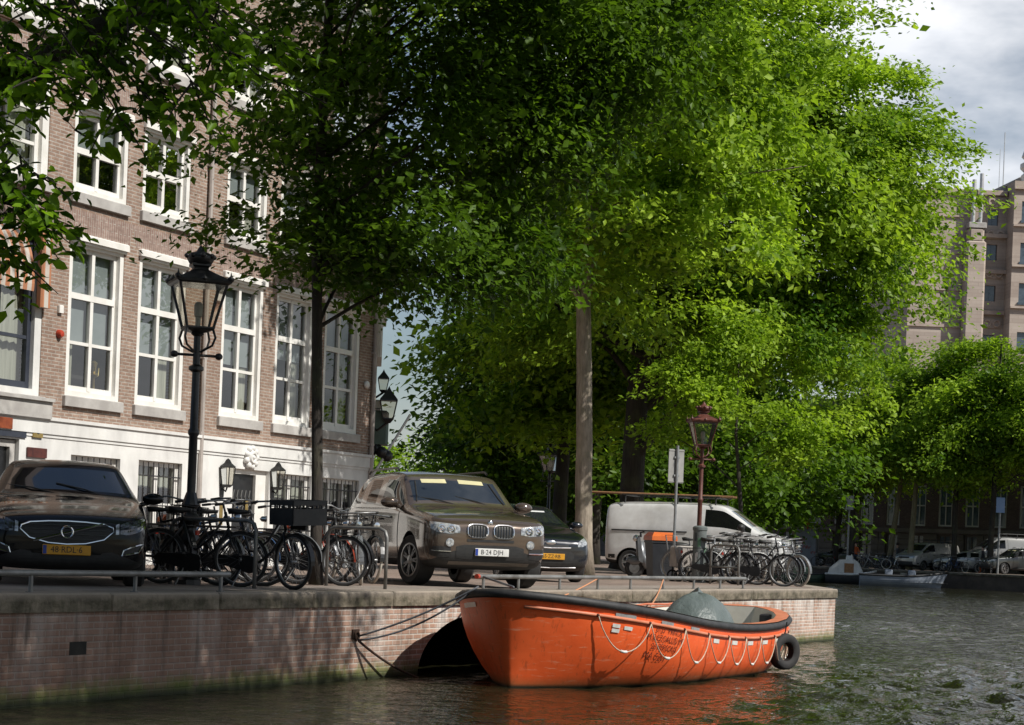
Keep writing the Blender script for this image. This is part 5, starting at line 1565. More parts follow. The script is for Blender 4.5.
def street_lamp(loc, rz, label, body, glassm):
    L = empty('street_lamp', loc, rz, label, 'street lamp', 'crown topped canal lamps')
    m = MB()
    m.lathe([(.15, 0), (.15, .06), (.11, .10), (.095, .52), (.12, .56), (.12, .60), (.085, .66), (.075, .72), (.105, .79), (.135, .83), (.105, .87), (.07, .92), (.068, .97), (.105, 1.02), (.085, 1.08), (.055, 1.18)], 10)
    m.build('pedestal', body, L, auto=30)
    m = MB()
    m.lathe([(.050, 1.17), (.048, 1.9), (.064, 1.93), (.064, 1.97), (.047, 2.0), (.043, 2.72), (.085, 2.75), (.085, 2.79), (.042, 2.82), (.04, 3.18), (.075, 3.21), (.05, 3.26)], 12)
    m.build('post', body, L, auto=30)
    m = MB(); m.tube([(-.24, 0, 2.94), (.24, 0, 2.94)], .018, 8); m.sphere((-.25, 0, 2.94), .045, 10, 7); m.sphere((.25, 0, 2.94), .045, 10, 7)
    m.build('ladder_bar', body, L, smooth=True)
    # cradle, lantern frame and crown
    m = MB()
    for k in range(4):
        a = PI / 4 + PI / 2 * k; c, s = math.cos(a), math.sin(a)
        m.tube([(c * .05, s * .05, 2.98), (c * .20, s * .20, 3.06), (c * .24, s * .24, 3.16), (c * .20, s * .20, 3.28)], .014, 6)
        m.tube([(c * .205, s * .205, 3.28), (c * .375, s * .375, 3.86)], .017, 6)
    m.lathe([(.06, 3.22), (.215, 3.26), (.23, 3.28), (.23, 3.30)], 4, ang0=PI / 4)
    m.lathe([(.385, 3.83), (.43, 3.85), (.44, 3.88), (.33, 3.93), (.20, 3.99), (.12, 4.03), (.11, 4.06), (.15, 4.08), (.15, 4.11)], 4, ang0=PI / 4)
    hd = m.build('lantern', body, L)
    m = MB(); m.lathe([(.21, 3.30), (.372, 3.83)], 4, ang0=PI / 4); m.build('lantern_pane', glassm, hd)
    m = MB(); m.lathe([(.03, 3.3), (.03, 3.42), (.045, 3.44), (.05, 3.58), (.03, 3.62)], 8); m.build('burner', pm('burner_white', (.6, .58, .5), None, 5, .4), hd)
    for k in range(8):                       # crest ornaments around the hat
        a = PI / 4 + PI / 2 * (k // 2); b = a + PI / 2
        q = .0 if k % 2 == 0 else .5
        p = Vector((math.cos(a), math.sin(a), 0)).lerp(Vector((math.cos(b), math.sin(b), 0)), q) * .415
        h = .10 if k % 2 == 0 else .07
        m = MB(); m.lathe([(.028, 3.87), (.04, 3.87 + h * .4), (.012, 3.87 + h * .7), (.0, 3.87 + h * 1.3)], 6, (p.x, p.y, 0)); m.build('crest_ornament', body, hd, smooth=True)
    m = MB()
    m.lathe([(.12, 4.10), (.15, 4.16), (.16, 4.2), (.12, 4.24), (.05, 4.27), (.035, 4.30), (.0, 4.36)], 12)
    for k in range(8):
        a = PI / 4 * k; m.sphere((.15 * math.cos(a), .15 * math.sin(a), 4.205), .034, 6, 5)
    m.build('crown_finial', body, hd, smooth=True)
    return L
lp = gnd(187.5, 25.0)
L1 = street_lamp(lp, R(20), 'tall black street lamp with a crowned lantern before the canal house windows', M_lampblk, M_lampglass)
L1.scale = (1.12, 1.12, .975)
L2 = copy_tree(L1); L2.location = gnd(697, 47.6); L2.rotation_euler = (0, 0, R(5)); L2['label'] = 'rusty maroon street lamp with a crowned lantern beside the white van'
recolour(L2, M_lampblk, M_lamprust)
L3 = copy_tree(L1); L3.location = gnd(546, 68); L3['label'] = 'distant black street lamp in the dark shade under the trees behind the hatchback'

# low rails along the edge of the quay
def quay_rail(t0, t1, posts, label, endcap=None):
    rt = empty('quay_rail', S(t0, .22), QROT, label, 'rail', 'low steel rails on the quay edge')
    m = MB(); m.tube([(0, 0, .195), (t1 - t0, 0, .195)], .033, 10); m.build('rail_tube', M_rail, rt, auto=40)
    for p in posts:
        m = MB(); m.tube([(p - t0, 0, 0), (p - t0, 0, .175)], .022, 8); m.lathe([(.05, 0), (.05, .012)], 8, (p - t0, 0, 0)); m.build('post', M_rail, rt, auto=40)
    if endcap:
        m = MB(); m.lathe([(.036, -.06), (.036, .0), (.0, .005)], 10, (-.0, 0, .195), 'X'); m.build('orange_end', endcap, rt)
    return rt
quay_rail(-9.5, 4.1, [-8.9, -7.3, -5.7, -4.1, -2.5, -.85, .75, 2.4, 3.95], 'low grey steel rail in front of the black saloon')
quay_rail(10.15, 20.9, [10.3, 11.4, 12.8, 14.2, 15.5, 16.9, 18.3, 19.6, 20.8], 'low grey steel rail above the orange boat', M_red)

# sign seen from behind
sp = gnd(672.5, 44.0)
sg = empty('traffic_sign', sp, R(28), 'grey back of a traffic sign on a thin pole beside the bin', 'sign')
m = MB(); m.tube([(0, 0, 0), (0, 0, 2.98)], .032, 10); m.lathe([(.036, .9), (.04, .92), (.04, .98), (.036, 1.0)], 10); m.build('pole', M_galv, sg, auto=40)
m = MB(); m.cbox(-.20, .20, .035, .05, 2.16, 2.9, .006); m.bb(-.20, .20, .025, .036, 2.18, 2.20); m.bb(-.20, .20, .025, .036, 2.86, 2.88); m.build('sign_plate', pm('sign_back', (.36, .35, .33), (.28, .275, .26), 3, .5, .2), sg)
m = MB(); m.bb(-.07, .07, .0, .036, 2.3, 2.34); m.bb(-.07, .07, 0, .036, 2.7, 2.74); m.build('bracket', M_galv, sg)

# wheeled bin with an orange lid
M_bin = pm('dark_grey_bin', (.018, .02, .024), (.028, .03, .034), 4, .45, bump=.05)
M_lid = pm('orange_lid', (.62, .14, .02), (.5, .10, .015), 4, .42)
bn = empty('wheelie_bin', gnd(659, 45.0), R(14), 'dark wheeled bin with an orange lid in front of the white van', 'bin')
bn.scale = (.84, .84, .92)
m = MB()
def frust(m, x0, x1, y0, y1, z0, X0, X1, Y0, Y1, z1):
    m._add([(x0, y0, z0), (x1, y0, z0), (x1, y1, z0), (x0, y1, z0), (X0, Y0, z1), (X1, Y0, z1), (X1, Y1, z1), (X0, Y1, z1)], [(0, 3, 2, 1), (4, 5, 6, 7), (0, 1, 5, 4), (1, 2, 6, 5), (2, 3, 7, 6), (3, 0, 4, 7)])
frust(m, -.25, .25, -.25, .27, .03, -.33, .33, -.33, .36, .95)
m.bb(-.345, .345, -.345, .375, .90, .955)
m.build('bin_body', M_bin, bn)
m = MB(); frust(m, -.36, .36, -.37, .40, .96, -.35, .35, -.36, .39, 1.06); frust(m, -.35, .35, -.36, .39, 1.061, -.26, .26, -.22, .28, 1.16); m.tube([(-.3, .42, .96), (.3, .42, .96)], .02, 8); m.build('lid', M_lid, bn)
for s in (-1, 1):
    m = MB(); m.lathe([(.10, s * .26), (.10, s * .31)], 16, (0, .27, .10), 'Y')
    m.v = [(p[1] * 1.0, .27 + (p[0]), p[2]) for p in m.v]
    m.build('wheel', M_tyre, bn, auto=40)

# sticker covered post
pb = empty('utility_post', gnd(698, 43.0), 0, 'round grey post covered with stickers between the bin and the bicycles', 'post')
m = MB(); m.lathe([(.16, 0), (.16, .03), (.145, .04), (.145, 1.12), (.16, 1.13), (.16, 1.19), (.12, 1.22), (0, 1.23)], 20); m.build('post_body', pm('grey_green_post', (.15, .165, .16), (.10, .115, .11), 5, .5), pb, auto=30)
rng = random.Random(4)
M_sticks = [pm('sticker_white', (.6, .6, .58), (.45, .45, .42), 20, .5), pm('sticker_dark', (.03, .04, .05), None, 10, .5), pm('sticker_green', (.10, .20, .12), None, 10, .5)]
for k in range(9):
    a0 = rng.uniform(-2.7, -.3); wd = rng.uniform(.25, .6); z0 = rng.uniform(.3, .95); h = rng.uniform(.08, .2); m = MB()
    for q in range(5):
        a, b = a0 + wd * q / 5, a0 + wd * (q + 1) / 5; rr = .1465 + .0004 * k
        m.quad((rr * math.cos(a), rr * math.sin(a), z0), (rr * math.cos(b), rr * math.sin(b), z0), (rr * math.cos(b), rr * math.sin(b), z0 + h), (rr * math.cos(a), rr * math.sin(a), z0 + h))
    m.build('sticker', M_sticks[k % 3], pb)

# ================================================================= bicycles
M_bkblack = pm('bicycle_black', (.008, .008, .009), (.014, .014, .014), 6, .35)
M_bkgrey = pm('bicycle_grey', (.22, .23, .24), (.16, .165, .17), 6, .35, .4)
M_bkwhite = pm('bicycle_white', (.66, .66, .64), (.55, .55, .53), 6, .35)
M_bkred = pm('bicycle_red', (.35, .05, .02), None, 6, .4)
M_bkblue = pm('bicycle_blue', (.03, .07, .16), None, 6, .4)
M_spoke = pm('spoke_steel', (.30, .30, .30), (.18, .18, .18), 6, .4, .6)
M_saddle = pm('saddle_leather', (.012, .012, .012), (.03, .028, .026), 9, .5)
M_ltyre = pm('cream_tyre', (.55, .52, .45), (.45, .42, .36), 6, .7)
M_crate = pm('black_plastic_crate', (.012, .012, .013), (.02, .02, .02), 9, .5)
M_tail = pm('red_reflector', (.5, .03, .01), None, 4, .2)

def bicycle(name, label, opts, frame, tyre, group):
    rt = empty(name, (0, 0, 0), 0, label, 'bicycle', group)
    r = .345
    rear, front = Vector((-.52, 0, r)), Vector((.56, 0, r))
    bb = Vector((-.05, 0, .29)); st = Vector((-.20, 0, .80)); hdT = Vector((.36, 0, .92)); hdB = Vector((.41, 0, .72))
    steer = R(opts.get('steer', 0))
    f = MB()
    f.tube([bb, st], .017, 8); f.tube([hdT, hdB], .021, 8)
    if opts.get('step'):
        f.tube([hdB, Vector((.22, 0, .45)), Vector((.05, 0, .32)), bb], .019, 8); f.tube([hdT + Vector((0, 0, -.05)), Vector((.16, 0, .58)), Vector((-.02, 0, .45)), bb + (st - bb) * .32], .015, 8)
    else:
        f.tube([hdB, bb], .019, 8); f.tube([hdT + Vector((.005, 0, -.04)), st + Vector((0, 0, -.03))], .016, 8)
    for s in (-.055, .055):
        f.tube([bb + Vector((0, s * .6, 0)), rear + Vector((0, s, 0))], .010, 6); f.tube([st + Vector((0, s * .3, -.06)), rear + Vector((0, s, 0))], .009, 6)
    f.tube([st, st + Vector((-.03, 0, .13))], .013, 8)
    f.build('frame', frame, rt, smooth=True)
    def wh(c, nm, rz):
        w_ = empty(nm, c, rz); w_.parent = rt
        t = MB(); t.torus((0, 0, 0), r - .02, .021, 36, 8, 'Y'); t.build('tyre', tyre, w_, smooth=True)
        t = MB(); t.torus((0, 0, 0), r - .045, .011, 36, 6, 'Y', 1.3)
        t.lathe([(.022, -.045), (.028, -.03), (.018, 0), (.028, .03), (.022, .045)], 10, (0, 0, 0), 'Y')
        for k in range(24):
            a = 2 * PI * k / 24; a2 = a + (.55 if k % 2 else -.55); y = .03 * (1 if k % 4 < 2 else -1)
            t.tube([(.024 * math.cos(a2), y, .024 * math.sin(a2)), ((r - .05) * math.cos(a), 0, (r - .05) * math.sin(a))], .0022, 3, cap=False)
        t.build('rim', M_spoke, w_, smooth=True)
        return w_
    wh(rear, 'wheel', 0)
    fork = empty('front_fork', (.40, 0, 0), steer); fork.parent = rt
    o = Vector((.40, 0, 0))
    w2 = empty('wheel', front - o); w2.parent = fork
    t = MB(); t.torus((0, 0, 0), r - .02, .021, 36, 8, 'Y'); 
    fm = t.v; t.build('tyre', tyre, w2, smooth=True)
    t = MB(); t.torus((0, 0, 0), r - .045, .011, 36, 6, 'Y', 1.3); t.lathe([(.022, -.045), (.028, -.03), (.018, 0), (.028, .03), (.022, .045)], 10, (0, 0, 0), 'Y')
    for k in range(24):
        a = 2 * PI * k / 24; a2 = a + (.55 if k % 2 else -.55); y = .03 * (1 if k % 4 < 2 else -1)
        t.tube([(.024 * math.cos(a2), y, .024 * math.sin(a2)), ((r - .05) * math.cos(a), 0, (r - .05) * math.sin(a))], .0022, 3, cap=False)
    t.build('rim', M_spoke, w2, smooth=True)
    m = MB()
    for s in (-.05, .05): m.tube([hdB - o + Vector((0, s * .7, -.02)), Vector((.47, s, .5)) - o, front - o + Vector((0, s, 0))], [.014, .012, .009], 6)
    m.tube([hdB - o, hdT - o, Vector((.335, 0, 1.02)) - o], .014, 8)
    m.build('fork_blades', frame, fork, smooth=True)
    m = MB()
    h0 = Vector((.335, 0, 1.02)) - o
    if opts.get('sport'):
        m.tube([h0 + Vector((.02, -.29, 0)), h0 + Vector((.06, 0, .0)), h0 + Vector((.02, .29, 0))], .012, 8)
    else:
        m.tube([h0 + Vector((-.24, -.28, .03)), h0 + Vector((-.12, -.29, .05)), h0 + Vector((.04, -.20, .06)), h0 + Vector((.07, 0, .03)), h0 + Vector((.04, .20, .06)), h0 + Vector((-.12, .29, .05)), h0 + Vector((-.24, .28, .03))], .012, 8)
    m.build('handlebar', M_spoke, fork, smooth=True)
    m = MB()
    for s in (-1, 1):
        e = h0 + (Vector((.02, s * .29, 0)) if opts.get('sport') else Vector((-.24, s * .28, .03)))
        d = Vector((0, s * -.1, 0)) if opts.get('sport') else Vector((.12, s * .01, .02))
        m.tube([e, e + d], .018, 8)
        m.build('grip', M_saddle, fork); m = MB()
    if opts.get('light', True):
        m = MB(); m.lathe([(.0, -.05), (.035, -.02), (.042, .04), (.0, .045)], 10, (.52 - .40, 0, .86), 'X'); m.build('headlamp', M_chrome, fork, auto=40)
    if opts.get('fender', True):
        for c, nm, par, a0, a1 in ((rear, 'mudguard', rt, 10, 215), (front - o, 'mudguard', fork, -5, 160)):
            m = MB(); n = 18
            for k in range(n):
                aa = [R(a0 + (a1 - a0) * q / n) for q in (k, k + 1)]
                p = [[c + Vector((math.cos(a) * (r + .018), y, math.sin(a) * (r + .018 - abs(y) * .25))) for y in (-.032, 0, .032)] for a in aa]
                for j in range(2): m.quad(p[0][j], p[1][j], p[1][j + 1], p[0][j + 1])
            m.build(nm, frame, par, smooth=True)
    m = MB(); sz = st + Vector((-.03, 0, .13))
    m._add([tuple(sz + Vector(p)) for p in ((.14, -.02, .02), (.14, .02, .02), (-.02, .06, .03), (-.13, .10, .045), (-.15, 0, .04), (-.13, -.10, .045), (-.02, -.06, .03),
            (.13, -.012, -.02), (.13, .012, -.02), (-.02, .05, -.03), (-.11, .085, -.03), (-.13, 0, -.03), (-.11, -.085, -.03), (-.02, -.05, -.03))],
           [(0, 1, 2, 3, 4, 5, 6)] + [(i, (i + 1) % 7, 7 + (i + 1) % 7, 7 + i) for i in range(7)] + [(13, 12, 11, 10, 9, 8, 7)])
    m.build('saddle', M_saddle, rt, smooth=True)
    m = MB()
    if opts.get('step') or opts.get('case', False):
        m.prism([(bb.x + .12, bb.z - .02), (bb.x + .10, bb.z + .09), (bb.x, bb.z + .11), (rear.x + .02, rear.z + .05), (rear.x - .05, rear.z), (rear.x + .02, rear.z - .05), (bb.x, bb.z - .11), (bb.x + .10, bb.z - .09)], -.085, -.055)
        m.build('chain_case', frame, rt)
    else:
        m.torus((bb.x, -.06, bb.z), .085, .008, 20, 5, 'Y'); m.tube([(bb.x, -.06, bb.z + .088), (rear.x, -.06, rear.z + .035)], .006, 4); m.tube([(bb.x, -.06, bb.z - .088), (rear.x, -.06, rear.z - .035)], .006, 4)
        m.build('chain_ring', M_iron, rt)
    for s in (-1, 1):
        m = MB(); e = bb + Vector((s * .12, s * .10, s * -.12)); m.tube([bb + Vector((0, s * .07, 0)), bb + Vector((s * .12, s * .08, s * -.12))], .011, 6); m.box(e + Vector((0, s * .045, 0)), (.09, .09, .022))
        m.build('pedal', M_under, rt)
    if opts.get('rack', True):
        m = MB(); zz = .74
        for s in (-.07, .07):
            m.tube([(-.24, s, zz), (-.80, s, zz)], .007, 5); m.tube([(-.68, s, zz), (rear.x, s, rear.z)], .006, 5)
        for xx in (-.3, -.45, -.62, -.80): m.tube([(xx, -.07, zz), (xx, .07, zz)], .006, 5)
        m.build('rear_rack', frame, rt)
        m = MB(); m.cbox(-.84, -.81, -.035, .035, .62, .68, .005); m.build('rear_reflector', M_tail, rt)
    if opts.get('crate'):
        m = MB(); x0, x1, y0, y1, z0, z1 = .02, .46, -.27, .27, .80, 1.10
        m.bb(x0, x1, y0, y1, z0, z0 + .02)
        for (a, b, c, d) in ((x0, x0 + .015, y0, y1), (x1 - .015, x1, y0, y1), (x0, x1, y0, y0 + .015), (x0, x1, y1 - .015, y1)):
            m.bb(a, b, c, d, z1 - .06, z1); m.bb(a, b, c, d, z0 + .02, z0 + .20)
            nn = 5
            for k in range(nn + 1):
                if b - a > d - c: xx = a + (b - a - .02) * k / nn; m.bb(xx, xx + .02, c, d, z0 + .2, z1 - .05)
                else: yy = c + (d - c - .02) * k / nn; m.bb(a, b, yy, yy + .02, z0 + .2, z1 - .05)
        m.bb(-.0 + .12, .4, -.02, .02, .74, .80)
        m.build('crate', M_crate, fork, loc=None)
    if opts.get('basket'):
        m = MB()
        for k in range(5): 
            q = k / 4; m.tube([(.05 - .02 * q, -.16 - .03 * q, .74 + .24 * q), (.33 + .03 * q, -.16 - .03 * q, .74 + .24 * q), (.33 + .03 * q, .16 + .03 * q, .74 + .24 * q), (.05 - .02 * q, .16 + .03 * q, .74 + .24 * q)], .006, 4, closed=True)
        for k in range(14):
            a = 2 * PI * k / 14; cx, cy = .19, 0
            m.tube([(cx + .14 * max(-1, min(1, 1.3 * math.cos(a))), .16 * max(-1, min(1, 1.3 * math.sin(a))), .74), (cx + .17 * max(-1, min(1, 1.3 * math.cos(a))), .19 * max(-1, min(1, 1.3 * math.sin(a))), .98)], .005, 4)
        m.build('basket', M_spoke if opts['basket'] == 2 else M_crate, fork)
    if opts.get('bag'):
        for s in (-1, 1):
            m = MB(); m.cbox(-.72, -.40, s * .09 - (.10 if s < 0 else 0), s * .09 + (.10 if s > 0 else 0), .38, .72, .03); m.build('pannier', M_saddle, rt)
    if opts.get('kick', True):
        m = MB(); m.tube([(-.15, -.05, .27), (-.22, -.20, .01)], .009, 5); m.build('kickstand', M_spoke, rt)
    return rt

G1, G2 = 'bicycles parked round the dark tree', 'bicycles parked at the corner of the quay'
def put(o, px, Y, dx, dy, lean=0.0, label=None):
    """stand a bicycle with its FRONT wheel hub over photo column px at distance Y"""
    h = Vector((dx, dy, 0)).normalized()
    p = gnd(px, Y) - h * .56
    o.location = p; o.rotation_euler = (R(lean), 0, math.atan2(h.y, h.x))
    if label: o['label'] = label
    return o
bA = bicycle('bicycle', 'black bicycle with a big black crate over its front wheel', dict(step=True, crate=True, steer=-22, light=False), M_bkblack, M_tyre, G1)
put(bA, 296, 24.4, .93, -.36, 3)
bB = bicycle('bicycle', 'black step-through bicycle with its rear wheel beside the near lamp post', dict(step=True, steer=8, bag=False, rack=True), M_bkblack, M_tyre, G1)
put(bB, 262, 25.4, .97, -.22, -3)
bC = bicycle('bicycle', 'grey bicycle with bright spokes nearest the brown car', dict(sport=True, steer=-30, rack=False), M_bkgrey, M_ltyre, G1)
put(bC, 366, 28.2, .62, -.78, 4)
bD = copy_tree(bB); put(bD, 342, 27.2, .90, -.42, -5, 'black bicycle with bright handlebars just right of the dark tree trunk')
bE = bicycle('bicycle', 'dark blue bicycle with black panniers behind the crate bicycle', dict(bag=True, steer=12), M_bkblue, M_tyre, G1)
put(bE, 252, 26.6, .96, -.25, 4)
bF = copy_tree(bE); put(bF, 214, 25.6, .96, -.27, 3, 'bicycle with panniers standing left of the near lamp post'); recolour(bF, M_bkblue, M_bkblack)
bG = copy_tree(bC); put(bG, 377, 29.4, .80, -.60, -4, 'grey bicycle with white tyres behind the one nearest the brown car'); recolour(bG, M_bkgrey, M_bkblack)
bH = copy_tree(bB); put(bH, 296, 27.4, .93, -.34, 4, 'bicycle wedged between the dark tree trunk and the crate bicycle'); recolour(bH, M_bkblack, M_bkgrey)
bI = bicycle('bicycle', 'black bicycle with a front wire basket left of the others beside the saloon', dict(step=True, basket=1, steer=10), M_bkblack, M_tyre, G1)
put(bI, 178, 25.0, .35, -.94, -4)
bJ = copy_tree(bE); put(bJ, 330, 28.4, .86, -.5, 3, 'red framed bicycle behind the dark tree trunk'); recolour(bJ, M_bkblue, M_bkred)
bS = copy_tree(bE); put(bS, 224, 27.2, .95, -.3, -4, 'bicycle with panniers farthest from the water behind the lamp post'); recolour(bS, M_bkblue, M_bkgrey)
bT = copy_tree(bB); put(bT, 240, 24.6, .96, -.27, 5, 'black step-through bicycle nearest the quay edge behind the crate bicycle')
bU = copy_tree(bI); put(bU, 352, 28.9, .75, -.66, 4, 'bicycle with a wire basket just left of the brown car')
# corner group
bK = copy_tree(bC); put(bK, 800, 43.2, .93, -.36, 5, 'bicycle with white tyres nearest the corner of the quay'); 
for ch in bK.children_recursive: pass
bL = copy_tree(bB); put(bL, 783, 42.0, .90, -.44, -3, 'black bicycle in front of the white tyred one at the corner')
bM = copy_tree(bE); put(bM, 757, 42.8, .92, -.38, 4, 'bicycle with panniers third from the quay corner'); recolour(bM, M_bkblue, M_bkwhite)
bN = copy_tree(bI); put(bN, 740, 42.4, .88, -.47, -4, 'bicycle with a wire basket beside the pale steel rack')
bO = bicycle('bicycle', 'white bicycle with a wire front basket in the middle of the corner group', dict(basket=2, steer=-14), M_bkwhite, M_tyre, G2)
put(bO, 768, 44.4, .95, -.30, 3)
bP = copy_tree(bO); put(bP, 745, 44.8, .95, -.3, -3, 'white bicycle with a basket next to the van bonnet')
bQ = copy_tree(bC); put(bQ, 722, 43.8, .9, -.43, 4, 'grey sports bicycle half behind the stickered post')
bR = copy_tree(bO); put(bR, 790, 45.0, .96, -.28, 3, 'white bicycle with a basket behind the white tyred one at the corner'); recolour(bR, M_bkwhite, M_bkgrey)
for o in (bK, bL, bM, bN, bP, bQ, bR): o['group'] = G2

def hoop(px0, px1, Y0, Y1, h, label, mid=False):
    a, b = gnd(px0, Y0), gnd(px1, Y1); L = (b - a).length
    o = empty('bicycle_rack', a, math.atan2(b.y - a.y, b.x - a.x), label, 'bicycle rack', 'steel bicycle hoops')
    m = MB(); m.tube([(0, 0, 0), (0, 0, h - .12), (.035, 0, h - .035), (.12, 0, h), (L - .12, 0, h), (L - .035, 0, h - .035), (L, 0, h - .12), (L, 0, 0)], .024, 8); m.build('hoop', M_rail, o, smooth=True)
    if mid:
        m = MB(); m.tube([(0, 0, h * .45), (L, 0, h * .45)], .018, 8); m.build('cross_bar', M_rail, o, smooth=True)
    return o
hoop(170, 254, 24.9, 24.2, .82, 'dark steel hoop in front of the black bicycles by the near lamp')
hoop(326, 385, 27.0, 26.4, .80, 'dark steel hoop between the tree trunk and the brown car')
hoop(710, 738, 42.0, 41.4, .82, 'pale steel hoop with a cross bar right of the stickered post', True)
hoop(735, 772, 43.4, 42.7, .82, 'pale steel hoop among the corner bicycles', True)

# scooter half hidden behind the bin
sc = empty('scooter', gnd(664, 46.6), R(176), 'pale grey motor scooter half hidden behind the bin', 'scooter')
m = MB(); m.tube([(-.35, 0, .62), (-.1, 0, .60), (.1, 0, .34), (.42, 0, .32), (.56, 0, .55), (.60, 0, .85)], [.17, .18, .14, .12, .12, .10], 10); m.sphere((-.42, 0, .52), .24, 12, 8, (1.3, .7, .8)); m.build('bodywork', M_bkgrey, sc, smooth=True)
m = MB(); m.sphere((-.28, 0, .80), .12, 12, 8, (2.5, 1.1, .6)); m.build('seat', M_saddle, sc, smooth=True)
m = MB(); m.prism([(.50, .35), (.60, .40), (.66, .95), (.60, 1.0), (.52, .6)], -.19, .19); m.build('leg_shield', M_bkgrey, sc)
m = MB(); m.tube([(.50, -.32, 1.08), (.58, 0, 1.06), (.50, .32, 1.08)], .016, 6); m.tube([(.58, 0, .95), (.58, 0, 1.07)], .03, 6); m.build('handlebar', M_under, sc, smooth=True)
m = MB(); m.sphere((.68, 0, .92), .085, 10, 8); m.build('headlamp', M_chrome, sc, smooth=True)
for xx in (-.55, .70):
    w_ = empty('wheel', (xx, 0, .23)); w_.parent = sc
    m = MB(); m.torus((0, 0, 0), .17, .06, 26, 8, 'Y'); m.build('tyre', M_tyre, w_, smooth=True)
    m = MB(); m.lathe([(.13, -.03), (.13, .03)], 20, (0, 0, 0), 'Y'); m.lathe([(.05, -.05), (.05, .05)], 10, (0, 0, 0), 'Y'); m.build('rim', M_rim, w_)
m = MB(); m.sphere((.70, 0, .40), .16, 12, 8, (1.3, .6, .7)); m.build('front_mudguard', M_bkgrey, sc, smooth=True)
# low pale cargo trolley by the post
tr_ = empty('hand_cart', gnd(682, 43.6), R(20), 'small pale boxy hand cart between the bin and the stickered post', 'cart')
m = MB(); m.cbox(-.24, .24, -.2, .2, .32, .78, .04); m.build('box_body', pm('pale_beige_box', (.40, .36, .32), (.30, .27, .25), 5, .6), tr_)
m = MB(); m.tube([(-.22, .2, .4), (-.34, .2, 1.0), (-.34, -.2, 1.0), (-.22, -.2, .4)], .014, 6); m.build('push_bar', M_spoke, tr_)
for s in (-1, 1):
    for xx in (-.16, .16):
        m = MB(); m.torus((xx, s * .18, .13), .11, .022, 18, 6, 'Y'); m.lathe([(.02, -.02), (.02, .02)], 8, (xx, s * .18, .13), 'Y')
        m.bb(xx - .012, xx + .012, s * .18 - .01, s * .18 + .01, .13, .34); m.build('wheel', M_tyre, tr_, smooth=False)
# ================================================================ the orange boat
BD = Vector((.4305, .9026, 0)); BLEN = 8.3
BROT = math.atan2(BD.y, BD.x)          # local x runs from stem to stern, local y to starboard (the wall), -y is port
ORG = Vector((0.03, 24.35, 0))
B0 = 1.42
def b_half(s):
    if s < 2.8: q = max(0, 1 - s / 2.8); return B0 * (1 - q ** 2.9) ** .62
    if s > 5.6: q = min(1, (s - 5.6) / (BLEN - 5.6)); return B0 * max(0, 1 - q ** 2.5) ** .5
    return B0
def sheer(s):
    q = s / BLEN
    return .70 + .46 * max(0, 1 - s / 5.2) ** 1.7 + .24 * max(0, (s - 5.6) / 3.3) ** 1.6
def stem_x(z): return -.30 * max(0, min(1.2, z)) / 1.1 * (1 if z > 0 else 0) + (.10 * z if z < 0 else 0) * -1
def hull_pt(s, v, side, inset=0.0):
    """s along the keel 0..BLEN, v 0 at the gunwale .. 1 at the keel"""
    bh = max(0.0, b_half(s) - inset); zs = sheer(s)
    keel = -.42
    z = zs + (keel - zs) * v
    # section: slack round bilge, finer at both ends
    end = min(1, s / 3.2) * min(1, (BLEN - s) / 2.4); end = max(0, end) ** .6
    n = .88 + 2.12 * end
    wv = max(0, 1 - v ** n) ** (1 / (1.0 + .9 * end))
    y = bh * wv
    rake = (1 - s / BLEN) ** 6
    x = s - rake * .30 * (max(z, -.1) / 1.1) + (s / BLEN) ** 8 * .22 * (max(z, 0) / 1.0)
    return Vector((x, -side * y, z))
def hull_at(s, z, off=.0, side=1):
    """point on the port side at height z, pushed out by off"""
    zs = sheer(s); v = (zs - z) / (zs + .42)
    p = hull_pt(s, v, side)
    a = hull_pt(s + .03, v, side) - hull_pt(s - .03, v, side); b = hull_pt(s, min(1, v + .03), side) - hull_pt(s, max(0, v - .03), side)
    nrm = a.cross(b).normalized()
    if nrm.y * -side < 0: nrm = -nrm
    return p + nrm * off

t = NT('orange_boat_paint')
tcb = t.coords('Object'); x, y, z = t.sep(tcb)
n1 = t.noise(tcb, 1.6, 6, .65); n2 = t.noise(t.coords('Object', (3, 3, 22)), 1.0, 5, .7); n3 = t.noise(t.coords('Object', (14, 14, 3)), 1.0, 5, .7)
col = t.mix(t.maprange(n1, .35, .7), (0.86, 0.135, 0.032), (0.78, 0.105, 0.022))
col = t.mix(t.maprange(n2, .58, .72, 0, .6), col, (.80, .42, .26))
col = t.mix(t.maprange(n3, .56, .70, 0, .6), col, (.30, .06, .02))
scum = t.maprange(t.math('ADD', z, t.math('MULTIPLY', n1, .12)), .06, .22, .9, 0)
col = t.mix(scum, col, (.20, .10, .035))
col = t.mix(t.maprange(z, .01, .05, 1, 0), col, (.02, .02, .012))
t.link(col, t.b.inputs['Base Color']); t.b.inputs['Roughness'].default_value = .45
t.bump(t.noise(tcb, 3, 3), .15, .03)
M_hull = t.mat
M_fender = pm('black_rubber_fender', (.014, .014, .015), (.035, .034, .033), 7, .6, bump=.2)
M_inner = pm('cream_boat_inside', (.72, .70, .62), (.60, .57, .49), 2, .6)
M_caprail = pm('faded_orange_cap', (.62, .22, .12), (.50, .15, .07), 4, .5)
M_tape = pm('silver_tape', (.42, .43, .42), (.30, .31, .30), 14, .35, .4)
M_wtape = pm('white_tape', (.70, .70, .66), (.55, .55, .5), 14, .5)
M_rope = pm('cream_rope', (.60, .50, .38), (.42, .34, .25), 40, .8, bump=.3)
M_float = pm('brown_float', (.10, .03, .015), (.06, .02, .01), 12, .7)
BT = empty('lifeboat', ORG, BROT, 'orange open lifeboat with a black rubber gunwale moored at the quay wall', 'boat')
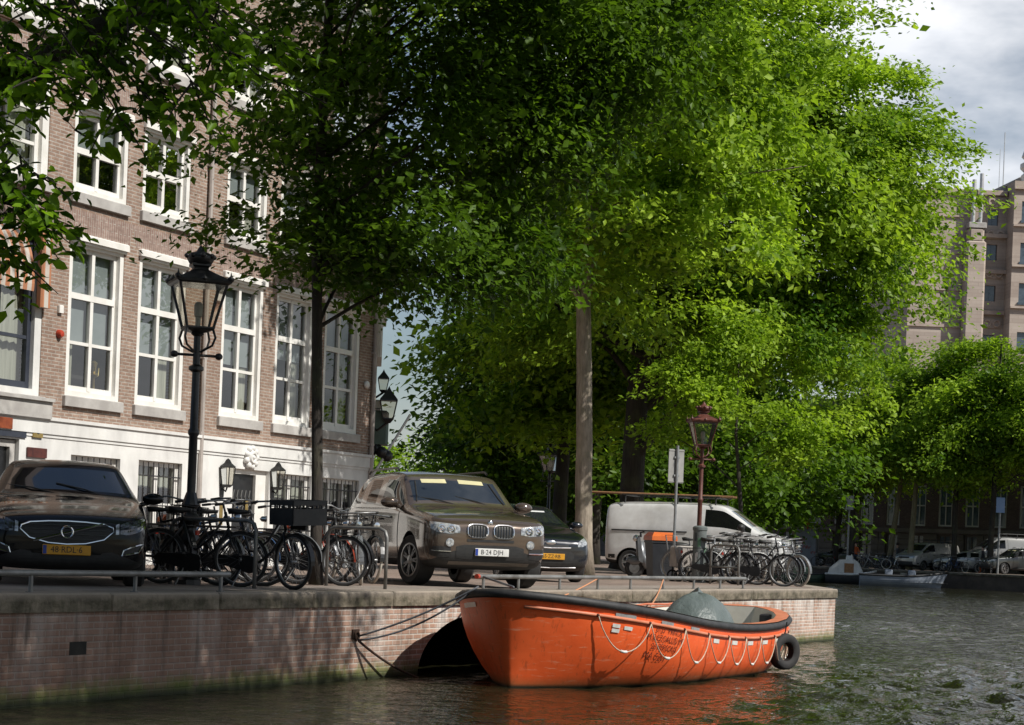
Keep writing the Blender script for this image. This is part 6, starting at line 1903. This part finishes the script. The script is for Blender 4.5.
SS = [0, .02, .07, .15, .27, .45, .7, 1.0, 1.4, 1.9, 2.5, 3.1, 3.7, 4.3, 4.9, 5.5, 6.1, 6.7, 7.2, 7.6, 7.85, 8.02, 8.14, 8.22, 8.27, BLEN]
VV = [0, .06, .14, .24, .34, .46, .58, .7, .8, .9, 1.0]
m = MB()
for side in (1, -1):
    b = len(m.v)
    for s in SS: 
        for v in VV: m.v.append(tuple(hull_pt(s, v, side)))
    nv = len(VV)
    for i in range(len(SS) - 1):
        for j in range(nv - 1):
            m.f.append([b + i * nv + j, b + (i + 1) * nv + j, b + (i + 1) * nv + j + 1, b + i * nv + j + 1]); m.m.append(0)
hull = m.build('hull', M_hull, BT)
bm = bmesh.new(); bm.from_mesh(hull.data); bmesh.ops.remove_doubles(bm, verts=bm.verts, dist=.002); bmesh.ops.recalc_face_normals(bm, faces=bm.faces); 
for f in bm.faces: f.smooth = True
bm.to_mesh(hull.data); bm.free(); hull.data.set_sharp_from_angle(angle=R(50))
m = MB()
pts = [hull_pt(s, 0, 1) for s in SS] + [hull_pt(s, 0, -1) for s in SS[-2:0:-1]]
m.tube([p + Vector((0, 0, -.01)) for p in pts], .054, 12, closed=True); m.build('rubber_gunwale', M_fender, BT, smooth=True)
m = MB()                                                        # lower rubbing strake
pts = [hull_at(s, sheer(s) - .145, .012, 1) for s in SS[2:-1]]
m.tube(pts, .022, 8); m.build('rubbing_strake', M_caprail, BT, smooth=True)
# cap rail and inner skin
m = MB(); m2 = MB()
S3 = [s for s in SS if .3 < s < BLEN - .1]
def inner(s, v, side): 
    p = hull_pt(s, v * .62, side, .0); c = Vector((4.4, 0, p.z)); 
    ins = .17
    q = hull_pt(s, v * .62, side, ins); 
    q.x = 4.4 + (q.x - 4.4) * .962
    return q
for side in (1, -1):
    for a, b in zip(S3[:-1], S3[1:]):
        m.quad(hull_pt(a, 0, side) + Vector((0, 0, .055)), hull_pt(b, 0, side) + Vector((0, 0, .055)), inner(b, 0, side) + Vector((0, 0, .055)), inner(a, 0, side) + Vector((0, 0, .055)))
        for k in range(6):
            m2.quad(inner(a, k / 6, side) + Vector((0, 0, .05)), inner(b, k / 6, side) + Vector((0, 0, .05)), inner(b, (k + 1) / 6, side) + Vector((0, 0, .05)), inner(a, (k + 1) / 6, side) + Vector((0, 0, .05)))
# round off the stern
a = S3[-1]
m.quad(hull_pt(a, 0, 1) + Vector((0, 0, .055)), hull_pt(BLEN, 0, 1) + Vector((0, 0, .055)), hull_pt(a, 0, -1) + Vector((0, 0, .055)), (inner(a, 0, 1) + inner(a, 0, -1)) / 2 + Vector((0, 0, .055)))
for k in range(6): m2.quad(inner(a, k / 6, 1) + Vector((0, 0, .05)), inner(a, k / 6, -1) + Vector((0, 0, .05)), inner(a, (k + 1) / 6, -1) + Vector((0, 0, .05)), inner(a, (k + 1) / 6, 1) + Vector((0, 0, .05)))
m.build('cap_rail', M_caprail, BT); m2.build('inner_skin', M_inner, BT, smooth=True)
m = MB(); m.poly([(inner(s, .75, 1).x, inner(s, .75, 1).y, .16) for s in S3] + [(inner(s, .75, -1).x, inner(s, .75, -1).y, .16) for s in S3[::-1]]); m.build('floor', pm('boat_floor', (.25, .24, .21), (.18, .17, .15), 3, .7), BT)
m = MB(); m.poly([(inner(s, 0, 1).x, inner(s, 0, 1).y, sheer(s) - .02) for s in S3 if s < 2.0] + [(inner(s, 0, -1).x, inner(s, 0, -1).y, sheer(s) - .02) for s in S3[::-1] if s < 2.0]); m.build('foredeck', M_inner, BT)
for sx in (3.0, 4.6):
    m = MB(); w_ = b_half(sx) - .18; m.cbox(sx - .16, sx + .16, -w_, w_, .50, .55, .01); m.build('thwart', M_inner, BT)
m = MB()
for side in (1, -1):
    for a, b in zip([s for s in S3 if 2 < s < 8.2][:-1], [s for s in S3 if 2 < s < 8.2][1:]):
        pa, pb = inner(a, .35, side), inner(b, .35, side)
        m._add([(pa.x, pa.y, .52), (pb.x, pb.y, .52), (pb.x, pb.y * .66, .52), (pa.x, pa.y * .66, .52)], [(0, 1, 2, 3)])
m.build('side_bench', M_wtape, BT)
m = MB(); m.cbox(5.1, 5.9, -.35, .35, .16, .74, .03); m.build('engine_box', M_wtape, BT)
m = MB(); m.cbox(7.6, 7.95, -.98, -.62, .52, .82, .02); m.build('locker', M_fender, BT)
# silver tape and lettering on the port side
def on_hull(s0, z0, off):
    return lambda a, b: hull_at(s0 + a, z0 + b, off)
def decal(mb, s0, s1, zt, h, off=.006, n=5):
    for k in range(n):
        a, b = s0 + (s1 - s0) * k / n, s0 + (s1 - s0) * (k + 1) / n
        mb.quad(hull_at(a, sheer(a) - zt - h, off), hull_at(b, sheer(b) - zt - h, off), hull_at(b, sheer(b) - zt, off), hull_at(a, sheer(a) - zt, off))
loops = [.62, 1.36, 2.2, 3.05, 3.85, 4.55, 5.2, 5.85, 6.45, 6.75, 7.2]
for k in range(len(loops) - 1):
    a, b = loops[k], loops[k + 1]; c = (a + b) / 2
    m = MB(); wd = .30 if k < 3 else .22
    decal(m, c - wd / 2, c + wd / 2, .085 if k < 3 else .19, .055); m.build('reflective_tape', M_tape if k < 3 else M_wtape, BT)
for s0, s1, zt in ((.82, .92, .22), (.82, .92, .28), (.98, 1.10, .23)):
    m = MB(); decal(m, s0, s1, zt, .045, .006, 2); m.build('white_patch', M_wtape, BT)
for side_s in (.35,):
    m = MB()
    for k in range(4):
        a, b = .18 + .06 * k, .18 + .06 * (k + 1)
        m.quad(hull_at(a, sheer(a) - .17, .006, -1), hull_at(b, sheer(b) - .17, .006, -1), hull_at(b, sheer(b) - .11, .006, -1), hull_at(a, sheer(a) - .11, .006, -1))
    m.build('reflective_tape', M_tape, BT)
M_letter = pm('stencil_brown', (.07, .014, .008), (.16, .03, .012), 18, .6)
for txt, z0, s0, sz in (('3127  PRINCE', -.20, 1.86, .115), ('M.8.EZOALLID MT.', -.31, 1.84, .115), ('26 PERSONS', -.42, 1.80, .115), ('MA 5201', -.545, 1.66, .14)):
    m = MB(); vs, fs = text_mesh(txt, sz)
    m._add([hull_at(s0 + a * .98, sheer(s0 + a * .98) + z0 + b, .006) for a, b in vs], fs)
    m.build('stencil_lettering', M_letter, BT, fix=False)
# grab line in festoons
for k in range(len(loops) - 1):
    a, b = loops[k], loops[k + 1]; dip = .36 if k < 3 else .33
    pts = []
    for q in range(15):
        u = q / 14; s = a + (b - a) * u; zz = sheer(s) - .15 - dip * (1 - (2 * u - 1) ** 2) ** .8
        pts.append(hull_at(s, zz, .05 + .05 * math.sin(PI * u)))
    m = MB(); m.tube(pts, .0075, 6); g = m.build('grab_line', M_rope, BT, smooth=True)
    m = MB(); i = 7; m.tube([pts[6] + (pts[7] - pts[6]) * .2, pts[7], pts[8] + (pts[7] - pts[8]) * .2], .018, 8); m.build('line_sleeve', M_wtape, g, smooth=True)
    m = MB(); p = hull_at(a, sheer(a) - .14, .03); m.sphere(p, .02, 8, 6); m.build('line_eye', M_float, BT, smooth=True)
m = MB(); pts = [hull_pt(s, 0, -1) + Vector((.0, -.10, .10 + .02 * math.sin(9 * s))) for s in (4.6, 5.2, 5.9, 6.6, 7.2, 7.6, 7.9)]; m.tube(pts, .016, 6); m.build('coiled_line', M_caprail, BT, smooth=True)
def bl(p): return ORG + Matrix.Rotation(BROT, 3, 'Z') @ Vector(p)

# grey-green tarpaulin over the steering stand
t = NT('tarpaulin'); v = t.coords('Object')
n = t.noise(v, 3, 5, .6, 1.2)
t.link(t.mix(n, (.075, .095, .09), (.125, .15, .142)), t.b.inputs['Base Color']); t.b.inputs['Roughness'].default_value = .42
t.bump(t.noise(t.coords('Object', (7, 7, 1.6)), 1.0, 4, .6, 1.5), .5, .04)
m = MB(); n = 40; rings = []
prof = [(1.08, 0.0), (1.0, .14), (.88, .36), (.78, .58), (.62, .78), (.42, .90), (.22, .95), (.0, .97)]
rs = random.Random(3)
for q, (rr, h) in enumerate(prof):
    for k in range(n):
        a = 2 * PI * k / n
        fold = 1 + (.07 * math.sin(5 * a + 1) + .05 * math.sin(9 * a + 2.2) + .035 * math.sin(14 * a)) * (1 - h / .95)
        m.v.append((0.74 * rr * fold * math.cos(a) + .12 * h, .62 * rr * fold * math.sin(a), h * (.66 + .06 * math.sin(2 * a + .6) + .05 * math.sin(3 * a))))
for q in range(len(prof) - 1):
    for k in range(n):
        m.f.append([q * n + k, q * n + (k + 1) % n, (q + 1) * n + (k + 1) % n, (q + 1) * n + k]); m.m.append(0)
tp = m.build('tarpaulin', t.mat, smooth=True); tp.location = bl((6.7, .1, .46)); tp.rotation_euler = (0, 0, BROT)
tag(tp, 'crumpled grey-green tarpaulin draped over the steering stand of the orange boat', 'tarpaulin')

# tyre fender at the port quarter
ty = empty('tyre_fender', bl(hull_at(6.3, .35, .10)), 0, 'black car tyre hung as a fender on the stern of the orange boat', 'tyre')
ty.rotation_euler = (0, 0, R(37))
m = MB(); m.lathe([(.17, -.07), (.20, -.10), (.29, -.105), (.325, -.08), (.335, 0), (.325, .08), (.29, .105), (.20, .10), (.17, .07), (.19, 0), (.17, -.07)], 36, (0, 0, 0), 'Y')
m.f = [f for f in m.f if len(f) == 4]; m.m = m.m[:len(m.f)]
m.build('tyre_ring', M_tyre, ty, smooth=True)
m = MB(); m.tube([(0, 0, .33), (0, -.04, .55)], .012, 6); m.build('hanging_rope', M_under, ty)
ty.scale = (.8, .8, .8)

# mooring lines
def rope(pts, r, mt, label, sag=0.0, n=14):
    P = []
    for a, b in zip(pts[:-1], pts[1:]):
        a, b = Vector(a), Vector(b)
        for k in range(n): 
            u = k / n; P.append(a.lerp(b, u) - Vector((0, 0, sag * 4 * u * (1 - u))))
    P.append(Vector(pts[-1]))
    m = MB(); c = P[0].copy(); m.tube([p - c for p in P], r, 6)
    o = m.build('mooring_rope', mt, smooth=True); o.location = c
    return tag(o, label, 'rope', 'mooring ropes of the orange boat')
ring = S(6.52, -.06, .54)
M_grope = pm('grey_rope', (.13, .135, .15), (.07, .07, .075), 30, .8)
bow = bl(hull_pt(.12, 0, -1) + Vector((0, .0, .07)))
rope([ring, bow], .014, M_grope, 'upper grey mooring rope from the wall ring to the bow of the orange boat', .05)
rope([ring + Vector((0, 0, -.05)), bl(hull_pt(.2, 0, -1) + Vector((0, 0, .02)))], .014, M_grope, 'lower grey mooring rope from the wall ring to the bow of the orange boat', .12)
rope([ring + Vector((0, 0, -.06)), S(7.9, -.25, -.05)], .016, M_iron, 'dark rope hanging from the wall ring down into the water', .06)
M_orope = pm('orange_rope', (.60, .28, .14), (.45, .2, .1), 40, .8)
rope([S(14.2, .22, QZ + .18), bl(hull_pt(3.4, 0, -1) + Vector((0, 0, .07)))], .012, M_orope, 'orange rope from the low rail to the middle of the orange boat', .05)
rope([S(16.9, .22, QZ + .18), bl(hull_pt(7.4, 0, -1) + Vector((0, 0, .07)))], .012, M_orope, 'orange rope from the low rail to the stern of the orange boat', .06)
rope([S(10.3, .22, QZ + .19), bl((.02, 0, sheer(0) + .06))], .016, M_grope, 'short grey rope tying the bow of the orange boat to the end of the rail', .0)
# ======================================================= life on the far bank
def qpos(px, wd=0.0, z=0.0):
    b = min((abs(at(px, 575, FB(k / 8, wd).y).x - FB(k / 8, wd).x), k / 8) for k in range(-250, 700))[1]
    return FB(b, wd, z)
# --- boats
def small_boat(name, label, L, B, H, mt, rim, px, out, rz, inner, sc=(1, 1, 1.1)):
    rt = empty(name, qpos(px, -out, 0), rz, label, 'boat', 'small boats at the far quay')
    m = MB(); ns, nv = 18, 7
    def hp(s, v, sd):
        q = s / L
        b = B / 2 * (1 - max(0, 1 - q / .45) ** 2.2) ** .8 * (1 - .18 * max(0, (q - .7) / .3) ** 2)
        zs = H * (1 + .45 * max(0, 1 - q / .5) ** 2); z = zs + (-.25 - zs) * v
        return Vector((s - (1 - q) ** 5 * .35 * max(z, 0) / H, sd * b * max(0, 1 - v ** 2.4) ** .6, z))
    for sd in (1, -1):
        for i in range(ns):
            for k in range(nv):
                a, b = L * i / ns, L * (i + 1) / ns
                m.quad(hp(a, k / nv, sd), hp(b, k / nv, sd), hp(b, (k + 1) / nv, sd), hp(a, (k + 1) / nv, sd))
    for k in range(nv): m.quad(hp(L, k / nv, 1), hp(L, k / nv, -1), hp(L, (k + 1) / nv, -1), hp(L, (k + 1) / nv, 1))
    m.build('hull', mt, rt, auto=45)
    m = MB(); P = [hp(L * i / ns, 0, 1) for i in range(ns + 1)] + [hp(L * i / ns, 0, -1) for i in range(ns, 0, -1)]
    m.tube(P, .06, 8, closed=True); m.build('gunwale', rim, rt, smooth=True)
    m = MB(); m.poly([(p.x, p.y * .93, H * .45) for p in P]); m.build('deck', inner, rt)
    rt.scale = sc
    return rt
M_blueboat = pm('pale_blue_hull', (.28, .31, .36), (.20, .23, .28), 2, .45)
M_whiteboat = pm('white_hull', (.66, .66, .63), (.5, .5, .47), 2, .4)
M_darkhull = pm('dark_hull', (.03, .035, .04), (.05, .05, .05), 3, .5)
M_greenboat = pm('green_hull', (.05, .09, .06), (.08, .12, .08), 3, .6)
sb = small_boat('sloop', 'pale blue-grey open sloop moored at the far quay', 5.6, 2.1, .62, M_blueboat, M_fender, 941, 1.6, R(172), M_inner, (.93, 1, 1.15))
for xx in (2.0, 3.6):
    m = MB(); m.cbox(xx - .25, xx + .25, -.4, .4, .28, .95, .05); m.build('console', M_blueboat, sb)
nb = small_boat('cabin_boat', 'white motor boat with a low cabin and a hatch at the far quay', 4.6, 2.0, .55, M_darkhull, M_whiteboat, 871, 1.5, R(168), M_inner, (.66, .85, 1.15))
m = MB(); m.prism([(.7, .5), (1.3, 1.25), (1.8, 1.45), (3.2, 1.40), (4.2, .9), (4.4, .5)], -.8, .8); m.build('cabin', M_whiteboat, nb)
m = MB(); m.bb(1.75, 2.7, .80, .82, .65, 1.2); m.build('hatch', M_wood, nb)
m = MB(); m.cbox(1.9, 2.6, -.5, .5, 1.40, 1.66, .08); m.build('roof_box', M_whiteboat, nb)
gb = small_boat('barge', 'low green work barge just past the near quay corner', 5.2, 2.0, .5, M_greenboat, M_fender, 829, 2.6, R(165), M_greenboat, (.75, .9, 1))
m = MB(); m.cbox(1.6, 3.2, -.6, .6, .3, 1.0, .1); m.build('cover', pm('green_cover', (.16, .24, .14), (.10, .15, .09), 3, .7), gb)
# --- street pieces
def far_post(px, wd, h, label, sgn):
    o = empty('sign_post', qpos(px, wd, QZ), 0, label, 'sign')
    m = MB(); m.tube([(0, 0, 0), (0, 0, h)], .07, 8); m.build('pole', M_galv, o)
    m = MB(); m.cbox(-.28, .28, -.10, -.07, h - 1.0, h, .02); m.build('sign_panel', sgn, o)
    return o
far_post(847, .6, 5.0, 'slim pale sign post behind the white cabin boat', M_galv)
p_ = far_post(998, .8, 5.0, 'parking sign on a post in front of the pale truck', pm('blue_sign', (.25, .35, .55), (.2, .3, .5), 3, .5))
cb = empty('switch_cabinet', qpos(805, 2.2, QZ), R(-20), 'grey switch cabinet with red scribbles and a red lamp above', 'cabinet')
m = MB(); m.cbox(-.8, .8, -.4, .4, 0, 2.6, .05); m.build('cabinet_body', pm('cabinet_grey', (.20, .21, .23), (.14, .15, .17), 2, .6), cb)
m = MB()
rng = random.Random(8)
for k in range(7):
    x0, z0 = rng.uniform(-.6, .4), rng.uniform(.7, 2.0); pts = [(x0 + .07 * q, -.41, z0 + .12 * math.sin(q * 2.1 + k)) for q in range(6)]; m.tube(pts, .02, 4)
    m.build('scribble', M_red, cb); m = MB()
m = MB(); m.sphere((.1, -.2, 2.95), .17, 10, 8); m.tube([(.1, -.2, 2.6), (.1, -.2, 2.9)], .05, 6); m.build('red_lamp', M_tail, cb, smooth=True)
# --- bicycles along the far rail: whole bicycles, shared meshes
for i, px in enumerate((823, 858, 866, 873, 880, 887, 893, 900, 946, 953, 972, 986, 993)):
    c = copy_tree((bB, bE, bC, bO)[i % 4]); c.location = qpos(px, 1.1 + .5 * (i % 3), QZ); c.rotation_euler = (R((i % 3 - 1) * 4), 0, R(150 + 22 * ((i * 7) % 5)))
    c['group'] = 'bicycles on the far quay'
    c['label'] = 'bicycle among those parked along the far quay under the trees'
# --- people: skinned bodies with clothing and hair
def person(name, label, base, rz, pose, top, legs, skin, hair, held=None):
    """pose: joint dict in metres, local +x is where the person looks"""
    rt = empty(name, base, rz, label, 'person')
    J = dict(pelvis=(0, 0, .95), waist=(0, 0, 1.10), chest=(.02, 0, 1.32), neck=(.02, 0, 1.50), head0=(.03, 0, 1.58), head1=(.035, 0, 1.74),
             lsh=(.0, .19, 1.43), lel=(-.03, .25, 1.15), lwr=(.06, .25, .92), lha=(.09, .25, .82), rsh=(.0, -.19, 1.43), rel=(-.03, -.25, 1.15), rwr=(.06, -.25, .92), rha=(.09, -.25, .82),
             lhip=(0, .10, .92), lkn=(.03, .11, .50), lan=(-.02, .11, .09), lto=(.14, .12, .04), rhip=(0, -.10, .92), rkn=(.03, -.11, .50), ran=(-.02, -.11, .09), rto=(.14, -.12, .04))
    J.update(pose)
    rad = dict(pelvis=.14, waist=.125, chest=.15, neck=.055, head0=.075, head1=.095, lsh=.07, lel=.045, lwr=.032, lha=.035, lhip=.10, lkn=.062, lan=.042, lto=.035)
    E = [('pelvis', 'waist'), ('waist', 'chest'), ('chest', 'neck'), ('neck', 'head0'), ('head0', 'head1')]
    for s in 'lr': E += [('chest', s + 'sh'), (s + 'sh', s + 'el'), (s + 'el', s + 'wr'), (s + 'wr', s + 'ha'), ('pelvis', s + 'hip'), (s + 'hip', s + 'kn'), (s + 'kn', s + 'an'), (s + 'an', s + 'to')]
    names = list(J); idx = {n: i for i, n in enumerate(names)}
    me = bpy.data.meshes.new('body'); me.from_pydata([J[n] for n in names], [(idx[a], idx[b]) for a, b in E], [])
    o = bpy.data.objects.new('body', me); COL.objects.link(o)
    sk = o.modifiers.new('s', 'SKIN'); o.modifiers.new('b', 'SUBSURF').levels = 1
    for n in names:
        r = rad.get(n) or rad.get('l' + n[1:])
        v = me.skin_vertices[0].data[idx[n]]; v.radius = (r, r); v.use_root = n == 'pelvis'
    out = bpy.data.meshes.new_from_object(o.evaluated_get(bpy.context.evaluated_depsgraph_get()))
    bpy.data.objects.remove(o)
    for m_ in (skin, top, legs): out.materials.append(m_)
    kn = idx
    for p in out.polygons:
        z = p.center.z; p.use_smooth = True
        near_hand = min((Vector(J[k]) - p.center).length for k in ('lha', 'rha', 'lwr', 'rwr')) < .085
        p.material_index = 0 if (z > 1.50 or near_hand) else (1 if z > .98 else 2)
    b = bpy.data.objects.new('body', out); COL.objects.link(b); b.parent = rt
    h = Vector(J['head1']); m = MB(); m.sphere(h + Vector((-.02, 0, .02)), .115, 12, 8, (1.0, .92, .9)); m.v = [v for v in m.v]; m.build('hair', hair, rt, smooth=True)
    return rt
M_skin = pm('skin_tone', (.48, .29, .21), (.42, .25, .18), 8, .6)
M_hair = pm('dark_hair', (.03, .02, .015), None, 8, .7)
M_cor = pm('orange_cloth', (.62, .12, .02), (.5, .09, .015), 6, .8)
M_cdk = pm('black_cloth', (.015, .015, .018), (.03, .03, .03), 6, .85)
M_cgr = pm('grey_cloth', (.12, .12, .13), (.08, .08, .09), 6, .85)
M_lime = pm('lime_bag', (.35, .62, .03), (.28, .5, .02), 6, .6)
walk = dict(lkn=(.16, .11, .52), lan=(.10, .11, .10), lto=(.26, .12, .05), rkn=(-.06, -.11, .50), ran=(-.26, -.11, .14), rto=(-.12, -.12, .04), lel=(-.12, .25, 1.17), lwr=(-.10, .25, .93), lha=(-.07, .25, .84), rel=(.06, -.25, 1.17), rwr=(.20, -.25, .97), rha=(.24, -.25, .88))
person('person', 'person in an orange jacket walking under the far trees behind the cabin boat', qpos(855, 3.0, QZ), R(200), walk, M_cor, M_cdk, M_skin, M_hair)
person('person', 'person in dark clothes standing by the far bicycles left of the silver minivan', qpos(897, 2.6, QZ), R(150), {}, M_cgr, M_cdk, M_skin, M_hair)
person('person', 'person in a black jacket and orange trousers in front of the pale truck', qpos(982, 1.6, QZ), R(160), walk, M_cdk, M_cor, M_skin, M_hair)
bg_ = MB(); bg_.lathe([(.0, 0), (.24, .02), (.30, .2), (.26, .48), (.14, .58), (.16, .62), (.0, .63)], 12); bo = bg_.build('shopping_bag', M_lime, smooth=True); bo.location = qpos(899.5, 2.2, QZ + .25); tag(bo, 'bright lime green bag near the nose of the silver minivan', 'bag')
m = MB(); m.tube([(0, .1, .6), (0, .07, .75), (0, -.07, .75), (0, -.1, .6)], .015, 5); m.build('handle', M_lime, bo)
